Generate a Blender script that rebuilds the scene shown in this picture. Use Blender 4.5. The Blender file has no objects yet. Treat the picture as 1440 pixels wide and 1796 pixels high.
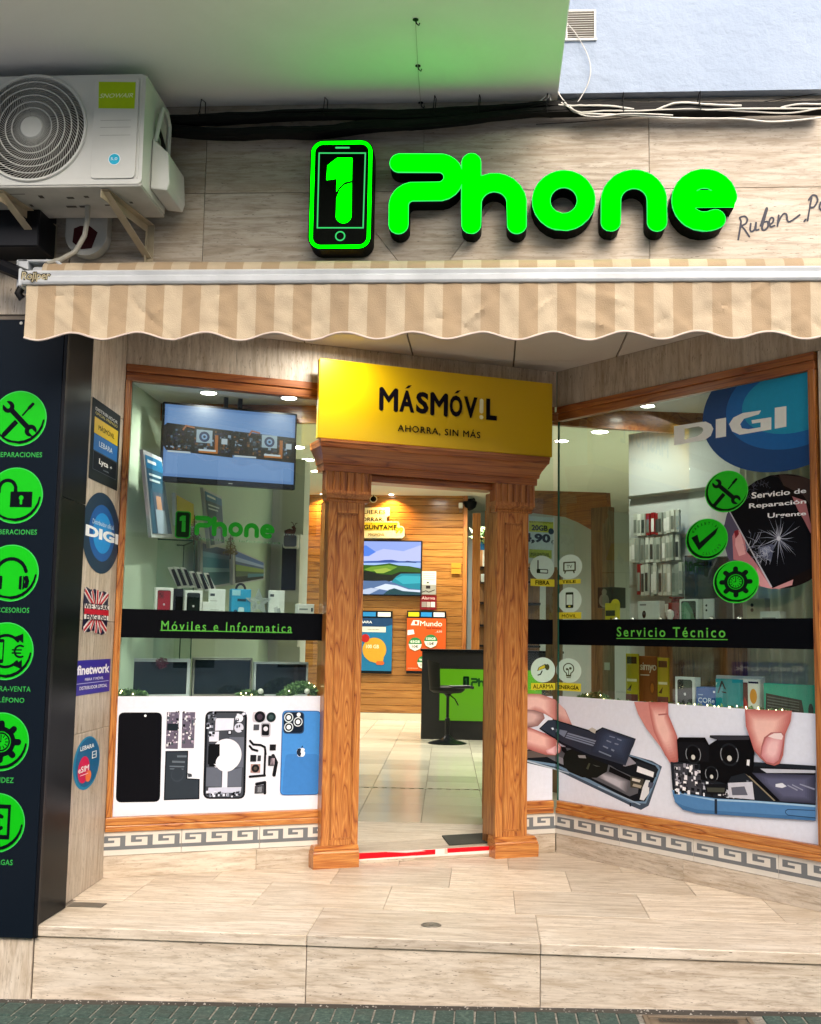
import bpy, bmesh, math, random
import numpy as np
from mathutils import Matrix, Vector
from mathutils.geometry import tessellate_polygon

# ------------------------------------------------------------------ camera, world, sun, exposure
scene = bpy.context.scene
C = scene.collection
rnd = random.Random(7)
def R_(d): return math.radians(d)

cam_d = bpy.data.cameras.new('camera'); cam = bpy.data.objects.new('camera', cam_d); C.objects.link(cam)
scene.camera = cam
cam_d.sensor_fit = 'HORIZONTAL'; cam_d.sensor_width = 36.0; cam_d.lens = 36.0 * 1985.0 / 1440.0
cam_d.clip_start = 0.05; cam_d.clip_end = 300.0
PITCH, YAW, ROLL = math.atan(226 / 1985), math.atan(1985 / 28000), 0.0172
cam.matrix_world = (Matrix.Translation((0, -4.98, 1.26)) @ Matrix.Rotation(YAW, 4, 'Z')
                    @ Matrix.Rotation(math.pi / 2 + PITCH, 4, 'X') @ Matrix.Rotation(ROLL, 4, 'Z'))

world = bpy.data.worlds.new('World'); scene.world = world; world.use_nodes = True
wn = world.node_tree; wn.nodes.clear()
sky = wn.nodes.new('ShaderNodeTexSky'); sky.sky_type = 'NISHITA'; sky.sun_disc = False
SUN_EL, SUN_ROT = R_(36), R_(162)
sky.sun_elevation = SUN_EL; sky.sun_rotation = SUN_ROT
sky.air_density = 1.0; sky.dust_density = 5.0; sky.ozone_density = 1.0
bg = wn.nodes.new('ShaderNodeBackground'); bg.inputs['Strength'].default_value = 0.148
wo = wn.nodes.new('ShaderNodeOutputWorld')
wn.links.new(sky.outputs[0], bg.inputs[0]); wn.links.new(bg.outputs[0], wo.inputs[0])

sun_d = bpy.data.lights.new('sun', 'SUN'); sun_d.energy = 0.95; sun_d.angle = R_(70); sun_d.color = (1.0, 0.95, 0.88)
sun = bpy.data.objects.new('sun', sun_d); C.objects.link(sun)
# light travels from the sky direction of the Nishita sun (behind the camera, above the street)
sd = Vector((math.sin(SUN_ROT) * math.cos(SUN_EL), math.cos(SUN_ROT) * math.cos(SUN_EL), math.sin(SUN_EL)))
sun.rotation_euler = sd.to_track_quat('Z', 'Y').to_euler()
sun.location = (0, -8, 12)

scene.view_settings.view_transform = 'Standard'; scene.view_settings.look = 'None'
scene.view_settings.exposure = 1.14; scene.view_settings.gamma = 1.0
scene.view_settings.use_curve_mapping = False
scene.render.engine = 'CYCLES'
cy = scene.cycles
cy.max_bounces = 8; cy.diffuse_bounces = 4; cy.glossy_bounces = 4; cy.transparent_max_bounces = 12
cy.sample_clamp_indirect = 4.0; cy.caustics_reflective = False; cy.caustics_refractive = False
cy.use_denoising = True

# ------------------------------------------------------------------ materials
def lin(h):
    if isinstance(h, tuple): return h
    h = h.lstrip('#'); v = [int(h[i:i + 2], 16) / 255 for i in (0, 2, 4)]
    return tuple(x / 12.92 if x <= .04045 else ((x + .055) / 1.055) ** 2.4 for x in v)

class N:
    """small node-tree helper"""
    def __init__(s, name):
        s.m = bpy.data.materials.new(name); s.m.use_nodes = True; s.t = s.m.node_tree; s.t.nodes.clear()
        s.out = s.n('ShaderNodeOutputMaterial')
    def n(s, typ, **kw):
        nd = s.t.nodes.new(typ)
        for k, v in kw.items():
            if k in nd.inputs: nd.inputs[k].default_value = v
            else: setattr(nd, k, v)
        return nd
    def l(s, a, b): s.t.links.new(a, b)
    def bsdf(s, **kw):
        b = s.n('ShaderNodeBsdfPrincipled')
        for k, v in kw.items(): b.inputs[k].default_value = v
        s.l(b.outputs[0], s.out.inputs[0]); return b
    def coords(s, scale=(1, 1, 1), rand=True, rot=(0, 0, 0)):
        tc = s.n('ShaderNodeTexCoord'); mp = s.n('ShaderNodeMapping')
        mp.inputs['Scale'].default_value = scale; mp.inputs['Rotation'].default_value = rot
        if rand:
            oi = s.n('ShaderNodeObjectInfo'); mm = s.n('ShaderNodeVectorMath', operation='MULTIPLY_ADD')
            cb = s.n('ShaderNodeCombineXYZ'); s.l(oi.outputs['Random'], cb.inputs[0]); s.l(oi.outputs['Random'], cb.inputs[1]); s.l(oi.outputs['Random'], cb.inputs[2])
            s.l(cb.outputs[0], mm.inputs[0]); mm.inputs[1].default_value = (37.0, 71.0, 53.0); s.l(tc.outputs['Object'], mm.inputs[2])
            s.l(mm.outputs[0], mp.inputs['Vector'])
        else: s.l(tc.outputs['Object'], mp.inputs['Vector'])
        return mp.outputs[0]
    def noise(s, vec, scale, detail=4, rough=.55, dist=0.0):
        nd = s.n('ShaderNodeTexNoise'); nd.inputs['Scale'].default_value = scale; nd.inputs['Detail'].default_value = detail
        nd.inputs['Roughness'].default_value = rough; nd.inputs['Distortion'].default_value = dist
        s.l(vec, nd.inputs['Vector']); return nd.outputs['Fac']
    def ramp(s, fac, stops):
        r = s.n('ShaderNodeValToRGB'); e = r.color_ramp.elements
        while len(e) < len(stops): e.new(0.5)
        for i, (p, c) in enumerate(stops):
            e[i].position = p; e[i].color = (*lin(c), 1) if not isinstance(c, float) else (c, c, c, 1)
        s.l(fac, r.inputs[0]); return r.outputs[0]
    def mix(s, fac, a, b, mode='MIX'):
        m = s.n('ShaderNodeMix', data_type='RGBA', blend_type=mode)
        for i, v in ((0, fac), (6, a), (7, b)):
            if isinstance(v, (float, int)): m.inputs[i].default_value = v
            elif isinstance(v, (tuple, str)): m.inputs[i].default_value = (*lin(v), 1)
            else: s.l(v, m.inputs[i])
        return m.outputs[2]
    def bump(s, h, b, strength=.3, dist=.002):
        bp = s.n('ShaderNodeBump'); bp.inputs['Strength'].default_value = strength; bp.inputs['Distance'].default_value = dist
        s.l(h, bp.inputs['Height']); s.l(bp.outputs[0], b.inputs['Normal'])
    def hue(s, col):
        oi = s.n('ShaderNodeObjectInfo'); mr = s.n('ShaderNodeMapRange'); mr.inputs[3].default_value = .80; mr.inputs[4].default_value = 1.10
        s.l(oi.outputs['Random'], mr.inputs[0]); hs = s.n('ShaderNodeHueSaturation'); s.l(mr.outputs[0], hs.inputs['Value']); s.l(col, hs.inputs['Color'])
        return hs.outputs[0]

M = {}
def plain(name, c, rough=.5, metal=0., coat=0., emit=0., bump=0., bscale=60, spec=.5, vary=.0):
    k = N(name); b = k.bsdf(Roughness=rough, Metallic=metal); b.inputs['Base Color'].default_value = (*lin(c), 1)
    b.inputs['Coat Weight'].default_value = coat; b.inputs['Specular IOR Level'].default_value = spec
    if emit: b.inputs['Emission Color'].default_value = (*lin(c), 1); b.inputs['Emission Strength'].default_value = emit
    if bump or vary:
        v = k.coords(); nz = k.noise(v, bscale)
        if bump: k.bump(nz, b, bump)
        if vary:
            n2 = k.noise(v, 5, 5); cc = k.mix(k.ramp(n2, [(.35, 1.0), (.7, 1.0 - vary)]), '000000', c, 'MIX')
            k.l(cc, b.inputs['Base Color'])
    M[name] = k.m; return k.m

def travertine(name, sc, tint=None, dirt=0.35, rough=.45, light=1.0):
    k = N(name); v = k.coords(sc); b = k.bsdf(Roughness=rough)
    v2 = k.coords(tuple(1 + (s - 1) * .35 for s in sc)); v1 = k.coords((1, 1, 1))
    n1 = k.noise(v, 2.2, 7, .68, .6)
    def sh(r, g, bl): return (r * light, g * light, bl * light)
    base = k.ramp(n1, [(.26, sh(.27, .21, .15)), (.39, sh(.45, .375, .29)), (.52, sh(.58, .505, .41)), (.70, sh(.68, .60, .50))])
    n2 = k.noise(v2, 9, 6, .7, .4)
    base = k.mix(k.ramp(n2, [(.36, .60), (.50, 0.0)]), base, sh(.27, .21, .15))
    n3 = k.noise(v1, 2.0, 3); base = k.mix(k.ramp(n3, [(.4, 0.0), (.75, .35)]), base, sh(.50, .41, .31))
    v5 = k.coords(tuple(1 + (s - 1) * .30 for s in sc)); n5 = k.noise(v5, 1.7, 5, .6, 1.2); base = k.mix(k.ramp(n5, [(.50, 0.0), (.66, .50)]), base, sh(.36, .27, .175)); base = k.mix(k.ramp(n5, [(.30, .30), (.44, 0.0)]), base, sh(.74, .69, .61))
    # pits
    n4 = k.noise(v2, 26, 4, .6); pit = k.ramp(n4, [(.30, 1.0), (.36, 0.0)])
    base = k.mix(pit, base, (.10, .075, .05))
    k.l(k.hue(base), b.inputs['Base Color'])
    k.l(k.ramp(n1, [(0.0, rough + .15), (1.0, rough - .1)]), b.inputs['Roughness'])
    inv = k.mix(pit, n2, (0., 0., 0.)); k.bump(inv, b, .35, .0015)
    M[name] = k.m; return k.m
travertine('trav_h', (1.5, 19, 19), light=1.06); travertine('trav_v', (17, 17, 1.3), light=1.04)
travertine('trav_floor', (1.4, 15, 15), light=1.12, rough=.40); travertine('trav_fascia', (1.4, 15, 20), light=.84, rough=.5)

def wood(name, sc, dark, mid, light_, rough=.32, coat=.35, bands=7.0, planks=False):
    k = N(name); v = k.coords(sc); b = k.bsdf(Roughness=rough); b.inputs['Coat Weight'].default_value = coat; b.inputs['Coat Roughness'].default_value = .15
    n0 = k.noise(v, 1.1, 2, .5, .3)
    # cathedral rings: fractional part of a stretched noise field
    mm = k.n('ShaderNodeMath', operation='MULTIPLY'); k.l(n0, mm.inputs[0]); mm.inputs[1].default_value = bands * 2.2
    fr = k.n('ShaderNodeMath', operation='PINGPONG'); k.l(mm.outputs[0], fr.inputs[0]); fr.inputs[1].default_value = 1.0
    col = k.ramp(fr.outputs[0], [(0.0, dark), (.14, mid), (.55, light_), (1.0, mid)])
    vf = k.coords(tuple(s * (4 if s > 1.5 else 1) for s in sc)); n1 = k.noise(vf, 6, 6, .7)
    col = k.mix(k.ramp(n1, [(.38, .55), (.60, 0.0)]), col, dark)
    if planks: col = k.hue(col)
    k.l(col, b.inputs['Base Color']); k.bump(n1, b, .12, .001)
    M[name] = k.m; return k.m
OD, OM, OL = (.21, .052, .010), (.45, .15, .026), (.62, .275, .065)
wood('oak_v', (11, 11, 1.15), OD, OM, OL, bands=7); wood('oak_h', (1.1, 11, 11), OD, OM, OL, bands=5)
wood('oak_trim_h', (.8, 14, 14), (.16, .036, .008), (.34, .10, .020), (.46, .16, .035), bands=4)
wood('oak_trim_v', (14, 14, .8), (.19, .052, .011), (.40, .135, .026), (.53, .21, .048), bands=4)
wood('plank', (.6, 10, 10), (.17, .060, .012), (.33, .135, .028), (.44, .20, .045), bands=3, planks=True, rough=.22)
wood('dark_door_wood', (10, 10, .8), (.07, .03, .010), (.16, .075, .025), (.24, .12, .045), bands=4)

k = N('glass_pane'); tr = k.n('ShaderNodeBsdfTransparent'); tr.inputs[0].default_value = (.92, .975, .95, 1)
gl = k.n('ShaderNodeBsdfGlossy'); gl.inputs['Roughness'].default_value = .01; gl.inputs[0].default_value = (1, 1, 1, 1)
fr = k.n('ShaderNodeFresnel'); fr.inputs[0].default_value = 1.52
mu = k.n('ShaderNodeMath', operation='MULTIPLY'); mu.inputs[1].default_value = 1.8; k.l(fr.outputs[0], mu.inputs[0])
ge = k.n('ShaderNodeNewGeometry'); m2 = k.n('ShaderNodeMath', operation='SUBTRACT'); m2.inputs[0].default_value = 1.0; k.l(ge.outputs['Backfacing'], m2.inputs[1]); m3 = k.n('ShaderNodeMath', operation='MULTIPLY'); k.l(mu.outputs[0], m3.inputs[0]); k.l(m2.outputs[0], m3.inputs[1]); mu = m3
ms = k.n('ShaderNodeMixShader'); k.l(mu.outputs[0], ms.inputs[0]); k.l(tr.outputs[0], ms.inputs[1]); k.l(gl.outputs[0], ms.inputs[2]); k.l(ms.outputs[0], k.out.inputs[0]); M['glass_pane'] = k.m
k = N('shelf_glass'); tr = k.n('ShaderNodeBsdfTransparent'); tr.inputs[0].default_value = (.90, .97, .94, 1)
gl = k.n('ShaderNodeBsdfGlossy'); gl.inputs['Roughness'].default_value = .02; ms = k.n('ShaderNodeMixShader'); ms.inputs[0].default_value = .05
k.l(tr.outputs[0], ms.inputs[1]); k.l(gl.outputs[0], ms.inputs[2]); k.l(ms.outputs[0], k.out.inputs[0]); M['shelf_glass'] = k.m
plain('glass_edge', (.02, .10, .07), .2)

def plaster(name, c, c2, bscale, bstr, dist=.004, rough=.9):
    k = N(name); v = k.coords((1, 1, 1), False); b = k.bsdf(Roughness=rough)
    n1 = k.noise(v, bscale, 6, .6); n2 = k.noise(v, 1.2, 5, .6, .5)
    k.l(k.mix(k.ramp(n2, [(.35, 0.0), (.75, 1.0)]), c, c2), b.inputs['Base Color'])
    k.bump(n1, b, bstr, dist); M[name] = k.m
plaster('soffit_paint', (.80, .81, .79), (.72, .73, .70), 55, .25, .003)
plaster('sky_tinted_paint', (.33, .40, .51), (.28, .35, .46), 14, .9, .012)  # white wall; the blue of the sky light is put into its colour
plaster('ceiling_tile', (.62, .58, .54), (.56, .52, .48), 200, .3, .001)
plaster('shop_wall', (.52, .63, .50), (.47, .58, .45), 80, .1, .001)
plaster('shop_ceiling', (.62, .64, .56), (.58, .60, .52), 80, .05, .001)
plaster('grey_wall', (.48, .52, .50), (.43, .47, .45), 80, .05, .001)

plain('white_alu', (.50, .53, .56), .4, vary=.25); plain('white_plastic', (.70, .69, .64), .4, vary=.10)
plain('ac_white', (.60, .61, .57), .38, vary=.10, coat=.2); plain('ac_metal', (.50, .50, .46), .5, vary=.3)
plain('ac_dark', (.05, .045, .035), .6); plain('bracket', (.50, .42, .29), .5, vary=.35)
plain('black_plastic', (.006, .006, .008), .35, spec=.2); plain('black_rubber', (.004, .004, .004), .55, spec=.15)
plain('black_gloss', (.004, .005, .006), .3, spec=.07); plain('navy_panel', (.0045, .008, .014), .25, spec=.14)
plain('return_black', (.002, .003, .002), .5, spec=.03); plain('white_cable', (.62, .60, .55), .5); plain('grey_pipe', (.33, .32, .27), .5)
plain('steel', (.45, .45, .43), .3, 1.0); plain('dull_steel', (.30, .28, .24), .45, .8, vary=.4); plain('grout', (.25, .21, .17), .9)
plain('tile_white', (.66, .63, .57), .28, vary=.08); plain('key_grey', (.15, .165, .18), .4, vary=.15)
plain('white_paint', (.68, .68, .66), .5); plain('mat_rubber', (.045, .048, .038), .85, bump=.6, bscale=200, vary=.3)
plain('dirt', (.06, .052, .042), .95, bump=.8, bscale=90, vary=.5); plain('asphalt', (.05, .05, .05), .9, bump=.5, bscale=120, vary=.3); plain('bounce_paving', (.42, .40, .37), .85, bump=.4, bscale=60, vary=.3)  # unseen road's pale tone is set to bounce light up to the soffit
plain('cast_iron', (.20, .15, .10), .6, .2, bump=.4, vary=.4); plain('counter_black', (.004, .004, .005), .35)
plain('dark_red', (.09, .004, .006), .5); plain('cream_pipe', (.5, .47, .38), .5)
k = N('paver'); v = k.coords(); b = k.bsdf(Roughness=.85); n1 = k.noise(v, 45, 6, .8); n2 = k.noise(v, 7, 4)
c = k.ramp(n1, [(.32, (.012, .028, .023)), (.5, (.032, .066, .053)), (.66, (.08, .125, .10))]); c = k.mix(k.ramp(n2, [(.5, 0.0), (.72, .5)]), c, (.05, .05, .04))
k.l(k.hue(c), b.inputs['Base Color']); k.bump(n1, b, .7, .003); M['paver'] = k.m
k = N('paver_joint'); v = k.coords((1, 1, 1), False); b = k.bsdf(Roughness=.95); n1 = k.noise(v, 30, 6, .8)
k.l(k.ramp(n1, [(.35, (.12, .11, .09)), (.55, (.26, .24, .20)), (.7, (.42, .40, .35))]), b.inputs['Base Color']); k.bump(n1, b, .8, .004); M['paver_joint'] = k.m
k = N('floor_tile'); v = k.coords(); b = k.bsdf(Roughness=.17); n1 = k.noise(v, 3, 4)
k.l(k.hue(k.ramp(n1, [(.3, (.60, .57, .45)), (.7, (.66, .63, .51))])), b.inputs['Base Color']); M['floor_tile'] = k.m
# striped awning cloth: woven stripes across the width, stains
def cloth(name):
    k = N(name); b = k.bsdf(Roughness=.85); tc = k.n('ShaderNodeTexCoord'); sx = k.n('ShaderNodeSeparateXYZ'); k.l(tc.outputs['Object'], sx.inputs[0])
    ad = k.n('ShaderNodeMath', operation='MULTIPLY_ADD'); k.l(sx.outputs[0], ad.inputs[0]); ad.inputs[1].default_value = 1 / .1612; ad.inputs[2].default_value = 40.0 + .30
    f = k.n('ShaderNodeMath', operation='FRACT'); k.l(ad.outputs[0], f.inputs[0])
    g = k.n('ShaderNodeMath', operation='GREATER_THAN'); k.l(f.outputs[0], g.inputs[0]); g.inputs[1].default_value = .5
    v = k.coords((1, 1, 1), False); n1 = k.noise(v, 6, 5, .6); n2 = k.noise(v, 220, 2); n3 = k.noise(v, 1.6, 6, .65, .8)
    c = k.mix(g.outputs[0], (.35, .255, .155), (.47, .385, .27))
    c = k.mix(k.ramp(n1, [(.45, 0.0), (.75, .45)]), c, (.27, .20, .13)); c = k.mix(k.ramp(n3, [(.5, 0.0), (.7, .30)]), c, (.24, .19, .13)); k.l(c, b.inputs['Base Color'])
    h = k.mix(.85, n1, n2); k.bump(h, b, .5, .004); M[name] = k.m
cloth('awning_cloth')

_ink = {}
def ink(c, emit=0., rough=.45):
    key = (c, emit, rough)
    if key not in _ink:
        k = N('print_ink'); b = k.bsdf(Roughness=rough); b.inputs['Base Color'].default_value = (*lin(c), 1); b.inputs['Specular IOR Level'].default_value = .08 if emit else (.05 if max(lin(c)) < .03 else .22)
        if not emit:
            v = k.coords((1, 1, 1), False); nz = k.noise(v, 34, 5, .7); mr = k.n('ShaderNodeMapRange'); mr.inputs[1].default_value = .3; mr.inputs[2].default_value = .7; mr.inputs[3].default_value = .95; mr.inputs[4].default_value = 1.04
            k.l(nz, mr.inputs[0]); hs = k.n('ShaderNodeHueSaturation'); hs.inputs['Color'].default_value = (*lin(c), 1); k.l(mr.outputs[0], hs.inputs['Value']); k.l(hs.outputs[0], b.inputs['Base Color'])
        if emit: b.inputs['Emission Color'].default_value = (*lin(c), 1); b.inputs['Emission Strength'].default_value = emit; b.inputs['Base Color'].default_value = (.01, .01, .01, 1)
        _ink[key] = k.m
    return _ink[key]

# ------------------------------------------------------------------ frames: each wall has its own axes (x along, y into the wall, z up)
class Frame:
    def __init__(s, ang, ox=0, oy=0, oz=0): s.m = Matrix.Translation((ox, oy, oz)) @ Matrix.Rotation(ang, 4, 'Z')
    def at(s, x, y, z): return s.m @ Matrix.Translation((x, y, z))
FAC = Frame(0)                                                    # street face of the building, y = 0
LEFT = Frame(math.atan2(1.14, 2.416), -2.0, .98)                  # left window and door wall
RIGHT = Frame(math.atan2(-1.363, 1.184), .416, 2.12)              # right window wall
REV = Frame(math.atan2(.98, -.041), -1.962, 0)                               # return wall on the left of the porch

class MB:
    def __init__(s): s.v = []; s.f = []; s.mi = []
    def add(s, vs, fs, mi=0):
        o = len(s.v); s.v += [tuple(p) for p in vs]; s.f += [tuple(i + o for i in f) for f in fs]; s.mi += [mi] * len(fs); return s
    def box(s, x0, y0, z0, x1, y1, z1, mi=0):
        if x0 > x1: x0, x1 = x1, x0
        if y0 > y1: y0, y1 = y1, y0
        if z0 > z1: z0, z1 = z1, z0
        return s.add([(x0, y0, z0), (x1, y0, z0), (x1, y1, z0), (x0, y1, z0), (x0, y0, z1), (x1, y0, z1), (x1, y1, z1), (x0, y1, z1)],
                     [(3, 2, 1, 0), (4, 5, 6, 7), (0, 1, 5, 4), (1, 2, 6, 5), (2, 3, 7, 6), (3, 0, 4, 7)], mi)
    def prism(s, loops, y0, y1, mi=0, side=None, cap=True, back=True):
        """loops of (x,z) points (first outer, rest holes or islands), extruded from y0 (front) to y1"""
        if loops and isinstance(loops[0][0], (int, float)): loops = [loops]
        side = mi if side is None else side
        tri = tessellate_polygon([[Vector((p[0], p[1], 0)) for p in l] for l in loops])
        flat = [p for l in loops for p in l]; n = len(flat)
        def ori(t):
            a, b, c = (flat[i] for i in t)
            return t if (b[0] - a[0]) * (c[1] - a[1]) - (b[1] - a[1]) * (c[0] - a[0]) > 0 else (t[0], t[2], t[1])
        tri = [ori(t) for t in tri]
        if cap: s.add([(p[0], y0, p[1]) for p in flat], tri, mi)
        if abs(y1 - y0) > 1e-9:
            if back: s.add([(p[0], y1, p[1]) for p in flat], [(t[0], t[2], t[1]) for t in tri], side)
            for l in loops:
                m = len(l); ar = sum(l[i][0] * l[(i + 1) % m][1] - l[(i + 1) % m][0] * l[i][1] for i in range(m))
                vs = [(p[0], y0, p[1]) for p in l] + [(p[0], y1, p[1]) for p in l]
                s.add(vs, [((i + 1) % m, i, i + m, (i + 1) % m + m) if ar > 0 else (i, (i + 1) % m, (i + 1) % m + m, i + m) for i in range(m)], side)
        return s
    def flat(s, loops, y, mi=0): return s.prism(loops, y, y, mi)
    def tube(s, pts, r, n=8, mi=0, closed=False, caps=True):
        pts = [Vector(p) for p in pts]; m = len(pts); rs = r if isinstance(r, (list, tuple)) else [r] * m
        up = None; vs = []
        for i, p in enumerate(pts):
            a = pts[i - 1] if (i > 0 or closed) else p; b = pts[(i + 1) % m] if (i < m - 1 or closed) else p
            t = (b - a).normalized()
            if up is None: up = Vector((0, 0, 1)) if abs(t.z) < .9 else Vector((1, 0, 0))
            u = (up - t * up.dot(t)); u = u.normalized() if u.length > 1e-6 else t.orthogonal().normalized(); up = u; w = t.cross(u)
            for k in range(n):
                a_ = 2 * math.pi * k / n; vs.append(p + (u * math.cos(a_) + w * math.sin(a_)) * rs[i])
        fs = []
        for i in range(m if closed else m - 1):
            j = (i + 1) % m
            for k in range(n): k2 = (k + 1) % n; fs.append((i * n + k, i * n + k2, j * n + k2, j * n + k))
        if caps and not closed: fs += [tuple(range(n))[::-1], tuple((m - 1) * n + k for k in range(n))]
        return s.add(vs, fs, mi)
    def lathe(s, prof, cx, cy, cz, axis='z', n=24, mi=0):
        """prof: (radius, height) pairs"""
        vs = []
        for r, h in prof:
            for k in range(n):
                a = 2 * math.pi * k / n; c, d = r * math.cos(a), r * math.sin(a)
                vs.append((cx + c, cy + d, cz + h) if axis == 'z' else ((cx + c, cy + h, cz + d) if axis == 'y' else (cx + h, cy + c, cz + d)))
        fs = []
        for i in range(len(prof) - 1):
            for k in range(n): k2 = (k + 1) % n; fs.append((i * n + k, i * n + k2, (i + 1) * n + k2, (i + 1) * n + k))
        fs += [tuple(range(n))[::-1], tuple((len(prof) - 1) * n + k for k in range(n))]
        return s.add(vs, fs, mi)
    def merge(s, o, off=0):
        return s.add(o.v, [], 0) if False else s._merge(o, off)
    def _merge(s, o, off):
        b = len(s.v); s.v += o.v; s.f += [tuple(i + b for i in f) for f in o.f]; s.mi += [m + off for m in o.mi]; return s
    def xf(s, fn): s.v = [tuple(fn(*p)) for p in s.v]; return s

ORG = {}
def mesh(name, mb, mats, org=(0, 0, 0), bevel=0., smooth=False, seg=1):
    me = bpy.data.meshes.new(name)
    me.from_pydata([(x - org[0], y - org[1], z - org[2]) for x, y, z in mb.v], [], mb.f)
    if not isinstance(mats, (list, tuple)): mats = [mats]
    for m in mats: me.materials.append(M[m] if isinstance(m, str) else m)
    if len(mats) > 1: me.polygons.foreach_set('material_index', [min(i, len(mats) - 1) for i in mb.mi])
    if bevel:
        bm = bmesh.new(); bm.from_mesh(me); bmesh.ops.remove_doubles(bm, verts=bm.verts, dist=1e-5)
        es = [e for e in bm.edges if len(e.link_faces) == 2 and e.calc_face_angle(0) > .5]
        bmesh.ops.bevel(bm, geom=es, offset=bevel, segments=seg, affect='EDGES', profile=.5, clamp_overlap=True); bm.to_mesh(me); bm.free()
    if smooth:
        me.polygons.foreach_set('use_smooth', [True] * len(me.polygons))
        if hasattr(me, 'set_sharp_from_angle'): me.set_sharp_from_angle(angle=R_(35))
    me.update(); return me
def thing(name, label, cat, frame=FAC, loc=(0, 0, 0), group=None):
    o = bpy.data.objects.new(name, None); C.objects.link(o); o.empty_display_size = .1
    o.matrix_world = frame.at(*loc); ORG[o.name] = loc; tag(o, label, cat, group); return o
def tag(o, label=None, cat=None, group=None, kind=None):
    if label: o['label'] = label
    if cat: o['category'] = cat
    if group: o['group'] = group
    if kind: o['kind'] = kind
    return o
def part(name, mb, mats, parent, bevel=0., smooth=False, label=None, kind=None, seg=1):
    org = ORG[parent.name]; o = bpy.data.objects.new(name, mesh(name, mb, mats, org, bevel, smooth, seg)); C.objects.link(o)
    o.parent = parent; ORG[o.name] = org
    if label: o['label'] = label
    if kind: o['kind'] = kind
    return o
def solo(name, label, cat, mb, mats, frame=FAC, loc=(0, 0, 0), group=None, kind=None, bevel=0., smooth=False, seg=1):
    o = bpy.data.objects.new(name, mesh(name, mb, mats, loc, bevel, smooth, seg)); C.objects.link(o)
    o.matrix_world = frame.at(*loc); ORG[o.name] = loc; return tag(o, label, cat, group, kind)
def struct(name, mb, mats, frame=FAC, **kw): return solo(name, None, None, mb, mats, frame, kind='structure', **kw)
def piece(name, me, parent, loc, rotz=0.):
    """a small part placed by its own origin; alike pieces share the mesh"""
    o = bpy.data.objects.new(name, me); C.objects.link(o); o.parent = parent; og = ORG[parent.name]
    o.location = (loc[0] - og[0], loc[1] - og[1], loc[2] - og[2]); o.rotation_euler = (0, 0, rotz); ORG[o.name] = loc; return o
def slab(name, parent, x0, y0, z0, x1, y1, z1, mat, bev=.0018):
    lx, ly, lz = x1 - x0, y1 - y0, z1 - z0
    return piece(name, mesh(name, MB().box(0, 0, 0, lx, ly, lz), mat, bevel=bev), parent, (x0, y0, z0))
def copy_tree(o, parent=None, loc=None, rotz=None, label=None):
    c = o.copy(); C.objects.link(c); c.parent = parent; ORG[c.name] = ORG.get(o.name, (0, 0, 0))
    if label: c['label'] = label
    for ch in list(o.children): copy_tree(ch, c)
    return c

# ------------------------------------------------------------------ 2D shapes: union / difference of strokes and discs, traced into outlines
def arc(cx, cy, r, a0, a1, n=24):
    return [(cx + r * math.cos(R_(a0 + (a1 - a0) * i / n)), cy + r * math.sin(R_(a0 + (a1 - a0) * i / n))) for i in range(n + 1)]
def circle(cx, cy, r, n=40, ry=None): return [(cx + r * math.cos(2 * math.pi * i / n), cy + (ry or r) * math.sin(2 * math.pi * i / n)) for i in range(n)]
def rect(x0, y0, x1, y1): return [(x0, y0), (x1, y0), (x1, y1), (x0, y1)]
def rrect(x0, y0, x1, y1, r, n=5):
    out = []
    for cx, cy, a in ((x1 - r, y1 - r, 0), (x0 + r, y1 - r, 90), (x0 + r, y0 + r, 180), (x1 - r, y0 + r, 270)):
        out += arc(cx, cy, r, a, a + 90, n)
    return out
def rquad(q, r=.12, n=4):
    """rounded quadrilateral through four corners; r as a fraction of the shorter side"""
    out = []; Q = [Vector(p) for p in q]; s = min((Q[i] - Q[i - 1]).length for i in range(4)) * r
    for i in range(4):
        p, a, b = Q[i], (Q[i - 1] - Q[i]).normalized() * s, (Q[(i + 1) % 4] - Q[i]).normalized() * s
        for k in range(n + 1):
            t = k / n; out.append(tuple(p + a * (1 - t) ** 2 + b * t ** 2))
    return out
def _sd_seg(X, Y, a, b):
    dx, dy = b[0] - a[0], b[1] - a[1]; L = dx * dx + dy * dy + 1e-12
    t = np.clip(((X - a[0]) * dx + (Y - a[1]) * dy) / L, 0, 1); return np.hypot(X - a[0] - t * dx, Y - a[1] - t * dy)
def _sd_poly(X, Y, p):
    d = np.full(X.shape, 1e9); ins = np.zeros(X.shape, bool); n = len(p)
    for i in range(n):
        a, b = p[i], p[(i + 1) % n]; d = np.minimum(d, _sd_seg(X, Y, a, b))
        if a[1] != b[1]:
            c = ((a[1] > Y) != (b[1] > Y)) & (X < (b[0] - a[0]) * (Y - a[1]) / (b[1] - a[1]) + a[0]); ins ^= c
    return np.where(ins, -d, d)
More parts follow.
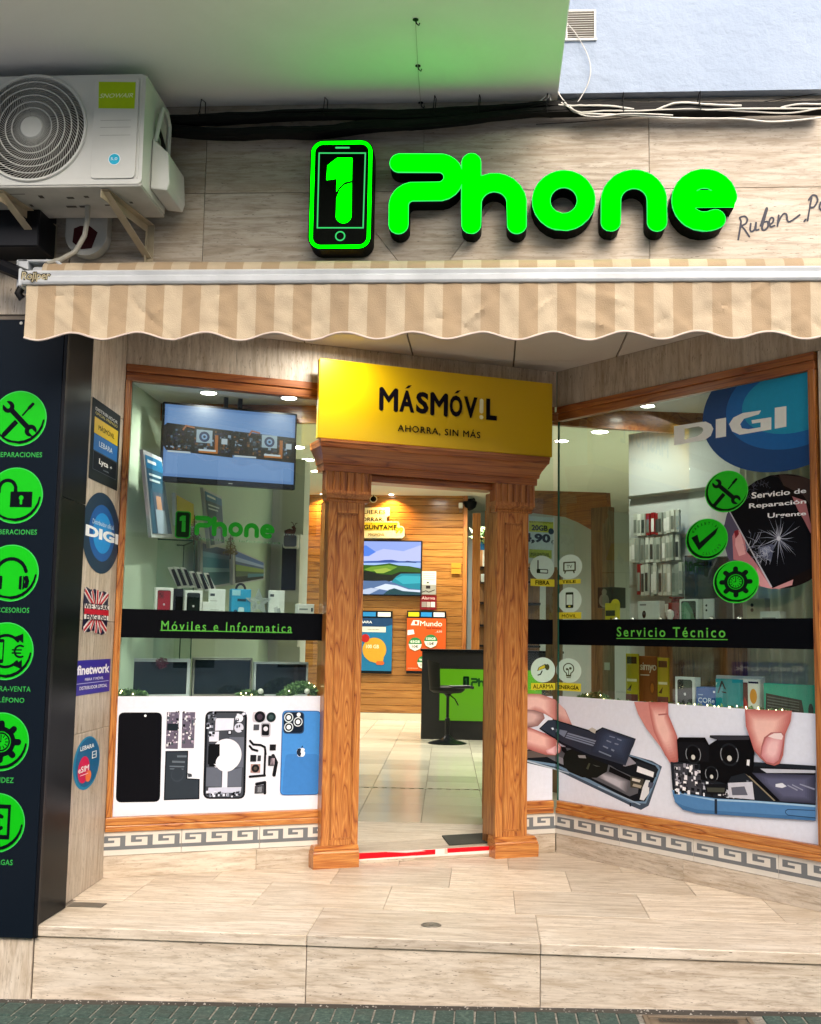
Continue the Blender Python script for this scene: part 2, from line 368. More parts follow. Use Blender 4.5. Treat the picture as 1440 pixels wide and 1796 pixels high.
def shape(ops, bb, res=110):
    """ops: (sign, kind, args...); kinds: s = stroke(points, width), c = disc(x, y, r), p = polygon. Returns outline loops."""
    x0, y0, x1, y1 = bb; h = max(x1 - x0, y1 - y0) / res
    xs = np.arange(x0 - 2 * h, x1 + 3 * h, h); ys = np.arange(y0 - 2 * h, y1 + 3 * h, h); X, Y = np.meshgrid(xs, ys)
    D = np.full(X.shape, 1e9)
    for sg, kd, *a in ops:
        if kd == 's':
            d = np.full(X.shape, 1e9)
            for i in range(len(a[0]) - 1): d = np.minimum(d, _sd_seg(X, Y, a[0][i], a[0][i + 1]))
            d = d - a[1] / 2
        elif kd == 'c': d = np.hypot(X - a[0], Y - a[1]) - a[2]
        else: d = _sd_poly(X, Y, a[0])
        D = np.minimum(D, d) if sg == '+' else np.maximum(D, -d)
    D[np.abs(D) < 1e-9] = 1e-9
    ny, nx = D.shape; segs = {}; ptd = {}
    def pt(e):
        if e not in ptd:
            (i, j), (k, l) = e; a, b = D[j, i], D[l, k]; t = a / (a - b)
            ptd[e] = (xs[i] + (xs[k] - xs[i]) * t, ys[j] + (ys[l] - ys[j]) * t)
        return e
    neg = D < 0
    act = np.argwhere((neg[:-1, :-1].astype(int) + neg[1:, :-1] + neg[:-1, 1:] + neg[1:, 1:]) % 4 != 0)
    for j, i in act:
        j, i = int(j), int(i)
        c = [(i, j), (i + 1, j), (i + 1, j + 1), (i, j + 1)]; s = [bool(neg[y, x]) for x, y in c]
        ents = []; exs = []
        for k in range(4):
            a, b = c[k], c[(k + 1) % 4]
            if s[k] != s[(k + 1) % 4]:
                e = (min(a, b), max(a, b)); pt(e)
                (exs if s[k] else ents).append((k, e))
        if len(exs) == 1: segs[exs[0][1]] = ents[0][1]
        else:
            for k, e in exs:
                best = min(ents, key=lambda q: (q[0] - k) % 4); segs[e] = best[1]
    loops = []
    while segs:
        st = next(iter(segs)); l = []; e = st
        while e in segs: l.append(ptd[e]); e = segs.pop(e)
        # thin out nearly straight runs
        o = []; n = len(l)
        for i in range(n):
            p = o[-1] if o else l[-1]; q, r = l[i], l[(i + 1) % n]
            cr = abs((q[0] - p[0]) * (r[1] - p[1]) - (q[1] - p[1]) * (r[0] - p[0]))
            if cr > .12 * h * math.hypot(r[0] - p[0], r[1] - p[1]): o.append(q)
        if len(o) > 2: loops.append(o)
    return loops
def islands(loops):
    """group loops into [outer, holes...] sets"""
    def area(l): return sum(l[i][0] * l[(i + 1) % len(l)][1] - l[(i + 1) % len(l)][0] * l[i][1] for i in range(len(l))) / 2
    def inside(p, l):
        c = False
        for i in range(len(l)):
            a, b = l[i], l[(i + 1) % len(l)]
            if (a[1] > p[1]) != (b[1] > p[1]) and p[0] < (b[0] - a[0]) * (p[1] - a[1]) / (b[1] - a[1]) + a[0]: c = not c
        return c
    ls = sorted(loops, key=lambda l: -abs(area(l))); dep = []
    for i, l in enumerate(ls): dep.append(sum(inside(l[0], ls[j]) for j in range(i)))
    out = []
    for i, l in enumerate(ls):
        if dep[i] % 2 == 0: out.append((i, [l]))
    for i, l in enumerate(ls):
        if dep[i] % 2: 
            o = [s for k, s in out if k < i and inside(l[0], s[0])]
            if o: o[-1].append(l)
    return [s for _, s in out]
def put(loops, cx, cy, s, flip=False): return [[(cx + p[0] * s * (-1 if flip else 1), cy + p[1] * s) for p in l] for l in loops]

_tx = {}
def text_geo(s, bold=0., space=1.0, shear=0.):
    key = (s, bold, space, shear)
    if key in _tx: return _tx[key]
    cu = bpy.data.curves.new('lettering', 'FONT'); cu.body = s; cu.resolution_u = 3; cu.offset = bold; cu.space_character = space; cu.shear = shear; cu.fill_mode = 'FRONT'
    ob = bpy.data.objects.new('lettering', cu); C.objects.link(ob)
    ev = ob.evaluated_get(bpy.context.evaluated_depsgraph_get()); me = ev.to_mesh()
    vs = [tuple(v.co) for v in me.vertices]; fs = [tuple(p.vertices) for p in me.polygons]
    ev.to_mesh_clear(); bpy.data.objects.remove(ob); bpy.data.curves.remove(cu)
    if not vs: vs, fs = [(0, 0, 0), (1, 0, 0), (1, 1, 0)], [(0, 1, 2)]
    _tx[key] = (vs, fs); return _tx[key]

class Print:
    """flat printed layers in (x, z) of a frame; each layer sits a hair in front of the one below"""
    def __init__(s, y=0., step=.0002, emit=0., rough=.45): s.mb = MB(); s.mats = []; s.y = y; s.step = step; s.k = 0; s.emit = emit; s.rough = rough
    def m(s, c):
        mt = ink(c, s.emit, s.rough) if not c.startswith('@') else M[c[1:]]
        if mt not in s.mats: s.mats.append(mt)
        return s.mats.index(mt)
    def up(s, n=1): s.k += n; return s
    def yy(s): return s.y - s.k * s.step
    def poly(s, p, c, up=1):
        if len(p) >= 3: s.mb.flat(p, s.yy(), s.m(c))
        s.k += up; return s
    def loops(s, ls, c, up=1):
        for g in islands(ls): s.mb.flat(g, s.yy(), s.m(c))
        s.k += up; return s
    def text(s, t, x0, z0, x1, z1, c, bold=0., space=1.0, shear=0., q=None, rot=0., up=1):
        if bold and ('M' in t or 'm' in t):
            # heavy letters drawn as shifted passes, each a layer of its own
            d = bold * .55 * ((z1 - z0) if not q else abs(q[3][1] - q[0][1]))
            for dx, dz in ((-d, 0), (d, 0), (0, d), (0, -d)):
                s.text(t, x0 + dx, z0 + dz, x1 + dx, z1 + dz, c, 0., space, shear, [(a + dx, b + dz) for a, b in q] if q else None, rot, 1)
            return s
        vs, fs = text_geo(t, bold, space, shear)
        ax0, ax1 = min(v[0] for v in vs), max(v[0] for v in vs); ay0, ay1 = min(v[1] for v in vs), max(v[1] for v in vs)
        w, h = max(ax1 - ax0, 1e-6), max(ay1 - ay0, 1e-6); out = []
        cx, cz = (x0 + x1) / 2, (z0 + z1) / 2; ca, sa = math.cos(R_(rot)), math.sin(R_(rot))
        for v in vs:
            u, t_ = (v[0] - ax0) / w, (v[1] - ay0) / h
            if q: # corners bl, br, tr, tl
                bl, br, tr, tl = q
                x = (bl[0] * (1 - u) + br[0] * u) * (1 - t_) + (tl[0] * (1 - u) + tr[0] * u) * t_; z = (bl[1] * (1 - u) + br[1] * u) * (1 - t_) + (tl[1] * (1 - u) + tr[1] * u) * t_
            else:
                x, z = x0 + (x1 - x0) * u, z0 + (z1 - z0) * t_
                dx, dz = x - cx, z - cz; x, z = cx + dx * ca - dz * sa, cz + dx * sa + dz * ca
            out.append((x, s.yy(), z))
        s.mb.add(out, fs, s.m(c)); s.k += up; return s
    def stroke(s, pts, w, c, up=1, res=90):
        xs = [p[0] for p in pts]; ys = [p[1] for p in pts]
        return s.loops(shape([('+', 's', pts, w)], (min(xs) - w, min(ys) - w, max(xs) + w, max(ys) + w), res), c, up)
    def part(s, name, parent, **kw): return part(name, s.mb, s.mats, parent, **kw)
    def solo(s, name, label, cat, frame, loc, **kw): return solo(name, label, cat, s.mb, s.mats, frame, loc, **kw)

# ------------------------------------------------------------------ street and porch
def hprism(poly, z0, z1, mb=None, mi=0):
    mb = mb or MB(); t = MB().prism([(p[0], p[1]) for p in poly], 0, 1)
    t.v = [(x, z, z1 if y < .5 else z0) for x, y, z in t.v]; mb._merge(t, mi); return mb
def clip_half(poly, p, n):
    """keep the side where (q - p).n <= 0"""
    out = []
    for i in range(len(poly)):
        a, b = poly[i], poly[(i + 1) % len(poly)]
        da = (a[0] - p[0]) * n[0] + (a[1] - p[1]) * n[1]; db = (b[0] - p[0]) * n[0] + (b[1] - p[1]) * n[1]
        if da <= 0: out.append(a)
        if (da <= 0) != (db <= 0): t = da / (da - db); out.append((a[0] + (b[0] - a[0]) * t, a[1] + (b[1] - a[1]) * t))
    return out

SL = math.atan(.0222)
STREET = Frame(0); STREET.m = Matrix.Translation((0, 0, -.263)) @ Matrix.Rotation(-SL, 4, 'Y')
struct('ground', MB().box(-60, -60, -.30, 60, 60, -.20), 'asphalt', Frame(0, 0, 0, -.75))
pav = struct('pavement', MB().box(-14, -2.4, -.14, 14, .03, -.0035), 'paver_joint', STREET)
kerb = struct('kerb', MB().box(-14, -2.55, -.30, 14, -2.4, -.006), 'trav_h', STREET, bevel=.01)
struct('road', MB().box(-30, -9.2, -.34, 30, -2.55, -.125), 'bounce_paving', STREET)
struct('far_pavement', MB().box(-30, -11.6, -.34, 30, -9.2, -.01), 'bounce_paving', STREET)
struct('gutter_dirt', MB().box(-3.2, -.058, -.02, 2.6, .0, -.0015), 'dirt', STREET)
pm = mesh('paver', MB().box(0, 0, 0, .076, .160, .020), 'paver', bevel=.0035)
MX0, MX1, MY0 = .640, 1.075, -.52
for r in range(2):
    for i in range(56):
        x = -2.62 + i * .0832 + r * .030 + rnd.uniform(-.001, .001); y = -.222 - r * .170
        if x + .078 > MX0 - .01 and x < MX1 + .01: continue
        o = piece('paver', pm, pav, (x, y, -.0175 + rnd.uniform(-.0015, .0015)), rnd.uniform(-.010, .010))
mb = MB()
for r in range(2, 12):
    for i in range(70):
        x = -2.9 + i * .0832 + (r % 2) * .03; y = -.222 - r * .170
        if x + .078 > MX0 - .01 and x < MX1 + .01 and y + .16 > MY0: continue
        mb.box(x, y, -.0175, x + .076, y + .16, .0025)
part('paver_field', mb, 'paver', pav, kind='stuff')
mh = thing('manhole_cover', 'rusty cast iron inspection cover with raised lettering set in the green pavers', 'manhole cover', STREET, (.855, -.30, -.012))
part('cover_frame', MB().box(MX0, MY0, -.03, MX0 + .02, -.085, .004).box(MX1 - .02, MY0, -.03, MX1, -.085, .004).box(MX0 + .02, -.105, -.03, MX1 - .02, -.085, .004).box(MX0 + .02, MY0, -.03, MX1 - .02, MY0 + .02, .004), 'cast_iron', mh, bevel=.002)
mb = MB().box(MX0 + .024, MY0 + .024, -.03, MX1 - .024, -.109, -.003)
for i in range(9):
    for j in range(8):
        cx, cy_ = MX0 + .05 + i * .042, -.195 - j * .042; mb.box(cx - .013, cy_ - .004, -.003, cx + .013, cy_ + .004, .002).box(cx - .004 + .021, cy_ - .021 - .013, -.003, cx + .004 + .021, cy_ - .021 + .013, .002)
part('cover_plate', mb, 'cast_iron', mh)
pr = Print(y=0); pr.text('PONT A MOUSSON', MX0 + .07, -.150, MX1 - .07, -.118, '@cast_iron', bold=.03)
pr.mb.v = [(x, z, .0015) for x, y, z in pr.mb.v]; pr.mats.append(M['ac_dark']); pr.mb.prism([rect(MX0 + .06, -.156, MX1 - .06, -.112)], 0, .0, 1)
n = 4; q = pr.mb.v[-n:]; pr.mb.v[-n:] = [(x, z, .0002) for x, y, z in q]
pr.part('cover_lettering', mh)

mb = MB(); rg = random.Random(6)
for _ in range(260):
    x, y, r = rg.uniform(-2.1, 2.2), -.004 - abs(rg.gauss(0, .03)), rg.uniform(.0015, .006) * (1 if rg.random() > .1 else 1.6); z = -.0012; a = rg.uniform(0, 3)
    mb.add([(x + r * math.cos(a + i * 2.1), y + r * math.sin(a + i * 2.1), z) for i in range(3)] + [(x, y, z + r * .8)], [(0, 1, 3), (1, 2, 3), (2, 0, 3)])
plain('crumb', (.42, .39, .34), .9, vary=.5); part('gutter_crumbs', mb, 'crumb', pav, kind='stuff')
NX = [-1.966, -.768, .228, 2.45]
porch = struct('porch_floor', MB().box(-1.97, .03, -.6, 2.5, 2.6, -.004).box(-2.04, .35, -.3, -1.971, 1.2, -.004), 'grout')
for i in range(3):
    slab('nosing_slab', porch, NX[i] + .001, 0, -.046, NX[i + 1] - .001, .511, 0, 'trav_floor', .004)
for y0, y1, js in ((.513, 1.030, [-2.03, -1.735, -1.112, -.487, .135, .757, 1.38, 2.3]), (1.032, 1.550, [-2.03, -1.43, -.812, -.195, .434, 1.06, 1.7]),
                   (1.552, 2.07, [-1.6, -1.12, -.50, .12, .75, 1.4]), (2.072, 2.4, [-.4, .2, .8])):
    for a, b in zip(js, js[1:]): slab('floor_slab', porch, a + .001, y0, -.03, b - .001, y1, 0, 'trav_floor', .0012)
for i in range(3):
    z0 = -.263 + .0222 * (NX[i] + NX[i + 1]) / 2 - .08
    slab('riser_slab', porch, NX[i] + .0015, .011, z0, NX[i + 1] - .0015, .04, -.047, 'trav_h', .002)
mb = MB().lathe([(.020, -.006), (.020, 0.0005), (.034, .001), (.036, 0.003), (.044, .0035), (.046, .001)], -.246, .245, 0)
mb.lathe([(.010, .0), (.010, .004)], -.246, .245, 0)
drain = solo('floor_drain', 'small round steel cap set in the middle front slab of the porch step', 'drain', mb, 'dull_steel', FAC, (-.246, .245, 0), smooth=True)
solo('floor_plate', 'flat grey metal strip on the porch floor beside the black cladding', 'metal plate', MB().box(-1.955, .355, 0, -1.79, .435, .004), 'dull_steel', FAC, (-1.87, .39, 0), bevel=.001)

# ------------------------------------------------------------------ facade fascia, upper wall, balcony
fas = struct('facade_wall', MB().box(-1.965, .015, 2.99, 2.4, .30, 3.76).box(2.27, .02, -.5, 6, .30, 2.98).box(2.4, .015, 2.99, 6, .3, 3.76), 'grout')
Z1, ZT = 3.309, 3.74
for poly in ([(-1.962, 2.978), (-1.338, 2.978), (-1.338, Z1), (-1.962, Z1)], [(-1.336, 2.978), (-.431, 2.978), (-.687, Z1), (-1.336, Z1)],
             [(-.429, 2.978), (-.200, 2.978), (.044, Z1), (-.685, Z1)], [(-.198, 2.978), (.703, 2.978), (.703, Z1), (.046, Z1)],
             [(.705, 2.978), (1.70, 2.978), (1.70, Z1), (.705, Z1)], [(1.702, 2.978), (2.7, 2.978), (2.7, Z1), (1.702, Z1)],
             [(-1.962, Z1 + .002), (-1.338, Z1 + .002), (-1.338, ZT), (-1.962, ZT)], [(-1.336, Z1 + .002), (-.322, Z1 + .002), (-.322, ZT), (-1.336, ZT)],
             [(-.320, Z1 + .002), (.703, Z1 + .002), (.703, ZT), (-.320, ZT)], [(.705, Z1 + .002), (1.70, Z1 + .002), (1.70, ZT), (.705, ZT)], [(1.702, Z1 + .002), (2.7, Z1 + .002), (2.7, ZT), (1.702, ZT)]):
    lx, lz = poly[0][0], poly[0][1]
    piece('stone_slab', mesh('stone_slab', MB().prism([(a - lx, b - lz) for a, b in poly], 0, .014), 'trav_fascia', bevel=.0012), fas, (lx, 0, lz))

upper = struct('upper_wall', MB().box(.292, -.055, 3.742, 7, .30, 9.0).box(-7, .002, 3.742, .290, .30, 9.0), 'sky_tinted_paint')
struct('balcony_slab', MB().box(-7, -1.35, 3.734, .290, .001, 3.93), 'soffit_paint', bevel=.004)
struct('balcony_parapet', MB().box(-7, -1.35, 3.932, .290, -1.22, 4.9).box(.16, -1.218, 3.932, .290, 0, 4.9), 'sky_tinted_paint')
# left neighbour block with its stone
left = struct('left_block', MB().box(-7, .012, -.5, -2.012, .98, 3.735).box(-2.0115, .012, -.5, -1.968, .05, 3.735), 'grout')
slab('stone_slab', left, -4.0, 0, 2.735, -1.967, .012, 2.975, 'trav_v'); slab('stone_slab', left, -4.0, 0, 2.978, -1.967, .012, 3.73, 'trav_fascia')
slab('stone_slab', left, -2.9, -.003, -.45, -1.968, .0115, -.051, 'trav_v')
part('return_wall', MB().box(-2.5, .981, -.3, -2.008, 1.10, 3.6), 'grout', left)
rv = struct('return_wall', MB().box(.0, .012, -.02, 1.02, .05, 3.0), 'grout', REV)
for a, b in ((0.001, .784), (.786, 1.332), (1.334, 2.430), (2.432, 2.975)):
    slab('stone_slab', rv, .322, -.002, a, .985, .012, b, 'trav_v')

# ------------------------------------------------------------------ black cladding with its green service signs
blk = thing('cladding_panel', 'tall glossy black sign panel with round green service symbols beside the shop', 'sign panel', FAC, (-2.4, -.02, -.05))
part('front_sheet', MB().box(-3.1, -.022, -.050, -1.962, -.006, 2.705), 'navy_panel', blk, bevel=.002)
part('side_sheet', MB().box(-1.964, .014, .003, -1.948, .322, 1.884).box(-1.964, .014, 1.887, -1.948, .322, 2.962), 'black_gloss', blk, bevel=.001)
part('edge_trim', MB().box(-1.961, -.018, -.048, -1.946, .004, 2.960).box(-1.962, .0055, .002, -1.946, .0125, 2.960), 'black_plastic', blk, bevel=.001)
part('screw', MB().lathe([(.006, -.004), (.008, 0)], *[(a, -.0225, b) for a, b in [(-2.169,2.6872)]][0], axis='y', n=12), 'white_plastic', blk)
G1, G2, DK = '#00a800', '#12b41a', '#070b12'
def disc_print(cx, cz, r, y):
    p = Print(y=y); p.poly(circle(cx, cz, r, 56), '#35b84e'); p.poly(circle(cx, cz, r * .965, 56), '#02ab08')
    p.loops(shape([('+', 'c', 0, 0, .93), ('-', 'c', .045, .075, .90), ('-', 'p', [(-1.2, .30), (1.2, .9), (1.2, 1.2), (-1.2, 1.2)])], (-1, -1, 1, 1), 120) and put(shape([('+', 'c', 0, 0, .93), ('-', 'c', -.03, .085, .905), ('-', 'p', [(-1.2, .10), (1.2, -.05), (1.2, 1.2), (-1.2, 1.2)])], (-1, -1, 1, 1), 120), cx, cz, r), DK)
    return p
def ic_tools():
    return shape([('+', 's', [(-.52, -.58), (-.12, -.14)], .19), ('+', 's', [(.12, .12), (.36, .40)], .07), ('+', 's', [(.34, .38), (.47, .52)], .12),
                  ('-', 's', [(-.40, .40), (.42, -.42)], .27), ('+', 's', [(-.36, .36), (.38, -.38)], .19), ('+', 'c', -.42, .42, .22), ('+', 'c', .44, -.44, .22),
                  ('-', 's', [(-.44, .44), (-.62, .62)], .16), ('-', 's', [(.46, -.46), (.64, -.64)], .16)], (-.8, -.8, .8, .8), 120)
def ic_lock():
    return shape([('+', 'p', rect(-.18, -.42, .62, .14)), ('-', 'c', .22, -.08, .085), ('-', 's', [(.22, -.1), (.22, -.28)], .09),
                  ('+', 's', [(0.0, .14), (0.0, .24)] + arc(-.30, .24, .30, 0, 180, 16) + [(-.60, .12)], .13)], (-.8, -.6, .8, .7), 120)
def ic_phones():
    return shape([('+', 's', arc(0, -.05, .55, 12, 168, 20), .13), ('+', 'p', rrect(.30, -.58, .50, -.10, .05)), ('+', 's', [(.56, -.16), (.60, -.30), (.56, -.46)], .15),
                  ('+', 'p', rrect(-.50, -.58, -.30, -.10, .05)), ('+', 's', [(-.56, -.16), (-.60, -.30), (-.56, -.46)], .15), ('-', 's', [(.42, -.10), (.42, -.58)], .03)], (-.8, -.8, .8, .8), 120)
def ic_buy():
    return shape([('+', 's', arc(.0, .0, .55, 40, 140, 16), .10), ('+', 'p', [(.30, .50), (.62, .28), (.60, .62)]), ('+', 's', arc(0, 0, .55, 220, 320, 16), .10), ('+', 'p', [(.30, -.50), (.60, -.28), (.62, -.62)]),
                  ('+', 'p', rrect(-.38, -.42, -.06, .42, .06)), ('-', 'p', rect(-.33, -.28, -.11, .30)),
                  ('+', 's', arc(.52, .0, .20, 60, 300, 14), .07), ('+', 's', [(.24, .05), (.56, .05)], .05), ('+', 's', [(.24, -.06), (.54, -.06)], .05)], (-.8, -.8, .9, .8), 130)
def ic_gear():
    ops = [('+', 'c', 0, 0, .52)]
    for k in range(8): a = R_(45 * k); ops.append(('+', 's', [(0, 0), (.62 * math.cos(a), .62 * math.sin(a))], .22))
    ops += [('-', 'c', 0, 0, .36), ('+', 'c', 0, 0, .325), ('-', 'c', 0, 0, .27)]
    for k in range(12): a = R_(30 * k); ops.append(('+', 's', [(.17 * math.cos(a), .17 * math.sin(a)), (.24 * math.cos(a), .24 * math.sin(a))], .035))
    ops += [('+', 's', [(0, .14), (0, 0), (-.09, 0)], .035)]
    return shape(ops, (-.8, -.8, .8, .8), 130)
def ic_bill():
    return shape([('+', 'p', rect(-.5, -.55, .48, .62)), ('-', 'p', rect(-.42, -.40, .38, .48)), ('+', 's', arc(.02, .02, .24, 50, 310, 14), .13)], (-.8, -.8, .8, .8), 120)
DISCS = [([(-2.1514,2.2396)][0], ic_tools, 'REPARACIONES', [(-2.1417,2.072)][0], .212), ([(-2.1495,1.8847)][0], ic_lock, 'LIBERACIONES', [(-2.1398,1.7185)][0], .200),
         ([(-2.1488,1.5328)][0], ic_phones, 'ACCESORIOS', [(-2.1404,1.3666)][0], .170), ([(-2.1532,1.1836)][0], ic_buy, 'COMPRA-VENTA', [(-2.1434,1.0176)][0], .228),
         ([(-2.1517,0.7853)][0], ic_gear, 'RAPIDEZ', [(-2.1431,0.6197)][0], .120), ([(-2.1502,0.4355)][0], ic_bill, 'RECARGAS', [(-2.1401,0.2677)][0], .145)]
NOTE = ['wrench and screwdriver', 'open padlock', 'headphones', 'phone, arrows and euro sign', 'gear with clock', 'banknote']
for k, ((cx, cz), ic, t, (tx, tz), w) in enumerate(DISCS):
    r = .128; p = disc_print(cx, cz, r, -.0235); p.loops(put(ic(), cx, cz, r), DK); p.part('round_symbol', blk, label='green disc with black ' + NOTE[k])
    p = Print(y=-.0235); p.text(t, tx - w / 2, tz - .0115, tx + w / 2, tz + .0115, '#2f9e44', bold=.012, space=1.08)
    p.part('caption', blk)
    if k == 3: p = Print(y=-.0235); p.text('TELÉFONO', tx - .065, tz - .060, tx + .088, tz - .033, '#2f9e44', bold=.012, space=1.08); p.part('caption', blk)

# ------------------------------------------------------------------ porch ceiling
wl = lambda fr: (tuple(fr.m.translation)[:2], tuple((fr.m.to_3x3() @ Vector((0, 1, 0)))[:2]))
ceil = struct('porch_ceiling', hprism(clip_half(clip_half([(-1.965, .014), (2.4, .014), (2.4, 2.3), (-1.965, 2.3)], *wl(LEFT)), *wl(RIGHT)), 2.992, 3.02), 'grout')
for i in range(-3, 4):
    for j in range(4):
        x, y = .137 + i * .612 , .014 + j * .604
        pl = clip_half(clip_half([(x + .004, y + .004), (x + .606, y + .004), (x + .606, y + .600), (x + .004, y + .600)], *wl(LEFT)), *wl(RIGHT))
        pl = [(max(px, -1.963), py) for px, py in pl]
        if len(pl) > 2 and max(p[0] for p in pl) > -1.9:
            o = part('ceiling_tile', hprism(pl, 2.976, 2.988), 'ceiling_tile', ceil)
def downlight(label, frame, x, y, z, r, power, col=(1, .93, .80), group='round ceiling downlights', spot=110, es=14.0, area=True):
    t = thing('downlight', label, 'ceiling light', frame, (x, y, z), group)
    part('trim_ring', MB().lathe([(r * .80, -.004), (r * .86, -.006), (r, -.004), (r + .004, 0)], x, y, z, n=24), 'white_plastic', t, smooth=True)
    k = 'lamp_disc_%d' % int(es)
    if k not in M:
        q = N(k); e = q.n('ShaderNodeEmission'); e.inputs[0].default_value = (*col, 1); e.inputs[1].default_value = es; q.l(e.outputs[0], q.out.inputs[0]); M[k] = q.m
    part('lamp', MB().lathe([(r * .78, -.0065), (r * .78, -.0045)], x, y, z, n=24), k, t)
    if power:
        L = bpy.data.lights.new('downlight_beam', 'AREA'); L.shape = 'DISK'; L.size = r * 1.5; L.energy = power; L.color = col; L.spread = R_(spot)
        o = bpy.data.objects.new('downlight_beam', L); C.objects.link(o); o.parent = t; o.location = (0, 0, -.012)
    return t
downlight('bright round downlight in the porch ceiling just behind the awning valance', FAC, -.845, 1.104, 2.976, .075, 4.5, (1, .93, .82), spot=172)

# ------------------------------------------------------------------ window walls: plinth, key-pattern tiles, header
def key_mesh(w):
    """one tile with three key figures, inlaid grey marble"""
    h = .118; mb = MB().box(.0008, 0, .0005, w - .0008, .012, h + .004)
    u = w / 3; zb, zt = .028, .100; H = zt - zb
    ls = []
    for i in range(3):
        o = i * u + u * .13; kw = u * .80
        X = lambda f: o + f * kw
        Z = lambda f: zb + f * H
        ls.append([(X(0), Z(.51)), (X(.5), Z(.51)), (X(.5), Z(.69)), (X(.22), Z(.69)), (X(.22), Z(.86)), (X(.76), Z(.86)), (X(.76), Z(.26)), (X(.76), Z(.26)),
                   (X(1.0), Z(.26)), (X(1.0), Z(1.0)), (X(0), Z(1.0))])
    for l in ls: mb.prism(l, -.0008, .001, 1)
    mb.prism(rect(.001, zb, w - .001, zb + .26 * H), -.0008, .001, 1)
    return mesh('key_tile', mb, ['tile_white', 'key_grey'])
def wall_base(fr, name, spans, joints, kj, top_joints, L, zback=3.6):
    mb = MB()
    for a, b in spans: mb.box(a, .012, -.02, b, .12, .233)
    mb.box(-.001 if name == 'left_wall' else 0, .012, 2.748, L, .12, zback)
    w = struct(name, mb, 'grout', fr)
    for a, b in joints: slab('plinth_slab', w, a + .0006, 0, 0.0005, b - .0006, .012, .1125, 'trav_h', .001)
    for a, b in top_joints: slab('header_slab', w, a + .0006, 0, 2.747, b - .0006, .012, 2.975, 'trav_v', .001)
    for a, b, me in kj: piece('key_tile', me, w, (a, 0, .1145))
    return w
K1, K2 = key_mesh(.4265), key_mesh(.5270)
lw = wall_base(LEFT, 'left_wall', [(0, 1.2), (2.44, 2.60)], [(0, .815), (.815, 1.25), (2.44, 2.668)],
               [(-.024, 0, K1), (.4035, 0, K1), (.831, 0, K1), (2.2415, 0, K1)], [(0, .608), (.608, 1.30), (1.30, 2.1), (2.1, 2.668)], 2.665)
rw = wall_base(RIGHT, 'right_wall', [(.07, 2.85)], [(.002, .973), (.973, 1.95), (1.95, 2.84)],
               [(-.010, 0, K2), (.518, 0, K2), (1.046, 0, K2), (1.574, 0, K2), (2.102, 0, K2)], [(.002, .972), (.972, 1.95), (1.95, 2.84)], 2.85)
slab('jamb_slab', rw, 1.86, 0, .236, 2.84, .012, 2.745, 'trav_v'); part('jamb_backing', MB().box(1.86, .0125, .234, 2.84, .12, 2.7465), 'grout', rw)

def win_frame(fr, t, x0, x1, left=True, right=True, xi0=None, xi1=None):
    def rail(name, z0, z1, zs, m):
        part(name, MB().box(x0, -.014, z0, x1, .050, zs) .box(x0, -.006, zs, x1, .046, z1) if name == 'bottom_rail' else MB().box(x0, -.014, zs, x1, .050, z1).box(x0, -.004, z0, x1, .046, zs), m, t, bevel=.004, smooth=False, seg=2)
    rail('bottom_rail', .236, .310, .268, 'oak_h'); rail('head_rail', 2.655, 2.745, 2.703, 'oak_trim_h')
    if left: part('jamb', MB().box(x0, -.010, .3105, x0 + .024, .048, 2.6545).box(x0 + .024, -.002, .3105, x0 + .036, .044, 2.6545), 'oak_v', t, bevel=.003)
    if right: part('jamb', MB().box(x1 - .028, -.012, .3105, x1, .048, 2.6545).box(x1 - .044, -.004, .3105, x1 - .028, .044, 2.6545), 'oak_trim_v', t, bevel=.003)
wL = thing('shop_window', 'tall wood-framed display window left of the doorway', 'window', LEFT, (.6, 0, .236), 'display windows of the shop front')
win_frame(LEFT, wL, 0.0, 1.20, True, False)
part('pane', MB().box(.0345, .018, .311, 1.22, .026, 2.654), 'glass_pane', wL)
wM = thing('side_light', 'narrow glass strip between the right wooden pilaster and the window corner', 'window', LEFT, (2.57, 0, .236), 'display windows of the shop front')
part('bottom_rail', MB().box(2.44, -.014, .236, 2.650, .050, .268).box(2.44, -.006, .268, 2.655, .046, .310), 'oak_h', wM, bevel=.004, seg=2)
part('head_rail', MB().box(2.44, -.014, 2.703, 2.650, .05, 2.745).box(2.44, -.004, 2.655, 2.655, .046, 2.703), 'oak_trim_h', wM, bevel=.004, seg=2)
part('pane', MB().box(2.44, .018, .311, 2.656, .026, 2.654), 'glass_pane', wM)
wR = thing('shop_window', 'tall wood-framed display window right of the doorway with round stickers', 'window', RIGHT, (.9, 0, .236), 'display windows of the shop front')
win_frame(RIGHT, wR, .009, 1.845, False, True)
part('pane', MB().box(.008, .018, .311, 1.803, .026, 2.654), 'glass_pane', wR)
part('corner_seal', MB().box(-.002, .010, .311, .006, .020, 2.654), 'glass_edge', wR)

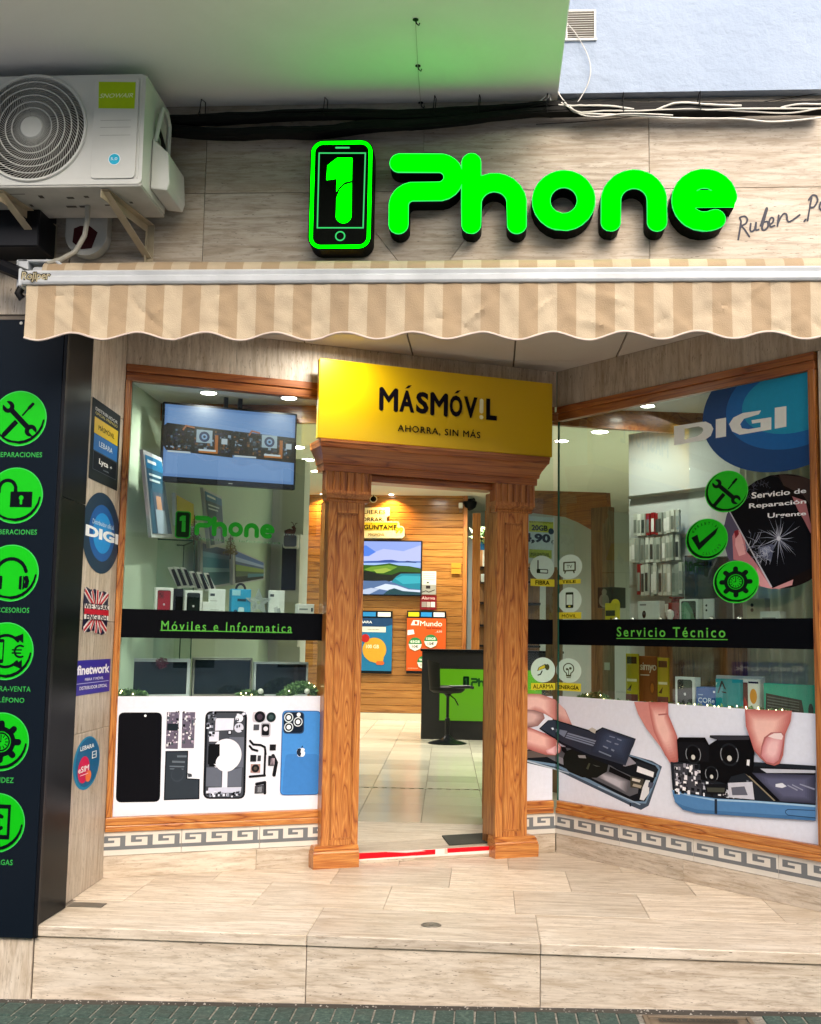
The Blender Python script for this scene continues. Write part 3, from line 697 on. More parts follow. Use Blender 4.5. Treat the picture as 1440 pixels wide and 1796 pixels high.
# ------------------------------------------------------------------ wooden portal
def crown(mb, u0, u1, yb, prof, mi=0, k=.30, kr=None):
    kr = k if kr is None else kr
    """rectangular courses that step out on the front and both ends: prof = (z, out)"""
    vs, fs = [], []
    for z, o in prof: vs += [(u0 - o * k, yb, z), (u0 - o * k, -o, z), (u1 + o * kr, -o, z), (u1 + o * kr, yb, z)]
    for i in range(len(prof) - 1):
        for k in range(4): k2 = (k + 1) % 4; fs.append((i * 4 + k, i * 4 + k2, i * 4 + 4 + k2, i * 4 + 4 + k))
    fs += [(3, 2, 1, 0), tuple(len(prof) * 4 - 4 + k for k in range(4))]
    return mb.add(vs, fs, mi)
por = thing('door_portal', 'varnished oak doorway surround with two fluted pilasters and a heavy cornice', 'doorway', LEFT, (1.83, 0, 0))
for (ua, ub), lab in ((([(1.1632,2.0424)][0][0], [(1.3792,2.0555)][0][0]), 'left'), (([(2.2336,2.0478)][0][0], [(2.443,2.0598)][0][0]), 'right')):
    pl = part('pilaster', MB().box(ua, -.052, .118, ub, .10, 2.055), 'oak_v', por, bevel=.001)
    w = ub - ua; i0, i1 = ua + w * .22, ub - w * .18; zb, zt = .150, 1.985
    part('stile', MB().box(ua - .0005, -.062, .118, i0, -.0525, 2.055), 'oak_v', pl, bevel=.0025); part('stile', MB().box(i1, -.062, .118, ub + .0005, -.0525, 2.055), 'oak_v', pl, bevel=.0025)
    part('rail', MB().box(i0 + .0005, -.062, zt, i1 - .0005, -.0525, 2.055), 'oak_v', pl, bevel=.0025); part('rail', MB().box(i0 + .0005, -.062, .118, i1 - .0005, -.0525, zb), 'oak_v', pl, bevel=.0025)
    part('panel_moulding', MB().box(i0, -.058, zb, i0 + .008, -.0515, zt).box(i1 - .008, -.058, zb, i1, -.0515, zt).box(i0 + .008, -.058, zt - .010, i1 - .008, -.0515, zt).box(i0 + .008, -.058, zb, i1 - .008, -.0515, zb + .010), 'oak_trim_v', pl, bevel=.002)
    cap = MB(); crown(cap, ua, ub, .0, [(2.048, .062), (2.052, .070), (2.060, .072), (2.066, .066), (2.078, .078), (2.090, .092), (2.098, .094)])
    crown(cap, ua, ub, .0, [(2.0985, .090), (2.112, .090)]); crown(cap, ua, ub, .0, [(2.1125, .074), (2.222, .074)])
    W = (ub - ua) + .050; nf = 6
    for k in range(nf + 1):
        x = ua - .023 + (W - .004) * k / nf; cap.tube([(x, -.079, 2.1125), (x, -.079, 2.222)], .0085, 8)
    for k in range(5):
        y = -.080 + k * .019
        cap.tube([(ub + .0225, y, 2.114), (ub + .0225, y, 2.222)], .0055, 8); cap.tube([(ua - .0225, y, 2.114), (ua - .0225, y, 2.222)], .0055, 8)
    part('capital', cap, 'oak_trim_v', pl, bevel=0)
    bs = MB(); crown(bs, ua, ub, .02, [(0.0, .088), (.072, .090), (.074, .084), (.082, .086), (.090, .082), (.092, .078), (.102, .080), (.108, .074), (.118, .066), (.120, .060)], k=.55 if lab == 'left' else .12, kr=.02 if lab == 'left' else .72)
    part('plinth_block', bs, 'oak_h', pl)
co = MB(); U0, U1 = [(1.1632,2.0424)][0][0], [(2.443,2.0598)][0][0]
crown(co, U0, U1, .05, [(2.2225, .082), (2.262, .084), (2.266, .096), (2.285, .100), (2.305, .112), (2.325, .130), (2.345, .148), (2.352, .160), (2.372, .163), (2.378, .166), (2.392, .166)], k=.56)
part('cornice', co, 'oak_trim_h', por)
part('door_head', MB().box([(1.3792,2.0555)][0][0], -.03, 2.182, [(2.2336,2.0478)][0][0], .10, 2.2215), 'oak_trim_h', por, bevel=.003)
SG = [[(1.0583,2.8483)][0], [(2.5644,2.8376)][0], [(2.5422,2.3651)][0], [(1.0511,2.3694)][0]]
sx0, sx1, sz0, sz1 = (SG[0][0] + SG[3][0]) / 2, (SG[1][0] + SG[2][0]) / 2, 2.394, (SG[0][1] + SG[1][1]) / 2 + .012
ysg = thing('shop_sign', 'yellow box sign with dark lettering on top of the wooden doorway', 'sign', LEFT, ((sx0 + sx1) / 2, -.16, sz0))
plain('sign_yellow', '#dfb600', .35, coat=.15); plain('sign_yellow_side', '#b89c00', .5)
part('sign_box', MB().box(sx0, -.160, sz0, sx1, -.122, sz1), ['sign_yellow'], ysg, bevel=.003)
p = Print(y=-.1606)
tq = [(1.4262,2.5866),(2.1724,2.5881),(2.1793,2.7194),(1.4288,2.7187)]
bw = [[(1.4262,2.5887)][0], [(2.0362,2.5837)][0]]
def put_word(p, t, bl, br, h, c, **kw): 
    p.text(t, bl[0], min(bl[1], br[1]), br[0], min(bl[1], br[1]) + h, c, **kw)
zl = [(1.4262,2.5887)][0][1] ; hh = [(1.4266,2.7184)][0][1] - zl
for t, a, b in (('M', [(1.4238,2.5967)][0][0], [(1.5307,2.5961)][0][0]), ('A', [(1.5437,2.5973)][0][0], [(1.6377,2.6006)][0][0]), ('S', [(1.6485,2.6068)][0][0], [(1.728,2.6088)][0][0]),
                ('M', [(1.7435,2.6154)][0][0], [(1.8462,2.6195)][0][0]), ('O', [(1.8619,2.6262)][0][0], [(1.9455,2.6285)][0][0]), ('V', [(1.9546,2.6346)][0][0], [(2.0436,2.6374)][0][0]), ('L', [(2.1011,2.6479)][0][0], [(2.173,2.6491)][0][0])):
    p.text(t, a, zl, b, zl + hh, '#15101a', bold=.075 if t == 'M' else .04)
    if t in 'AO': p.poly([(( a + b) / 2 + dx, zl + hh + dz) for dx, dz in ((-.012, .010), (.010, .014), (.030, .034), (.006, .030))], '#15101a')
ex = [(2.07,2.6451)][0][0]
p.loops(shape([('+', 's', [(ex, zl + hh - .018), (ex, zl + .048)], .026), ('+', 'c', ex, zl + .012, .013)], (ex - .05, zl - .02, ex + .05, zl + .2)), '#f4efc0')
zs = [(1.5363,2.478)][0][1]; p.text('AHORRA, SIN MÁS', [(1.5363,2.478)][0][0], zs - .012, [(2.0637,2.4853)][0][0], zs + .042, '#15101a', bold=.03, space=1.15)
p.part('sign_lettering', ysg)

# door sill, threshold, tape, mat
sill = struct('door_sill', MB().box([(1.4117,0.0475)][0][0] - .06, -.004, 0.0005, [(2.2623,0.0374)][0][0] + .08, .60, .060), 'trav_h', LEFT, bevel=.002)
p = Print(y=-.0048); a, b = [(1.4117,0.0475)][0][0] - .01, [(2.2623,0.0374)][0][0]
p.poly(rect(a, .018, b, .0605), '#e9dcd6'); c1, c2 = [(1.8771,0.0562)][0][0], [(1.9528,0.0525)][0][0]
p.poly([(a, .026), (c1, .030), (c1, .058), (a, .060)], '#d8061c'); p.poly([(c2, .034), (b, .036), (b, .060), (c2, .060)], '#d8061c')
p.poly([(c1 - .30, .058), (c1 - .18, .048), (c1 - .06, .052), (c1 - .10, .0605), (c1 - .3, .0605)], '#e7c9c6'); p.poly([(a + .2, .026), (a + .34, .030), (a + .42, .026)], '#e7c9c6')
p.poly([(c2 - .018, .03), (c2 + .004, .026), (c2 - .002, .056), (c2 - .016, .060)], '#cdbfae')
p.solo('warning_tape', 'worn red and white tape stuck along the edge of the door sill', 'tape', LEFT, (1.8, 0, .04))
solo('door_mat', 'dark rubber mat corner lying inside the doorway by the right pilaster', 'mat', hprism([(-0.2802,2.2039),(0.0263,2.3633),(0.0462,2.0369),(-0.2236,1.8945)], .0605, .068), 'mat_rubber', FAC, (-.1, 2.3, .06))

# ------------------------------------------------------------------ illuminated shop sign: stroke letters in black returns with lit green faces
k = N('lit_green'); e = k.n('ShaderNodeEmission'); e.inputs[0].default_value = (0.0, 1.0, 0.0, 1); e.inputs[1].default_value = 2.5; k.l(e.outputs[0], k.out.inputs[0]); M['lit_green'] = k.m
k = N('lit_green_rim'); e = k.n('ShaderNodeEmission'); e.inputs[0].default_value = (0.03, .42, .10, 1); e.inputs[1].default_value = .8; k.l(e.outputs[0], k.out.inputs[0]); M['lit_green_rim'] = k.m
SY = -.115
sign = thing('shop_sign', 'illuminated bright green shop name letters with phone emblem on the stone fascia', 'sign', FAC, (.3, SY, 3.05))
def lift(ops_pts): return ops_pts
SIGN = []
def letter(ops, bb, label):
    L = islands(shape(ops, bb, 150)); mb = MB(); SIGN.extend(L)
    for g in L: mb.prism(g, SY + .004, -.004, 0)
    lo = part('letter', mb, ['return_black'], sign, label=label)
    f = MB(); r = MB()
    inner = islands(shape([(s, kd, (a[0]), (a[1] - .006 if s == '+' else a[1] + .006)) if kd == 's' else ((s, 'c', a[0], a[1], a[2] + (-.003 if s == '+' else .003)) if kd == 'c' else (s, kd, *a)) for s, kd, *a in ops], bb, 150))
    for g in L: r.prism(g, SY + .001, SY + .0038, 0)
    for g in inner: f.flat(g, SY, 0)
    part('lit_edge', r, 'lit_green_rim', lo); part('lit_face', f, 'lit_green', lo)
def cv(l): return l
W0 = [(-0.9959,3.4504),(-0.993,3.3586)]; SW = W0[0][1] - W0[1][1]
pt = lambda *a: a
A_ = [(-0.4217,3.396),(-0.2436,3.3937),(-0.2427,3.327),(-0.2418,3.2606),(-0.3569,3.2619),(-0.3557,3.1928),(-0.4223,3.1935),(-0.4207,3.1097)]
def arcp(c, r, a0, a1, n=20): return arc(c[0], c[1], r, a0, a1, n)
rP = (A_[1][1] - A_[3][1]) / 2; cP = (A_[1][0], (A_[1][1] + A_[3][1]) / 2); rq = A_[4][0] - A_[6][0]; cq = (A_[4][0], A_[4][1] - rq)
pathP = [A_[0], A_[1]] + arcp(cP, rP, 90, -90) + [A_[4]] + arcp(cq, rq, 90, 180) + [A_[7]]
letter([('+', 's', pathP, SW)], (-.6, 2.9, .2, 3.8), 'capital letter P')
H = [(-0.0988,3.3945),(-0.0957,3.1067),(0.0048,3.1988),(0.106,3.1978),(0.1065,3.1049)]
rH = H[3][0] - H[2][0]
letter([('+', 's', [H[0], H[1]], SW * .98), ('+', 's', arcp((H[2][0] , H[2][1]), rH, 180, 0) + [H[4]], SW * .98), ('+', 's', [H[0], (H[0][0], H[2][1])], SW * .98)], (-.2, 2.9, .4, 3.8), 'letter h')
O = [(0.3123,3.213),(0.4533,3.2115),(0.3698,3.2124)]
ro, ri = O[1][0] - O[0][0], O[2][0] - O[0][0]
letter([('+', 'c', O[0][0], O[0][1], ro), ('-', 'c', O[0][0], O[0][1], ri)], (0, 2.9, .6, 3.6), 'letter o')
Nn = [(0.5189,3.1128),(0.5192,3.2081),(0.7215,3.206),(0.7208,3.1109),(0.6205,3.207)]
rN = (Nn[2][0] - Nn[1][0]) / 2
letter([('+', 's', [Nn[0]] + arcp((Nn[4][0], Nn[4][1]), rN, 180, 0) + [Nn[3]], SW * .98)], (.3, 2.9, .9, 3.6), 'letter n')
Ee = [(0.927,3.2083),(1.0254,3.2073),(1.0255,3.2127),(0.9416,3.2136),(0.9721,3.1212)]
rE = Ee[1][0] - Ee[0][0]; cE = Ee[0]
letter([('+', 's', arcp(cE, rE, -62, -352, 36), SW), ('+', 'p', rect(cE[0] - rE * .72, Ee[2][1] - SW * .42, cE[0] + rE * 1.32, Ee[2][1] + SW * .40))], (.6, 2.9, 1.3, 3.6), 'letter e')
Q = [(-0.832,3.5084),(-0.5417,3.5042),(-0.5387,2.9946),(-0.824,2.9967)]
qx0, qx1, qz0, qz1 = (Q[0][0] + Q[3][0]) / 2, (Q[1][0] + Q[2][0]) / 2, Q[2][1], Q[0][1]
cr = .058
em = part('phone_emblem', MB().prism(rrect(qx0, qz0, qx1, qz1, cr, 8), SY + .002, -.004), 'return_black', sign, bevel=.002, label='black phone outline with a green numeral one')
mb = MB(); mb.flat([rrect(qx0 + .006, qz0 + .006, qx1 - .006, qz1 - .006, cr - .006, 8), rrect(qx0 + .021, qz0 + .021, qx1 - .021, qz1 - .021, cr - .021, 8)], SY); part('lit_frame', mb, 'lit_green', em)
S = [(-0.7905,3.4502),(-0.5741,3.4473),(-0.5767,3.0917),(-0.7896,3.0935)]
mb = MB(); mb.flat([S, [(S[0][0] + .006, S[0][1] - .006), (S[1][0] - .006, S[1][1] - .006), (S[2][0] - .006, S[2][1] + .006), (S[3][0] + .006, S[3][1] + .006)]], SY)
e_ = [(-0.7113,3.4716),(-0.6524,3.4708),(-0.6822,3.0573),(-0.659,3.0571)]
mb.flat(shape([('+', 's', [e_[0], e_[1]], .008)], (e_[0][0] - .02, e_[0][1] - .02, e_[1][0] + .02, e_[1][1] + .02), 40), SY)
r_ = e_[3][0] - e_[2][0]; mb.flat([circle(*e_[2], r_), circle(*e_[2], r_ - .006)], SY); part('screen_outline', mb, 'lit_green_rim', em)
one = [(-0.7482,3.3886),(-0.704,3.4239),(-0.6366,3.423),(-0.6358,3.3158),(-0.6667,3.309),(-0.692,3.2852),(-0.7044,3.2631),(-0.7042,3.3255),(-0.7507,3.3189)]
two = [(-0.6356,3.3068),(-0.669,3.2965),(-0.6917,3.2718),(-0.7029,3.2364),(-0.7041,3.1476)]
mb = MB(); mb.flat(one, SY); b0 = [(-0.669,3.1517)][0]; rr = [(-0.6338,3.1514)][0][0] - b0[0]
mb.flat([*[(-0.7029,3.2364),(-0.6891,3.2736),(-0.6664,3.2965),(-0.6356,3.3051),(-0.6338,3.1514)], *arcp(b0, rr, -10, -170, 12)], SY - .0003); part('numeral', mb, 'lit_green', em)
# handwritten name on the stone
k = [[(1.0955,3.0684),(1.1031,3.1096),(1.109,3.1509),(1.104,3.1693),(1.1259,3.1756),(1.137,3.1617),(1.1297,3.1415),(1.1122,3.1306),(1.1249,3.114),(1.1444,3.0817)], [(1.1515,3.1413),(1.1484,3.1138),(1.1552,3.1046),(1.1685,3.1154),(1.1751,3.1457),(1.1728,3.1136),(1.1858,3.1135)], [(1.1948,3.1317),(1.2178,3.2051),(1.2249,3.2096),(1.2173,3.1775),(1.2007,3.1225),(1.2118,3.1114),(1.2268,3.1269),(1.2255,3.1498),(1.2125,3.1481)],
     [(1.2269,3.1314),(1.2471,3.145),(1.2518,3.1633),(1.2415,3.168),(1.2325,3.1498),(1.2381,3.1268),(1.2556,3.1312)], [(1.2747,3.1787),(1.2725,3.154),(1.2685,3.1292)], [(1.2705,3.1421),(1.2832,3.1695),(1.2974,3.1859),(1.3095,3.1821),(1.3108,3.1619),(1.3175,3.149),(1.3367,3.1561),(1.3666,3.1797)],
     [(1.3858,3.1502),(1.3921,3.1574)], [(1.4006,3.1528),(1.4086,3.2031),(1.4202,3.2582),(1.4079,3.2491),(1.4231,3.2692),(1.4404,3.2672),(1.4459,3.2441),(1.4306,3.2167),(1.4132,3.2123)], [(1.4743,3.2392),(1.4613,3.2375),(1.4539,3.2165),(1.4604,3.2008),(1.4765,3.2208),(1.4778,3.2025),(1.4952,3.2115)], [(1.503,3.1747),(1.5268,3.2662),(1.5127,3.2205),(1.5297,3.2111)]]
p = Print(y=-.0015, step=.0002)
def smooth_pts(pts, n=5):
    out = []; P = [Vector(q) for q in pts]; P = [P[0]] + P + [P[-1]]
    for i in range(1, len(P) - 2):
        for t in range(n):
            t /= n; a, b, c, d = P[i - 1], P[i], P[i + 1], P[i + 2]
            out.append(tuple(.5 * ((2 * b) + (c - a) * t + (2 * a - 5 * b + 4 * c - d) * t * t + (-a + 3 * b - 3 * c + d) * t ** 3)))
    return out + [tuple(P[-1])]
for st in k: p.stroke(smooth_pts(st), .0085, '#2c2f3d', res=110)
p.solo('painted_signature', 'handwritten dark signature on the stone right of the green letters', 'lettering', FAC, (1.1, 0, 3.2))

# ------------------------------------------------------------------ awning
AY = -.30; AX0, AX1 = -2.055, 2.6
aw = thing('awning', 'retracted awning with white front bar and tan and cream striped scalloped valance', 'awning', FAC, (0, AY, 2.8))
prof = [(AY + .030, 2.843), (AY - .004, 2.843), (AY - .010, 2.836), (AY - .006, 2.818), (AY - .013, 2.812), (AY - .013, 2.790), (AY - .006, 2.780), (AY + .028, 2.778)]
mb = MB(); n = len(prof); mb.add([(AX0, a, b) for a, b in prof] + [(AX1, a, b) for a, b in prof], [(i, (i + 1) % n, (i + 1) % n + n, i + n) for i in range(n)] + [tuple(range(n))[::-1], tuple(range(n, 2 * n))])
part('front_bar', mb, 'white_alu', aw, bevel=.0015)
# rolled cloth behind the bar
mb = MB(); prof = []
for k in range(13): a = R_(200 - 190 * k / 12); prof.append((-.155 + .062 * math.cos(a), 2.862 + .062 * math.sin(a)))
prof = [(AY + .035, 2.838)] + [(AY + .075, 2.862)] + prof
ns = 60; vs = []
for i in range(ns + 1):
    x = AX0 + .05 + (AX1 - AX0 - .05) * i / ns
    for j, (a, b) in enumerate(prof): vs.append((x, a, b + .004 * math.sin(x * 9 + j) * (1 if j < 5 else .3)))
m = len(prof); fs = [(i * m + j, i * m + j + 1, (i + 1) * m + j + 1, (i + 1) * m + j) for i in range(ns) for j in range(m - 1)]
part('rolled_cloth', MB().add(vs, fs), 'awning_cloth', aw, smooth=True)
# valance
per = .2975; vx0 = -2.034; NXV, NZV = 560, 14; vs = []; zt = 2.782
rv_ = random.Random(3); wr = [(rv_.uniform(-2, 2.6), rv_.uniform(2.55, 2.76), rv_.uniform(-1, 1), rv_.uniform(.04, .13), rv_.uniform(-.010, .010)) for _ in range(110)]
def vdepth(x, z):
    d = .006 * math.sin(x * 5.2) * (zt - z) / .2 + .004 * math.sin(x * 17 + 1.3) * (zt - z) / .2 + .0015 * math.sin(x * 60 + z * 30)
    for cx, cz, sl, w, a in wr:
        u = (z - cz) - sl * (x - cx); d += a * math.exp(-(u / .012) ** 2 - ((x - cx) / w) ** 2)
    return d
def zbot(x):
    ph = (x + 1.965) / per; return 2.5615 + .0125 * (-math.cos(2 * math.pi * (ph + .0)) * -1) + (.0 if x > -1.99 else 0)
edge = []
for i in range(NXV + 1):
    x = vx0 + (2.55 - vx0) * i / NXV; zb = 2.5500 + .0165 * math.sin(2 * math.pi * ((x + 1.675) / per - .25)) 
    for j in range(NZV + 1):
        z = zt + (zb - zt) * j / NZV; vs.append((x, AY + .004 + vdepth(x, z), z))
    edge.append((x, AY + .004 + vdepth(x, zb) - .001, zb - .001))
m = NZV + 1; fs = [(i * m + j, i * m + j + 1, (i + 1) * m + j + 1, (i + 1) * m + j) for i in range(NXV) for j in range(NZV)]
val = part('valance', MB().add(vs, fs), 'awning_cloth', aw, smooth=True)
plain('binding', (.62, .52, .46), .8, vary=.15)
part('binding', MB().tube(edge[::2], .0048, 6), 'binding', val, smooth=True)
part('end_bracket', MB().box(AX0 - .012, AY - .016, 2.770, AX0 + .003, AY + .045, 2.850).prism([(AX0 - .075, 2.93), (AX0 + .11, 2.93), (AX0 + .20, 2.855), (AX0 + .188, 2.848), (AX0 + .10, 2.918), (AX0 - .06, 2.918), (AX0 - .055, 2.84), (AX0 - .075, 2.84)], AY + .10, AY + .28)
     .box(AX0 - .07, AY + .10, 2.80, AX0 - .02, AY + .28, 2.93), 'white_alu', aw, bevel=.004)
part('folding_arm', MB().tube([(AX0 - .02, AY + .06, 2.80), (AX0 - .035, AY + .05, 2.755), (AX0 - .020, AY + .06, 2.735)], .018, 8).tube([(AX0 + .02, AY + .06, 2.80), (-.6, AY + .12, 2.80), (.2, AY + .10, 2.81)], .018, 8), 'black_plastic', aw, smooth=True)
part('roller_tube', MB().tube([(AX0, -.155, 2.862), (AX1, -.155, 2.862)], .045, 14), 'white_alu', aw)
p = Print(y=AY - .0145, step=.0002); q = [(-2.0558,2.7875),(-1.9209,2.7936),(-1.9212,2.8245),(-2.0573,2.8376)]
zb_, zt_ = 2.787, 2.834
p.text('Rojiper', q[0][0] - .001, zb_ - .004, q[1][0] + .002, zt_ + .003, '#16130c', bold=.09, space=.86, shear=.1); p.text('Rojiper', q[0][0] + .003, zb_, q[1][0] - .002, zt_ - .001, '#a39a7c', bold=.02, space=.95, shear=.1)
p.part('maker_lettering', aw)
# dark neighbour fascia at the far left
nb = thing('neighbour_canopy', 'black metal canopy box of the neighbouring shop at the left edge', 'canopy', FAC, (-2.6, 0, 3.0))
part('canopy_box', MB().box(-3.4, -.20, 2.99, -2.035, -.001, 3.42), 'black_plastic', nb, bevel=.006)
part('canopy_arm', MB().tube([(-2.36, -.19, 2.985), (-2.20, -.21, 2.90), (-2.07, -.22, 2.845)], .030, 8), 'black_plastic', nb, smooth=True)

# ------------------------------------------------------------------ air conditioner
ax0, ax1, ay0, ay1, az0, az1 = -2.330, -1.492, -.45, -.10, 3.165, 3.662
ac = thing('air_conditioner', 'outdoor air conditioning unit with round fan grille on brackets above the awning', 'air conditioner', FAC, (-1.9, -.3, az0))
fcx, fcz = [(-1.9814,3.4251)][0]; fr_ = .232
mb = MB(); hole = circle(fcx, fcz, fr_, 56)
mb.prism([rrect(ax0, az0 + .006, ax1, az1, .022, 4), hole[::-1]], ay0, ay0 + .012)
mb.box(ax0, ay0 + .0125, az1 - .012, ax1, ay1, az1 - .001).box(ax1 - .012, ay0 + .0125, az0 + .006, ax1 - .001, ay1, az1 - .0125).box(ax0, ay0 + .0125, az0 + .006, ax0 + .012, ay1, az1 - .0125)
part('casing', mb, 'ac_white', ac, bevel=.003)
part('base_pan', MB().box(ax0 + .004, ay0 + .010, az0 - .004, ax1 - .004, ay1 + .01, az0 + .0055).box(ax0 + .004, ay0 + .004, az0 - .004, ax1 - .004, ay0 + .012, az0 + .020), 'ac_metal', ac, bevel=.002)
mb = MB(); rs2 = random.Random(5)
for x, y, w, d in ((-2.13, -.38, .10, .004), (-1.98, -.36, .02, .03), (-1.86, -.34, .03, .02), (-2.06, -.26, .012, .025), (-1.78, -.35, .02, .02), (-1.90, -.24, .045, .02), (-1.84, -.24, .04, .02), (-1.72, -.25, .03, .012), (-1.69, -.25, .02, .012), (-1.62, -.16, .02, .03), (-1.60, -.28, .014, .02)):
    mb.box(x, y, az0 - .0052, x + w, y + d, az0 - .0042)
part('drain_slot', mb, 'ac_dark', ac, kind='stuff')
part('coil_back', MB().box(ax0 + .02, ay1 - .02, az0 + .01, ax1 - .02, ay1, az1 - .02), 'ac_dark', ac)
part('grille_ring', MB().lathe([(fr_ - .004, .004), (fr_ - .002, -.010), (fr_ + .006, -.012), (fr_ + .012, 0), (fr_ + .012, .004)], fcx, ay0, fcz, axis='y', n=56).xf(lambda x, y, z: (x, y, z)), 'ac_white', ac, smooth=True) if False else None
mb = MB()
def torus(mb, cx, cy_, cz, R, r, n=56, k=6): return mb.tube([(cx + R * math.cos(2 * math.pi * i / n), cy_, cz + R * math.sin(2 * math.pi * i / n)) for i in range(n)], r, k, closed=True)
torus(mb, fcx, ay0 - .004, fcz, fr_ + .003, .008)
for R in (.205, .176, .146, .116, .088): torus(mb, fcx, ay0 - .010, fcz, R, .0030, 48, 5)
part('grille_ring', mb, 'ac_white', ac, smooth=True)
mb = MB(); sp = MB(); NB = 84
for i in range(NB):
    a = 2 * math.pi * i / NB; pts = []
    for j in range(7): t = j / 6; R = .052 + (fr_ - .052) * t; b = a - 1.1 * t; pts.append((fcx + R * math.cos(b), ay0 - .012 + .006 * t, fcz + R * math.sin(b)))
    sp.tube(pts, .0016, 4, caps=False)
part('grille_wires', sp, 'ac_metal', ac, kind='stuff')
part('grille_boss', MB().lathe([(.050, .006), (.052, -.010), (.046, -.016), (.001, -.019)], fcx, ay0, fcz, axis='y', n=32), 'ac_white', ac, smooth=True)
fan = MB()
for i in range(3):
    a = i * 2.094
    vs = []
    for j in range(6):
        R = .05 + .165 * j / 5
        for s in (-.42, .42): b = a + s * (1.0 if j > 1 else .7) + .5 * j / 5; vs.append((fcx + R * math.cos(b), ay0 + .07 + s * .07, fcz + R * math.sin(b)))
    fan.add(vs, [(2 * j, 2 * j + 1, 2 * j + 3, 2 * j + 2) for j in range(5)])
part('fan_blades', fan, 'ac_dark', ac)
q = [(-1.7167,3.6398),(-1.5118,3.636),(-1.5191,3.192),(-1.7194,3.1944)]
px0, px1, pz0, pz1 = q[3][0] + .006, q[1][0] - .008, q[3][1], q[0][1]
mb = MB().prism(rrect(px0, pz0, px1, pz1, .018), ay0 - .007, ay0 - .0005); part('raised_panel', mb, 'ac_white', ac, bevel=.004, seg=2)
part('corner_rib', MB().box(ax1 - .040, ay0 - .004, az0 + .03, ax1 - .034, ay0 - .0002, az1 - .02).box(ax1 - .022, ay0 - .004, az0 + .03, ax1 - .016, ay0 - .0002, az1 - .02), 'ac_white', ac, bevel=.001)
p = Print(y=ay0 - .0076, step=.0003); q = [(-1.6969,3.6272),(-1.534,3.6225),(-1.5344,3.5027),(-1.6926,3.507)]
p.poly([q[0], q[3], q[2], q[1]], '#a4c400'); qq = [(-1.6899,3.5532),(-1.5432,3.5507),(-1.5392,3.5728),(-1.686,3.5754)]; p.text('SNOWAIR', qq[0][0], qq[0][1], qq[1][0], qq[2][1], '#dfe8b0', bold=.01, space=1.0, shear=.3)
c_ = [(-1.6117,3.2779),(-1.5852,3.2775)]; r_ = c_[1][0] - c_[0][0]; p.poly(circle(*c_[0], r_, 28), '#e6f4f4'); p.poly(circle(*c_[0], r_ * .88, 28), '#1fb6dc'); p.text('5,0', c_[0][0] - r_ * .6, c_[0][1] - .006, c_[0][0] + r_ * .5, c_[0][1] + .008, '#e8f8ff')
for zz in (635, 677, 725): l = [(-1.6799,3.4513),(-1.5468,3.4492)]; off = (zz - 635) / 3 * .00223; p.poly(rect(l[0][0], l[0][1] - off - .0009, l[1][0], l[0][1] - off + .0005), '#7e8078')
p.part('front_labels', ac)
# valve cover and service side
vz0, vz1 = 3.215, 3.60
mb = MB().prism([(ax1 + .001, 3.43), (ax1 + .075, 3.36), (ax1 + .085, 3.225), (ax1 + .075, 3.190), (ax1 + .001, 3.200)], ay0 + .12, ay1 + .03); part('valve_cover', mb, 'ac_white', ac, bevel=.006, seg=2)
part('handle_rim', MB().tube([(ax1 + .006, -.30, 3.43), (ax1 + .022, -.31, 3.50), (ax1 + .028, -.28, 3.585), (ax1 + .020, -.20, 3.61), (ax1 + .014, -.13, 3.575), (ax1 + .010, -.12, 3.44)], .010, 8), 'ac_white', ac, smooth=True)
part('service_label', MB().box(ax1 + .001, -.27, 3.42, ax1 + .003, -.14, 3.57), 'ac_metal', ac)
part('valve_hose', MB().tube([(ax1 + .012, -.29, 3.50), (ax1 + .022, -.25, 3.45), (ax1 + .012, -.20, 3.39)], .008, 6).tube([(ax1 + .012, -.27, 3.49), (ax1 + .024, -.23, 3.44), (ax1 + .014, -.17, 3.38)], .006, 6), 'black_rubber', ac, smooth=True)
# wall brackets: wall rail, arm, diagonal
def bracket(x, label):
    b = thing('wall_bracket', label, 'bracket', FAC, (x, 0, 2.9), 'steel brackets carrying the air conditioner')
    t = .004; w = .034
    sk = lambda a, b_, c: (a + .075 * min(1, max(0, -b_ / .43)) * -1, b_, c)
    part('arm', MB().box(x, ay0 + .02, az0 - .044, x + t, -.004, az0 - .006).box(x + t, ay0 + .02, az0 - .010, x + w, -.004, az0 - .006).xf(sk), 'bracket', b, bevel=.001)
    part('wall_rail', MB().box(x, -.008, 2.965, x + w, -.004, az0 - .006).box(x, -.036, 2.965, x + t, -.0082, az0 - .046), 'bracket', b, bevel=.001)
    A, B = Vector((0, ay0 + .035, az0 - .012)), Vector((0, -.012, 3.0)); d = (B - A).normalized(); nn = Vector((0, -d.z, d.y))
    mb = MB()
    for (xa, xb, na, nb_) in ((x - .004, x - .001, -.004, .040), (x - .001, x + .030, -.004, .000)):
        vs = [(xx, (P + nn * s).y, (P + nn * s).z) for P in (A, B) for xx in (xa, xb) for s in (na, nb_)]
        mb.add(vs, [(0, 1, 3, 2), (4, 6, 7, 5), (0, 4, 5, 1), (2, 3, 7, 6), (0, 2, 6, 4), (1, 5, 7, 3)])
    part('diagonal_brace', mb.xf(sk), 'bracket', b, bevel=.001)
    return b
bracket(-1.600, 'right steel bracket with diagonal brace under the air conditioner'); bracket(-2.062, 'left steel bracket with diagonal brace beside the drain hose')
hp = [(-1.8827,3.118)][0]
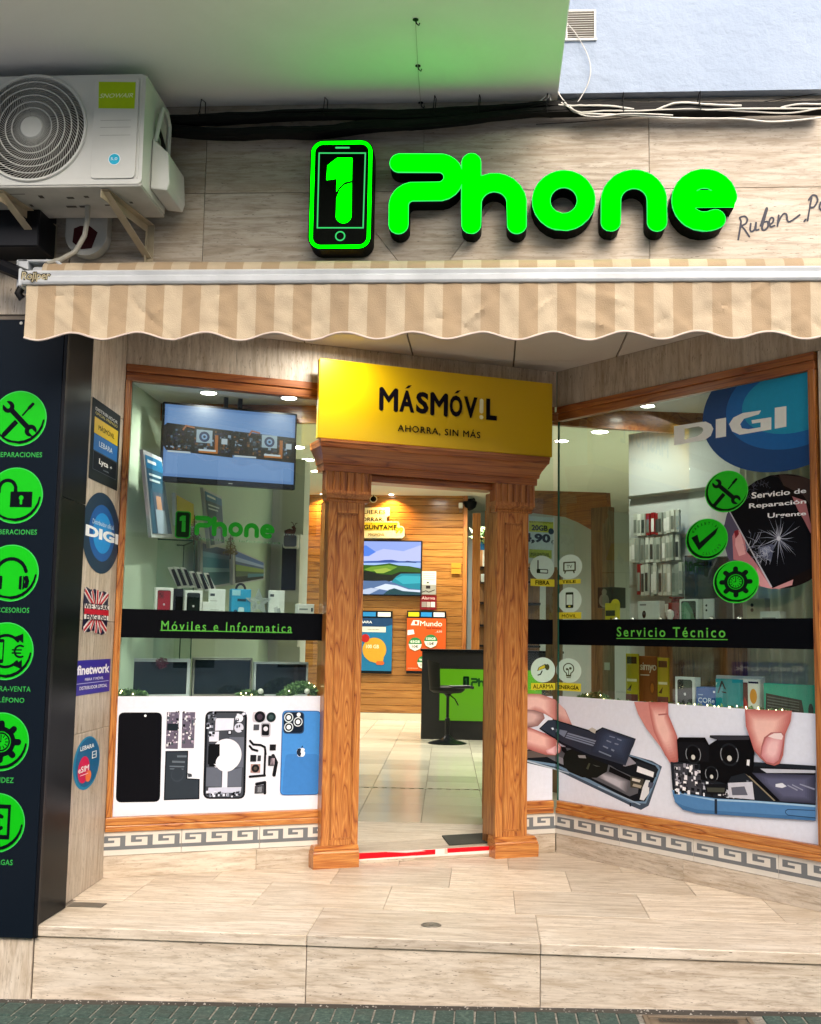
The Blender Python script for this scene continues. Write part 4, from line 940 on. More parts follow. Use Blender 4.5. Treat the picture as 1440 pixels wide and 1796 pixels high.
solo('drain_hose', 'grey ribbed drain hose curving down from the air conditioner to the awning end', 'hose', MB().tube(smooth_pts and [(-1.80, -.24, 3.16), (-1.80, -.235, 3.10), (-1.815, -.22, 3.03), (-1.86, -.20, 2.965), (-1.93, -.19, 2.93), (-1.99, -.19, 2.915)], [.013, .0115, .0115, .0115, .0115, .0115], 10), 'grey_pipe', FAC, (-1.8, -.2, 3.1), smooth=True)
# alarm siren on the wall behind
sx, sz = [(-1.8674,3.1118)][0]
al = thing('alarm_siren', 'white round-bottomed alarm siren box with dark red mark behind the bracket', 'alarm box', FAC, (sx, 0, sz))
out = [(sx - .098, sz + .13), (sx - .098, sz - .03)] + arc(sx, sz - .02, .098, 185, 355, 14) + [(sx + .098, sz + .13)]
part('siren_cover', MB().prism(out, -.065, -.002), 'ac_metal', al, bevel=.012, seg=3)
p = Print(y=-.0665); p.poly([(sx - .058, sz + .01), (sx - .03, sz + .022), (sx + .015, sz + .022), (sx + .055, sz - .01), (sx + .03, sz - .085), (sx - .02, sz - .09), (sx - .062, sz - .055)], '#3a0508'); p.poly(rect(sx - .02, sz + .075, sx + .035, sz + .083), '#555048'); p.part('red_mark', al)

# ------------------------------------------------------------------ cables under the balcony
rc = random.Random(11)
def cable(pts, r, mat, n=6, wob=.004, name='cable'):
    P = [Vector(p) for p in pts]; out = []
    P2 = [P[0]] + P + [P[-1]]
    for i in range(1, len(P2) - 2):
        for t in range(6):
            t /= 6; a, b, c, d = P2[i - 1], P2[i], P2[i + 1], P2[i + 2]
            q = .5 * ((2 * b) + (c - a) * t + (2 * a - 5 * b + 4 * c - d) * t * t + (-a + 3 * b - 3 * c + d) * t ** 3)
            out.append(q + Vector((0, rc.uniform(-1, 1) * wob * .3, rc.uniform(-1, 1) * wob * .3)))
    return MB().tube(out + [P[-1]], r, n)
cb = thing('cable_bundle', 'thick sagging bundle of black cables running along the top of the stone fascia', 'cables', FAC, (0, -.05, 3.68))
def zf(px, py): return [(-2.3562,4.2651)][0] and None
CT = [[(-1.4965,3.6394),(-1.2279,3.6435),(-0.9613,3.653),(-0.6964,3.6543),(-0.4331,3.6445),(-0.172,3.654),(0.0873,3.6715),(0.242,3.6825),(0.5498,3.6692),(0.8548,3.6588),(1.1573,3.6591),(1.4571,3.6541)], [(-1.4943,3.5867),(-1.2251,3.5661),(-1.0121,3.5739),(-0.7999,3.5707),(-0.5895,3.5895),(-0.3276,3.5964),(-0.0936,3.62),(0.1391,3.6435),(0.345,3.651),(0.6516,3.6486),(0.9557,3.641),(1.2323,3.6471),(1.4569,3.6434)]]
for b, (ctl, nn_, sp_, dz) in enumerate(((CT[0], 17, .020, 0.0), (CT[1], 19, .018, 0.0))):
    for i in range(nn_):
        dy, dz_ = rc.uniform(-.035, .012), rc.uniform(-1, 1) * sp_
        fade = [min(1, .45 + .9 * abs(1 - j / 7)) for j in range(len(ctl))]
        pts = [(x, -.045 + dy + rc.uniform(-.006, .006), z + dz_ * fade[j] * .9 + rc.uniform(-.006, .006)) for j, (x, z) in enumerate(ctl)]
        part('cable', cable(pts, rc.choice((.007, .010, .012, .015)), 'black_rubber'), 'black_rubber', cb, smooth=True)
ties = MB()
for px in (400, 640, 850, 935, 1063, 1205, 1347):
    x = [(-2.3032,3.6742)][0][0] + (px) * (2.43 + 1.17) / 1440 * .9555
    ties.tube([(x, -.105, 3.665), (x + .004, -.10, 3.72), (x + .008, -.04, 3.735), (x + .003, -.02, 3.69), (x - .004, -.06, 3.645), (x - .008, -.10, 3.648), (x, -.105, 3.665), (x + .004, -.108, 3.625)], .0022, 5)
part('cable_tie', ties, 'black_rubber', cb, kind='stuff')
wc = thing('white_cable_bundle', 'loose white cables tied over the black ones at the right of the fascia', 'cables', FAC, (1, -.05, 3.7))
for ctl in ([(0.3032,3.6811),(0.3414,3.6482),(0.3922,3.6312),(0.4936,3.6349),(0.6451,3.6351),(0.8462,3.6398),(1.0459,3.6285),(1.2939,3.6164),(1.4423,3.6298)], [(0.316,3.6755),(0.3669,3.6343),(0.4683,3.622),(0.6198,3.6115),(0.8207,3.6002),(1.0702,3.5882),(1.2436,3.5749),(1.4413,3.5849)], [(0.7206,3.6365),(0.7962,3.662),(0.859,3.6689),(0.9465,3.6594),(1.0462,3.6471),(1.096,3.6462)],
            [(0.2905,3.6706),(0.3414,3.6643),(0.443,3.6572),(0.5316,3.6531),(0.6451,3.6431),(0.8461,3.6344),(1.0958,3.633),(1.4424,3.6325)], [(1.2697,3.6407),(1.344,3.6474),(1.4428,3.6483)], [(0.3414,3.6589),(0.3922,3.6205),(0.4682,3.6086),(0.5946,3.6172),(0.7957,3.6059)]):
    part('cable', cable([(x, -.095 + rc.uniform(-.012, .008), z) for x, z in ctl], rc.choice((.0035, .0045, .005)), 'white_cable', wob=.002), 'white_cable', wc, smooth=True)
for ctl in ([(0.3119,4.1831),(0.3043,4.1004),(0.279,3.8814),(0.2613,3.7728),(0.2358,3.7053),(0.1897,3.6736)], [(0.2791,3.8541),(0.2561,3.7729),(0.2409,3.7324),(0.2025,3.6923)], [(0.2709,4.0186),(0.2687,3.8816),(0.2793,3.7724),(0.3051,3.7123),(0.3435,3.6737)], [(0.2612,3.8),(0.2511,3.7458),(0.2615,3.6913),(0.2923,3.6746)]):
    part('cable', cable([(x, -.068 + rc.uniform(-.006, .004), z) for x, z in ctl], .0035, 'white_cable', wob=.001), 'white_cable', wc, smooth=True)
solo('thin_wire', 'thin dark wire drooping below the cables across the fascia', 'wire', cable([(x, -.012, z) for x, z in [(0.1923,3.6172),(0.3735,3.6253),(0.5538,3.6388),(0.7078,3.6553),(0.9886,3.6751),(1.268,3.7164),(1.4701,3.7453)]], .0018, None, wob=0), 'black_rubber', FAC, (0, -.01, 3.6))
vt = thing('wall_vent', 'small white slatted vent in the sky-tinted upper wall', 'vent', FAC, (.40, -.055, 4.10))
V = [(0.323,4.139),(0.46,4.1413),(0.4701,4.0034),(0.3206,3.9957)]; vx0_, vx1_, vz0_, vz1_ = V[0][0], V[1][0], V[3][1] + .004, V[0][1] - .002
part('frame', MB().box(vx0_, -.066, vz0_, vx0_ + .008, -.0555, vz1_).box(vx1_ - .008, -.066, vz0_, vx1_, -.0555, vz1_).box(vx0_ + .008, -.066, vz1_ - .008, vx1_ - .008, -.0555, vz1_).box(vx0_ - .003, -.068, vz0_ - .010, vx1_ + .005, -.0555, vz0_), 'white_plastic', vt, bevel=.001)
part('dark_back', MB().box(vx0_ + .008, -.0565, vz0_, vx1_ - .008, -.0555, vz1_ - .008), 'grout', vt)
for i in range(11):
    z = vz0_ + .006 + i * (vz1_ - vz0_ - .016) / 11; part('slat', MB().add([(vx0_ + .0082, -.065, z), (vx1_ - .0082, -.065, z), (vx1_ - .0082, -.0575, z + .0075), (vx0_ + .0082, -.0575, z + .0075)], [(0, 1, 2, 3)]), 'white_plastic', vt)
solo('vent_cable', 'thin white cable looping from the wall vent down to the bundle', 'cable', cable([(x, -.075, z) for x, z in [(0.3169,4.0752),(0.3556,4.0359),(0.3942,3.972),(0.425,3.9031),(0.4352,3.8349),(0.4198,3.7673),(0.3891,3.7083),(0.3738,3.6869)]], .0022, None, wob=0), 'white_cable', FAC, (.4, -.07, 4))
SOF = 3.734
hk = [[(-0.3162,-0.7096)][0], [(-0.3298,-0.3437)][0], [(-0.3378,-0.0046)][0]]
for i, (x, y) in enumerate(hk):
    solo('ceiling_hook', ['black hook in the balcony underside nearest the top edge of the photo', 'black hook in the middle of the balcony underside', 'black hook in the balcony underside just above the cables'][i], 'hook',
         MB().lathe([(.012, 0), (.012, -.003), (.005, -.005)], x, y, SOF, n=12).tube([(x, y, SOF - .004), (x + .004, y, SOF - .018), (x + .014, y, SOF - .026), (x + .016, y, SOF - .016)], .003, 6), 'black_plastic', FAC, (x, y, SOF), group='hooks in the balcony underside', smooth=True)
solo('hook_wire', 'thin faint wire strung between the three hooks under the balcony', 'wire', MB().tube([(hk[0][0], hk[0][1], SOF - .012), (hk[1][0], hk[1][1], SOF - .012), (hk[2][0], hk[2][1], SOF - .012)], .0012, 5), 'grey_pipe', FAC, (hk[1][0], hk[1][1], SOF))

# ------------------------------------------------------------------ shop name as a flat decal (also used on the counter)
def name_decal(p, x0, x1, z0, z1, c, cb):
    """phone emblem and name fitted into a box; the emblem spans the full height"""
    sx0_, sx1_ = qx0, 1.215; f = lambda q: (x0 + (q[0] - sx0_) / (sx1_ - sx0_) * (x1 - x0), z0 + (q[1] - qz0) / (qz1 - qz0) * (z1 - z0))
    p.poly([f(q) for q in rrect(qx0, qz0, qx1, qz1, cr, 6)], c); p.poly([f(q) for q in rrect(qx0 + .022, qz0 + .022, qx1 - .022, qz1 - .022, cr - .02, 6)], cb)
    p.poly([f(q) for q in one], c, up=0); p.poly([f(q) for q in [two[0], two[1], two[2], two[3], two[4], (two[4][0] + .05, two[4][1] + .0)]], c)
    p.poly([f(q) for q in rect(two[4][0] - .002, two[4][1] - .03, two[0][0], two[0][1])], c)
    for g in SIGN: p.mb.flat([[f(q) for q in l] for l in g], p.yy(), p.m(c))
    p.up(); return p
GY = .0175
d = [(0.3039,1.805),(0.2977,1.9584),(0.9098,1.853)]
p = Print(y=GY); name_decal(p, d[0][0], d[2][0], d[0][1] - .004, d[1][1] - .006, '#008a0c', '#062008')
zt_ = [(0.4411,1.803)][0][1]; p.text('Móviles e Informatica', [(0.4411,1.803)][0][0], zt_ - .008, [(0.903,1.8091)][0][0], zt_ + .006, '#5a9a66', space=1.2)
p.solo('name_decal', 'dark green shop name decal on the glass of the left window', 'decal', LEFT, (d[0][0], GY, d[0][1]))

# black bands with green lettering
B0, B1 = 1.252, 1.406
p = Print(y=GY); p.poly(rect(.0345, B0, 1.20, B1), '#05070c')
w = [(0.2505,1.3023),(0.9847,1.2829),(0.2488,1.3426),(0.9832,1.3302)]
p.text('Móviles e Informatica', w[0][0] + .001, (w[0][1] + w[1][1]) / 2 + .001, w[1][0], (w[0][1] + w[1][1]) / 2 + .053, '#57b13f', bold=.012, space=1.32)
zu = [(0.2508,1.2946)][0][1]; p.poly(rect(w[0][0] - .003, zu - .003, w[1][0] + .002, zu + .0022), '#4fa63a')
p.solo('window_band', 'black band with green lettering across the left window', 'window band', LEFT, (.6, GY, B0), group='black bands across the windows')
p = Print(y=GY); p.poly(rect(.0, B0, 1.802, B1), '#05070c')
w = [(0.4855,1.3058),(1.2688,1.307),(0.4857,1.3544)]; zz = w[0][1]
p.text('Servicio Técnico', w[0][0], zz, w[1][0] - .01, zz + .056, '#57b13f', bold=.012, space=1.32); zu = [(0.4888,1.2946)][0][1]; p.poly(rect(w[0][0] - .003, zu - .002, w[1][0] + .004, zu + .003), '#4fa63a')
p.solo('window_band', 'black band with green lettering across the right window', 'window band', RIGHT, (.9, GY, B0), group='black bands across the windows')
p = Print(y=GY); p.poly(rect(2.44, B0, 2.656, B1), '#05070c'); p.solo('window_band', 'short blank black band on the narrow glass beside the right pilaster', 'window band', LEFT, (2.55, GY, B0), group='black bands across the windows')

# ------------------------------------------------------------------ poster under the left band: a phone taken apart
PB, PT = .311, .9395; WH = '#d9deec'
rp = random.Random(21)
def chips(p, q, n, cols, smin=.004, smax=.014):
    (ax, az), (bx, bz), (cx, cz), (dx, dz) = q
    for _ in range(n):
        u, v = rp.random() * .9, rp.random() * .94; x = (ax * (1 - u) + bx * u) * (1 - v) + (dx * (1 - u) + cx * u) * v; z = (az * (1 - u) + bz * u) * (1 - v) + (dz * (1 - u) + cz * u) * v
        p.mb.flat(rect(x, z, x + rp.uniform(smin, smax), z + rp.uniform(smin, smax)), p.yy() - rp.random() * .0003, p.m(rp.choice(cols)))
    p.up(2)
film = thing('window_poster', 'white window poster showing a smartphone taken apart into its pieces', 'poster', LEFT, (.6, GY, PB), 'white photo posters along the foot of the windows')
p = Print(y=GY, step=.00009); p.poly(rect(.0345, PB, 1.20, PT), WH)
p.poly(rquad([(0.0459,0.8544),(0.2749,0.8528),(0.2831,0.3799),(0.0517,0.3844)], .13), '#07080c'); p.poly(rquad([(0.0505,0.8491),(0.2707,0.8475),(0.2785,0.3853),(0.0558,0.3894)], .12), '#0c0d12'); p.poly(circle(*[(0.1863,0.8358)][0], .0065, 16), '#dfe6ee')
for q in ([(0.3007,0.8544),(0.3669,0.854),(0.3668,0.6569),(0.3016,0.6598)], [(0.384,0.8539),(0.4537,0.8534),(0.4539,0.6598),(0.3863,0.661)]):
    p.poly(q, '#2b2c33' if q[0][0] < .3 else '#5c566a'); chips(p, q, 46, ['#c9cbd2', '#16171c', '#8a8496', '#e4e4ea', '#3c4a52', '#a99bb0'])
p.poly([(0.3058,0.7941),(0.3641,0.7917),(0.3638,0.7544),(0.3056,0.7569)], '#1d262c')
p.poly([(0.3012,0.6475),(0.4237,0.647),(0.425,0.5001),(0.4919,0.4947),(0.4943,0.3867),(0.303,0.3879)], '#1c2229'); p.poly([(0.3086,0.6403),(0.4168,0.6391),(0.418,0.4949),(0.485,0.4878),(0.4868,0.3941),(0.3098,0.3947)], '#27303a')
for a, b, c_, d_ in ((448, 428, 505, 440), (418, 462, 495, 475), (402, 490, 490, 500), (402, 505, 488, 516)):
    q = [(-0.0445,1.0032)]; 
for q in ([(0.3645,0.6233),(0.4157,0.6223),(0.4161,0.6117),(0.365,0.6127)], [(0.3389,0.5956),(0.4079,0.5924),(0.4083,0.5817),(0.3393,0.5851)], [(0.3257,0.5695),(0.4063,0.5659),(0.4047,0.5588),(0.326,0.5625)], [(0.3281,0.5554),(0.4032,0.5518),(0.4016,0.5466),(0.3283,0.5501)]): p.poly(q, '#5d6873', up=0)
p.up(); p.poly(circle(*[(0.3705,0.52)][0], .035, 24, .038), '#2f3944'); p.poly(circle(*[(0.3703,0.5244)][0], .031, 24, .034), '#28313b')
p.poly([(0.4239,0.5275),(0.4466,0.5225),(0.4499,0.5082),(0.4293,0.5052)], '#3a4048')
p.poly(rquad([(0.5091,0.8585),(0.7425,0.857),(0.7466,0.3801),(0.5132,0.3879)], .16), '#15181d'); p.poly(rquad([(0.524,0.8494),(0.7297,0.848),(0.7342,0.3894),(0.5265,0.3963)], .12), '#3a3f49')
p.poly([(0.5673,0.8194),(0.6691,0.8185),(0.6667,0.7552),(0.5662,0.7519)], '#cfd4e6'); p.poly(circle(*[(0.6989,0.8183)][0], .022, 20), '#d9def0'); p.poly(circle(*[(0.6988,0.7666)][0], .026, 20), '#c3c8da'); p.poly([(0.5333,0.7479),(0.5884,0.7472),(0.5885,0.6933),(0.5353,0.6941)], '#cdd2e4')
chips(p, [(0.5186,0.8467),(0.5663,0.8464),(0.5641,0.7071),(0.5166,0.7078)], 26, ['#0d0f14', '#8c92a4', '#d5daea', '#20242c'], .006, .016); chips(p, [(0.6774,0.8456),(0.7242,0.8453),(0.7234,0.7319),(0.6768,0.7325)], 14, ['#d5daea', '#0d0f14', '#9aa0b4'], .006, .016)
p.poly(rrect(*[(0.637,0.7294)][0], *[(0.6583,0.7544)][0], .003), '#0e1014'); p.poly(rrect(*[(0.6414,0.7348)][0], *[(0.6539,0.749)][0], .002), '#cfd4e6')
p.poly([(0.6467,0.7167),(0.7286,0.7155),(0.7305,0.5511),(0.6507,0.553)], '#5b6170'); p.poly([(0.5326,0.67),(0.5968,0.6689),(0.5985,0.5703),(0.5326,0.5718)], '#101216')
p.poly(circle(*[(0.6317,0.6198)][0], .086, 44, .088), '#d8dcea'); p.poly([*[(0.5945,0.6797),(0.5989,0.5587)]] + [*[(0.5403,0.5601),(0.5358,0.6807)]], '#101216'); p.poly([(0.5654,0.5729),(0.5984,0.5721),(0.5993,0.5498),(0.5863,0.5546)], '#d8dcea')
p.poly([(0.5259,0.556),(0.6101,0.554),(0.6103,0.4487),(0.5261,0.4547)], '#59606f'); p.poly([(0.6459,0.5334),(0.7231,0.5513),(0.7211,0.4472),(0.6452,0.4494)], '#59606f'); p.poly([(0.6143,0.5405),(0.6438,0.5398),(0.6441,0.4281),(0.6147,0.429)], '#cfd4e6'); p.poly(circle(*[(0.6359,0.5803)][0], .06, 24, .05), '#d8dcea')
p.poly([(0.5409,0.4472),(0.723,0.4453),(0.7203,0.415),(0.5384,0.4171)], '#b9bfd4'); chips(p, [(0.5229,0.4185),(0.7279,0.412),(0.7268,0.3879),(0.5211,0.3947)], 30, ['#0c0e12', '#cfd4e6', '#23272f', '#8990a2'], .006, .015)
p.poly(rquad([(0.7727,0.8532),(0.8465,0.8527),(0.8464,0.7978),(0.7727,0.7985)], .25), '#bdbac6'); p.poly(circle(*[(0.8142,0.8255)][0], .031, 24), '#17181d'); p.poly(circle(*[(0.8142,0.8255)][0], .016, 20), '#3a2d3c'); p.poly(circle(*[(0.8789,0.8232)][0], .027, 24), '#1b2a2c'); p.poly(circle(*[(0.8789,0.8232)][0], .014, 18), '#33474a')
p.poly([(0.7807,0.7839),(0.8128,0.7835),(0.8119,0.7525),(0.7808,0.7529)], '#42454e'); p.poly(rquad([(0.8219,0.7926),(0.877,0.792),(0.8775,0.7152),(0.8226,0.716)], .25), '#a7a8b6'); p.poly(rquad([(0.8279,0.7852),(0.8696,0.7848),(0.8697,0.7226),(0.828,0.7232)], .2), '#15161b'); p.poly(circle(*[(0.8495,0.7594)][0], .013, 18), '#cfd0dc')
for q, wd in (([(0.763,0.6951),(0.7815,0.6748),(0.824,0.6705),(0.848,0.6591),(0.854,0.6208)], .012), ([(0.7621,0.6661),(0.7777,0.6477),(0.8062,0.6399)], .012), ([(0.8515,0.6391),(0.8501,0.5075)], .012), ([(0.853,0.5048),(0.7677,0.4998)], .013), ([(0.8961,0.6109),(0.9163,0.574),(0.9051,0.5061)], .020), ([(0.8075,0.459),(0.8543,0.4667),(0.8562,0.408)], .016)):
    p.stroke(q, wd, '#17181c', res=60)
for q, c_ in (([(0.7675,0.618),(0.8013,0.6173),(0.8006,0.5811),(0.7668,0.5819)], '#1c1d22'), ([(0.8089,0.6145),(0.8278,0.6141),(0.8269,0.5833),(0.8081,0.5837)], '#33343c'), ([(0.771,0.5682),(0.8255,0.567),(0.8252,0.5199),(0.7707,0.5213)], '#9c7c76'), ([(0.876,0.6732),(0.9113,0.6727),(0.9104,0.6398),(0.8761,0.6404)], '#1a1b1f'), ([(0.8695,0.6114),(0.9018,0.6108),(0.9016,0.5562),(0.8693,0.5569)], '#26272d'), ([(0.8813,0.5976),(0.906,0.597),(0.9053,0.5606),(0.8806,0.5612)], '#b5a6b4'), ([(0.7984,0.4503),(0.85,0.4533),(0.8496,0.4082),(0.797,0.4071)], '#3d3e46'), ([(0.8146,0.4426),(0.839,0.4446),(0.8381,0.4131),(0.8137,0.4138)], '#9aa0ac')): p.poly(q, c_, up=0)
p.up(); p.poly(circle(*[(0.7981,0.5441)][0], .022, 20), '#17181c'); p.poly(circle(*[(0.7981,0.5441)][0], .010, 16), '#4a3f38')
bq = [(0.9418,0.8604),(1.1685,0.8563),(1.1714,0.3897),(0.9419,0.3935)]; p.poly(rquad(bq, .12), '#2b5f9e'); p.poly(rquad([(0.9467,0.8558),(1.1637,0.8516),(1.1664,0.3945),(0.9465,0.3979)], .11), '#3f84cc')
p.poly(rquad([(0.9684,0.6186),(1.1604,0.6148),(1.1604,0.3984),(0.9521,0.4022)], .11), '#3877bd'); p.poly(rquad([(0.9478,0.8521),(1.0697,0.8513),(1.0713,0.7291),(0.9496,0.7307)], .2), '#223a5c'); p.poly(rquad([(0.9527,0.8474),(1.064,0.8467),(1.0653,0.7347),(0.9542,0.7361)], .2), '#15202f')
for cx_ in ([(0.9796,0.8205)][0], [(0.9812,0.7671)][0], [(1.0344,0.796)][0]): p.poly(circle(*cx_, .0265, 24), '#cbd6dd'); p.poly(circle(*cx_, .021, 24), '#1a2430'); p.poly(circle(*cx_, .0125, 20), '#eaf2f4')
p.poly(circle(*[(1.0371,0.8358)][0], .0115, 16), '#e7eef2')
a0 = [(1.0568,0.6261)][0]; AP = shape([('+', 'c', -.25, .12, .62), ('+', 'c', .25, .12, .62), ('+', 'c', -.22, -.35, .52), ('+', 'c', .22, -.35, .52), ('-', 'c', 1.0, .22, .38), ('-', 'c', 0, .92, .22), ('-', 'c', 0, -1.0, .2)], (-1, -1, 1, 1), 70)
LF = [(.02, .78), (.10, 1.05), (.32, 1.22), (.30, .98), (.16, .82)]
p.loops(put(AP, a0[0], a0[1] + .002, .030), '#dfe9f4'); p.poly([(a0[0] + x * .030, a0[1] + z * .032) for x, z in LF], '#0d1a2a'); p.poly([(a0[0] + x * .030, a0[1] + .002 + z * .030) for x, z in ((-.86, .1), (-.7, .6), (-.3, .72), (0, .62), (-.1, .0), (.05, -.3), (-.15, -.86), (-.5, -.7), (-.8, -.3))], '#122236')
p.part('poster_print', film)

# ------------------------------------------------------------------ poster under the right band, folded round the glass corner
filmL = thing('window_poster', 'narrow end of the white poster with fingertips beside the right pilaster', 'poster', LEFT, (2.55, GY, PB), 'white photo posters along the foot of the windows')
filmR = thing('window_poster', 'white window poster of fingers lifting a battery and camera from opened phones', 'poster', RIGHT, (.9, GY, PB), 'white photo posters along the foot of the windows')
pl_, pr_ = Print(y=GY, step=.00009), Print(y=GY, step=.00009)
pl_.poly(rect(2.44, PB, 2.656, PT - .004), WH); pr_.poly(rect(0, PB, 1.802, PT - .001), WH)
def S2(lr, c):
    pl_.poly(lr[0], c); pr_.poly(lr[1], c)
def SR(q, c, **k): pr_.poly(q[1], c, **k)
def mixc(a, b, t): A = [int(a[i:i + 2], 16) for i in (1, 3, 5)]; B = [int(b[i:i + 2], 16) for i in (1, 3, 5)]; return '#%02x%02x%02x' % tuple(round(x * (1 - t) + y * t) for x, y in zip(A, B))
def tone(lr, c0, c1, fx=.5, fz=.6, n=9, k=.55):
    """smooth tonal printing: nested shapes run from the edge colour to the centre colour"""
    for p_, q in zip((pl_, pr_), lr):
        if len(q) < 3: continue
        xs = [a[0] for a in q]; zs = [a[1] for a in q]; m = (min(xs) + (max(xs) - min(xs)) * fx, min(zs) + (max(zs) - min(zs)) * fz)
        for i in range(n):
            t = i / (n - 1); s_ = 1 - k * t; p_.poly([(m[0] + (a[0] - m[0]) * s_, m[1] + (a[1] - m[1]) * s_) for a in q], mixc(c0, c1, t))
SKIN, SK2, SK3, SKD, NAIL = '#d9a29e', '#c98680', '#e3b5b0', '#a5605e', '#e0b3b4'
S2(([(2.4366,0.5458),(2.6763,0.491),(2.6764,0.491),(2.6761,0.6089),(2.4361,0.6133)],[(-0.0228,0.4898),(0.586,0.3485),(0.6626,0.3341),(0.7195,0.365),(0.8182,0.5898),(0.748,0.6142),(0.5722,0.6356),(0.3224,0.6614),(0.0657,0.6155),(-0.0232,0.6079)]), '#3d4c5e')
S2(([(2.4365,0.555),(2.6763,0.5096),(2.6764,0.5095),(2.676,0.6221),(2.4361,0.6133)],[(-0.0229,0.5084),(0.5861,0.3657),(0.7008,0.374),(0.8084,0.5692),(0.7924,0.5929),(0.6419,0.6273),(0.2385,0.6544),(-0.0233,0.6211)]), '#6d89a4')
S2(([(2.4365,0.5611),(2.6762,0.5251),(2.6763,0.525),(2.676,0.6254),(2.4361,0.6133)],[(-0.0229,0.5239),(0.272,0.4591),(0.5939,0.3753),(0.6934,0.3844),(0.7922,0.5704),(0.7702,0.5908),(0.6265,0.6202),(0.2385,0.6605),(-0.0233,0.6244)]), '#15181d')
S2(([(2.5342,0.6115),(2.6762,0.5406),(2.6763,0.5405),(2.676,0.6338),(2.6759,0.6338)],[(-0.023,0.5394),(0.272,0.474),(0.5785,0.3993),(0.6404,0.4237),(0.6563,0.4997),(0.4848,0.54),(0.2554,0.6257),(-0.0233,0.6327)]), '#56585f'); tone(([],[(0.2721,0.537),(0.4847,0.5108),(0.5791,0.4858),(0.563,0.4148),(0.3221,0.4822)]), '#5c5b62', '#b6b4be', .6, .4, 7); S2(([],[(0.0036,0.5729),(0.1702,0.5332),(0.1357,0.5116),(-0.0052,0.5349)]), '#8a8890')
S2(([(2.4361,0.6133),(2.6761,0.5978),(2.6762,0.5706),(2.4504,0.5639)],[(-0.0232,0.5967),(0.0125,0.5985),(0.0036,0.5729),(-0.0231,0.5695)]), '#5d5350')
S2(([],[(0.3224,0.6614),(0.5643,0.6291),(0.634,0.5892),(0.5483,0.5637),(0.3223,0.5896)]), '#8e8c98')
S2(([],[(0.0437,0.5642),(0.0657,0.6093),(0.1702,0.6427),(0.3223,0.6254),(0.4206,0.5749),(0.4042,0.5202),(0.322,0.4763),(0.2044,0.467),(0.0922,0.489),(0.0482,0.5215)]), '#181a17')
S2(([],[(0.1702,0.594),(0.23,0.5993),(0.2385,0.5819),(0.1788,0.5795)]), '#8f8f92'); S2(([],[(0.2721,0.555),(0.2553,0.5173),(0.2384,0.5217),(0.2595,0.5568)]), '#3b4030'); S2(([],[(0.2889,0.5506),(0.3552,0.545),(0.3222,0.5418)]), '#4a4d48')
S2(([],[(0.4287,0.5521),(0.6025,0.5055),(0.5868,0.4866),(0.4204,0.5218)]), '#111215')
S2(([],[(0.6264,0.6058),(0.7849,0.5809),(0.777,0.5294),(0.7396,0.5142),(0.6336,0.5432)]), '#23262c'); S2(([],[(0.6415,0.5756),(0.7624,0.5533),(0.7546,0.5243),(0.6336,0.5432)]), '#e8e8ec')
S2(([],[(0.587,0.5155),(0.6868,0.5086),(0.6788,0.4508),(0.5866,0.452)]), '#39372f'); S2(([],[(0.6025,0.5055),(0.6639,0.5005),(0.6562,0.4854),(0.5985,0.4907)]), '#cfcac0'); S2(([],[(0.61,0.4747),(0.6713,0.47),(0.6636,0.4548),(0.6022,0.4595)]), '#a59c8c')
S2(([],[(0.7019,0.5046),(0.732,0.5049),(0.7239,0.4333),(0.6858,0.3892),(0.6555,0.3912),(0.6788,0.4622)]), '#d8dade'); S2(([],[(0.7244,0.4956),(0.7618,0.494),(0.7466,0.4641),(0.7167,0.4664)]), '#4a5064')
S2(([(2.4365,0.5642),(2.6764,0.4977),(2.6764,0.4902),(2.4365,0.555)],[(-0.0228,0.4965),(0.101,0.4837),(0.0923,0.4779),(-0.0228,0.489)]), '#a9b7c4'); S2(([],[(0.3385,0.4335),(0.6629,0.3665),(0.659,0.3604),(0.3343,0.4271)]), '#9fb4c8'); S2(([],[(0.5822,0.3653),(0.5907,0.3634),(0.5906,0.3434),(0.5797,0.3455)]), '#1a1d22')
# hand at the left
tone(([(2.4198,0.9529),(2.5678,0.9496),(2.6751,0.915),(2.6752,0.9149),(2.6755,0.7896),(2.6754,0.7897),(2.6039,0.8277),(2.5329,0.8469),(2.4209,0.8043)],[(-0.0244,0.9143),(0.0651,0.8568),(0.1268,0.7618),(0.083,0.7526),(-0.0239,0.7888)]), '#b8766f', '#e6bcb5', .45, .72)
tone(([(2.4205,0.86),(2.5258,0.8532),(2.5897,0.8341),(2.6005,0.8028),(2.5546,0.7566),(2.5053,0.7479),(2.4213,0.7427)],[]), '#8a6664', '#d2b0ac', .4, .6)
# battery
S2(([(2.5617,0.741),(2.6219,0.7902),(2.6754,0.7928),(2.6755,0.7928),(2.6759,0.6696),(2.5688,0.7347)],[(-0.0239,0.792),(0.3059,0.7441),(0.3558,0.7657),(0.3723,0.774),(0.6311,0.7273),(0.6115,0.6853),(0.5166,0.5431),(0.4368,0.5588),(0.2722,0.591),(0.039,0.6441),(-0.0235,0.6687)]), '#161a22')
S2(([(2.5724,0.7422),(2.6254,0.787),(2.6683,0.7885),(2.6756,0.7864),(2.6759,0.6838)],[(-0.0239,0.7856),(0.3142,0.7339),(0.3764,0.7701),(0.6272,0.7241),(0.5522,0.5699),(0.2638,0.6083),(0.0479,0.6572),(-0.0235,0.6829)]), '#273040'); tone(([],[(0.3142,0.7267),(0.3764,0.766),(0.6195,0.7218),(0.5523,0.5815),(0.2722,0.6151)]), '#222b3e', '#37445f', .6, .7, 6)
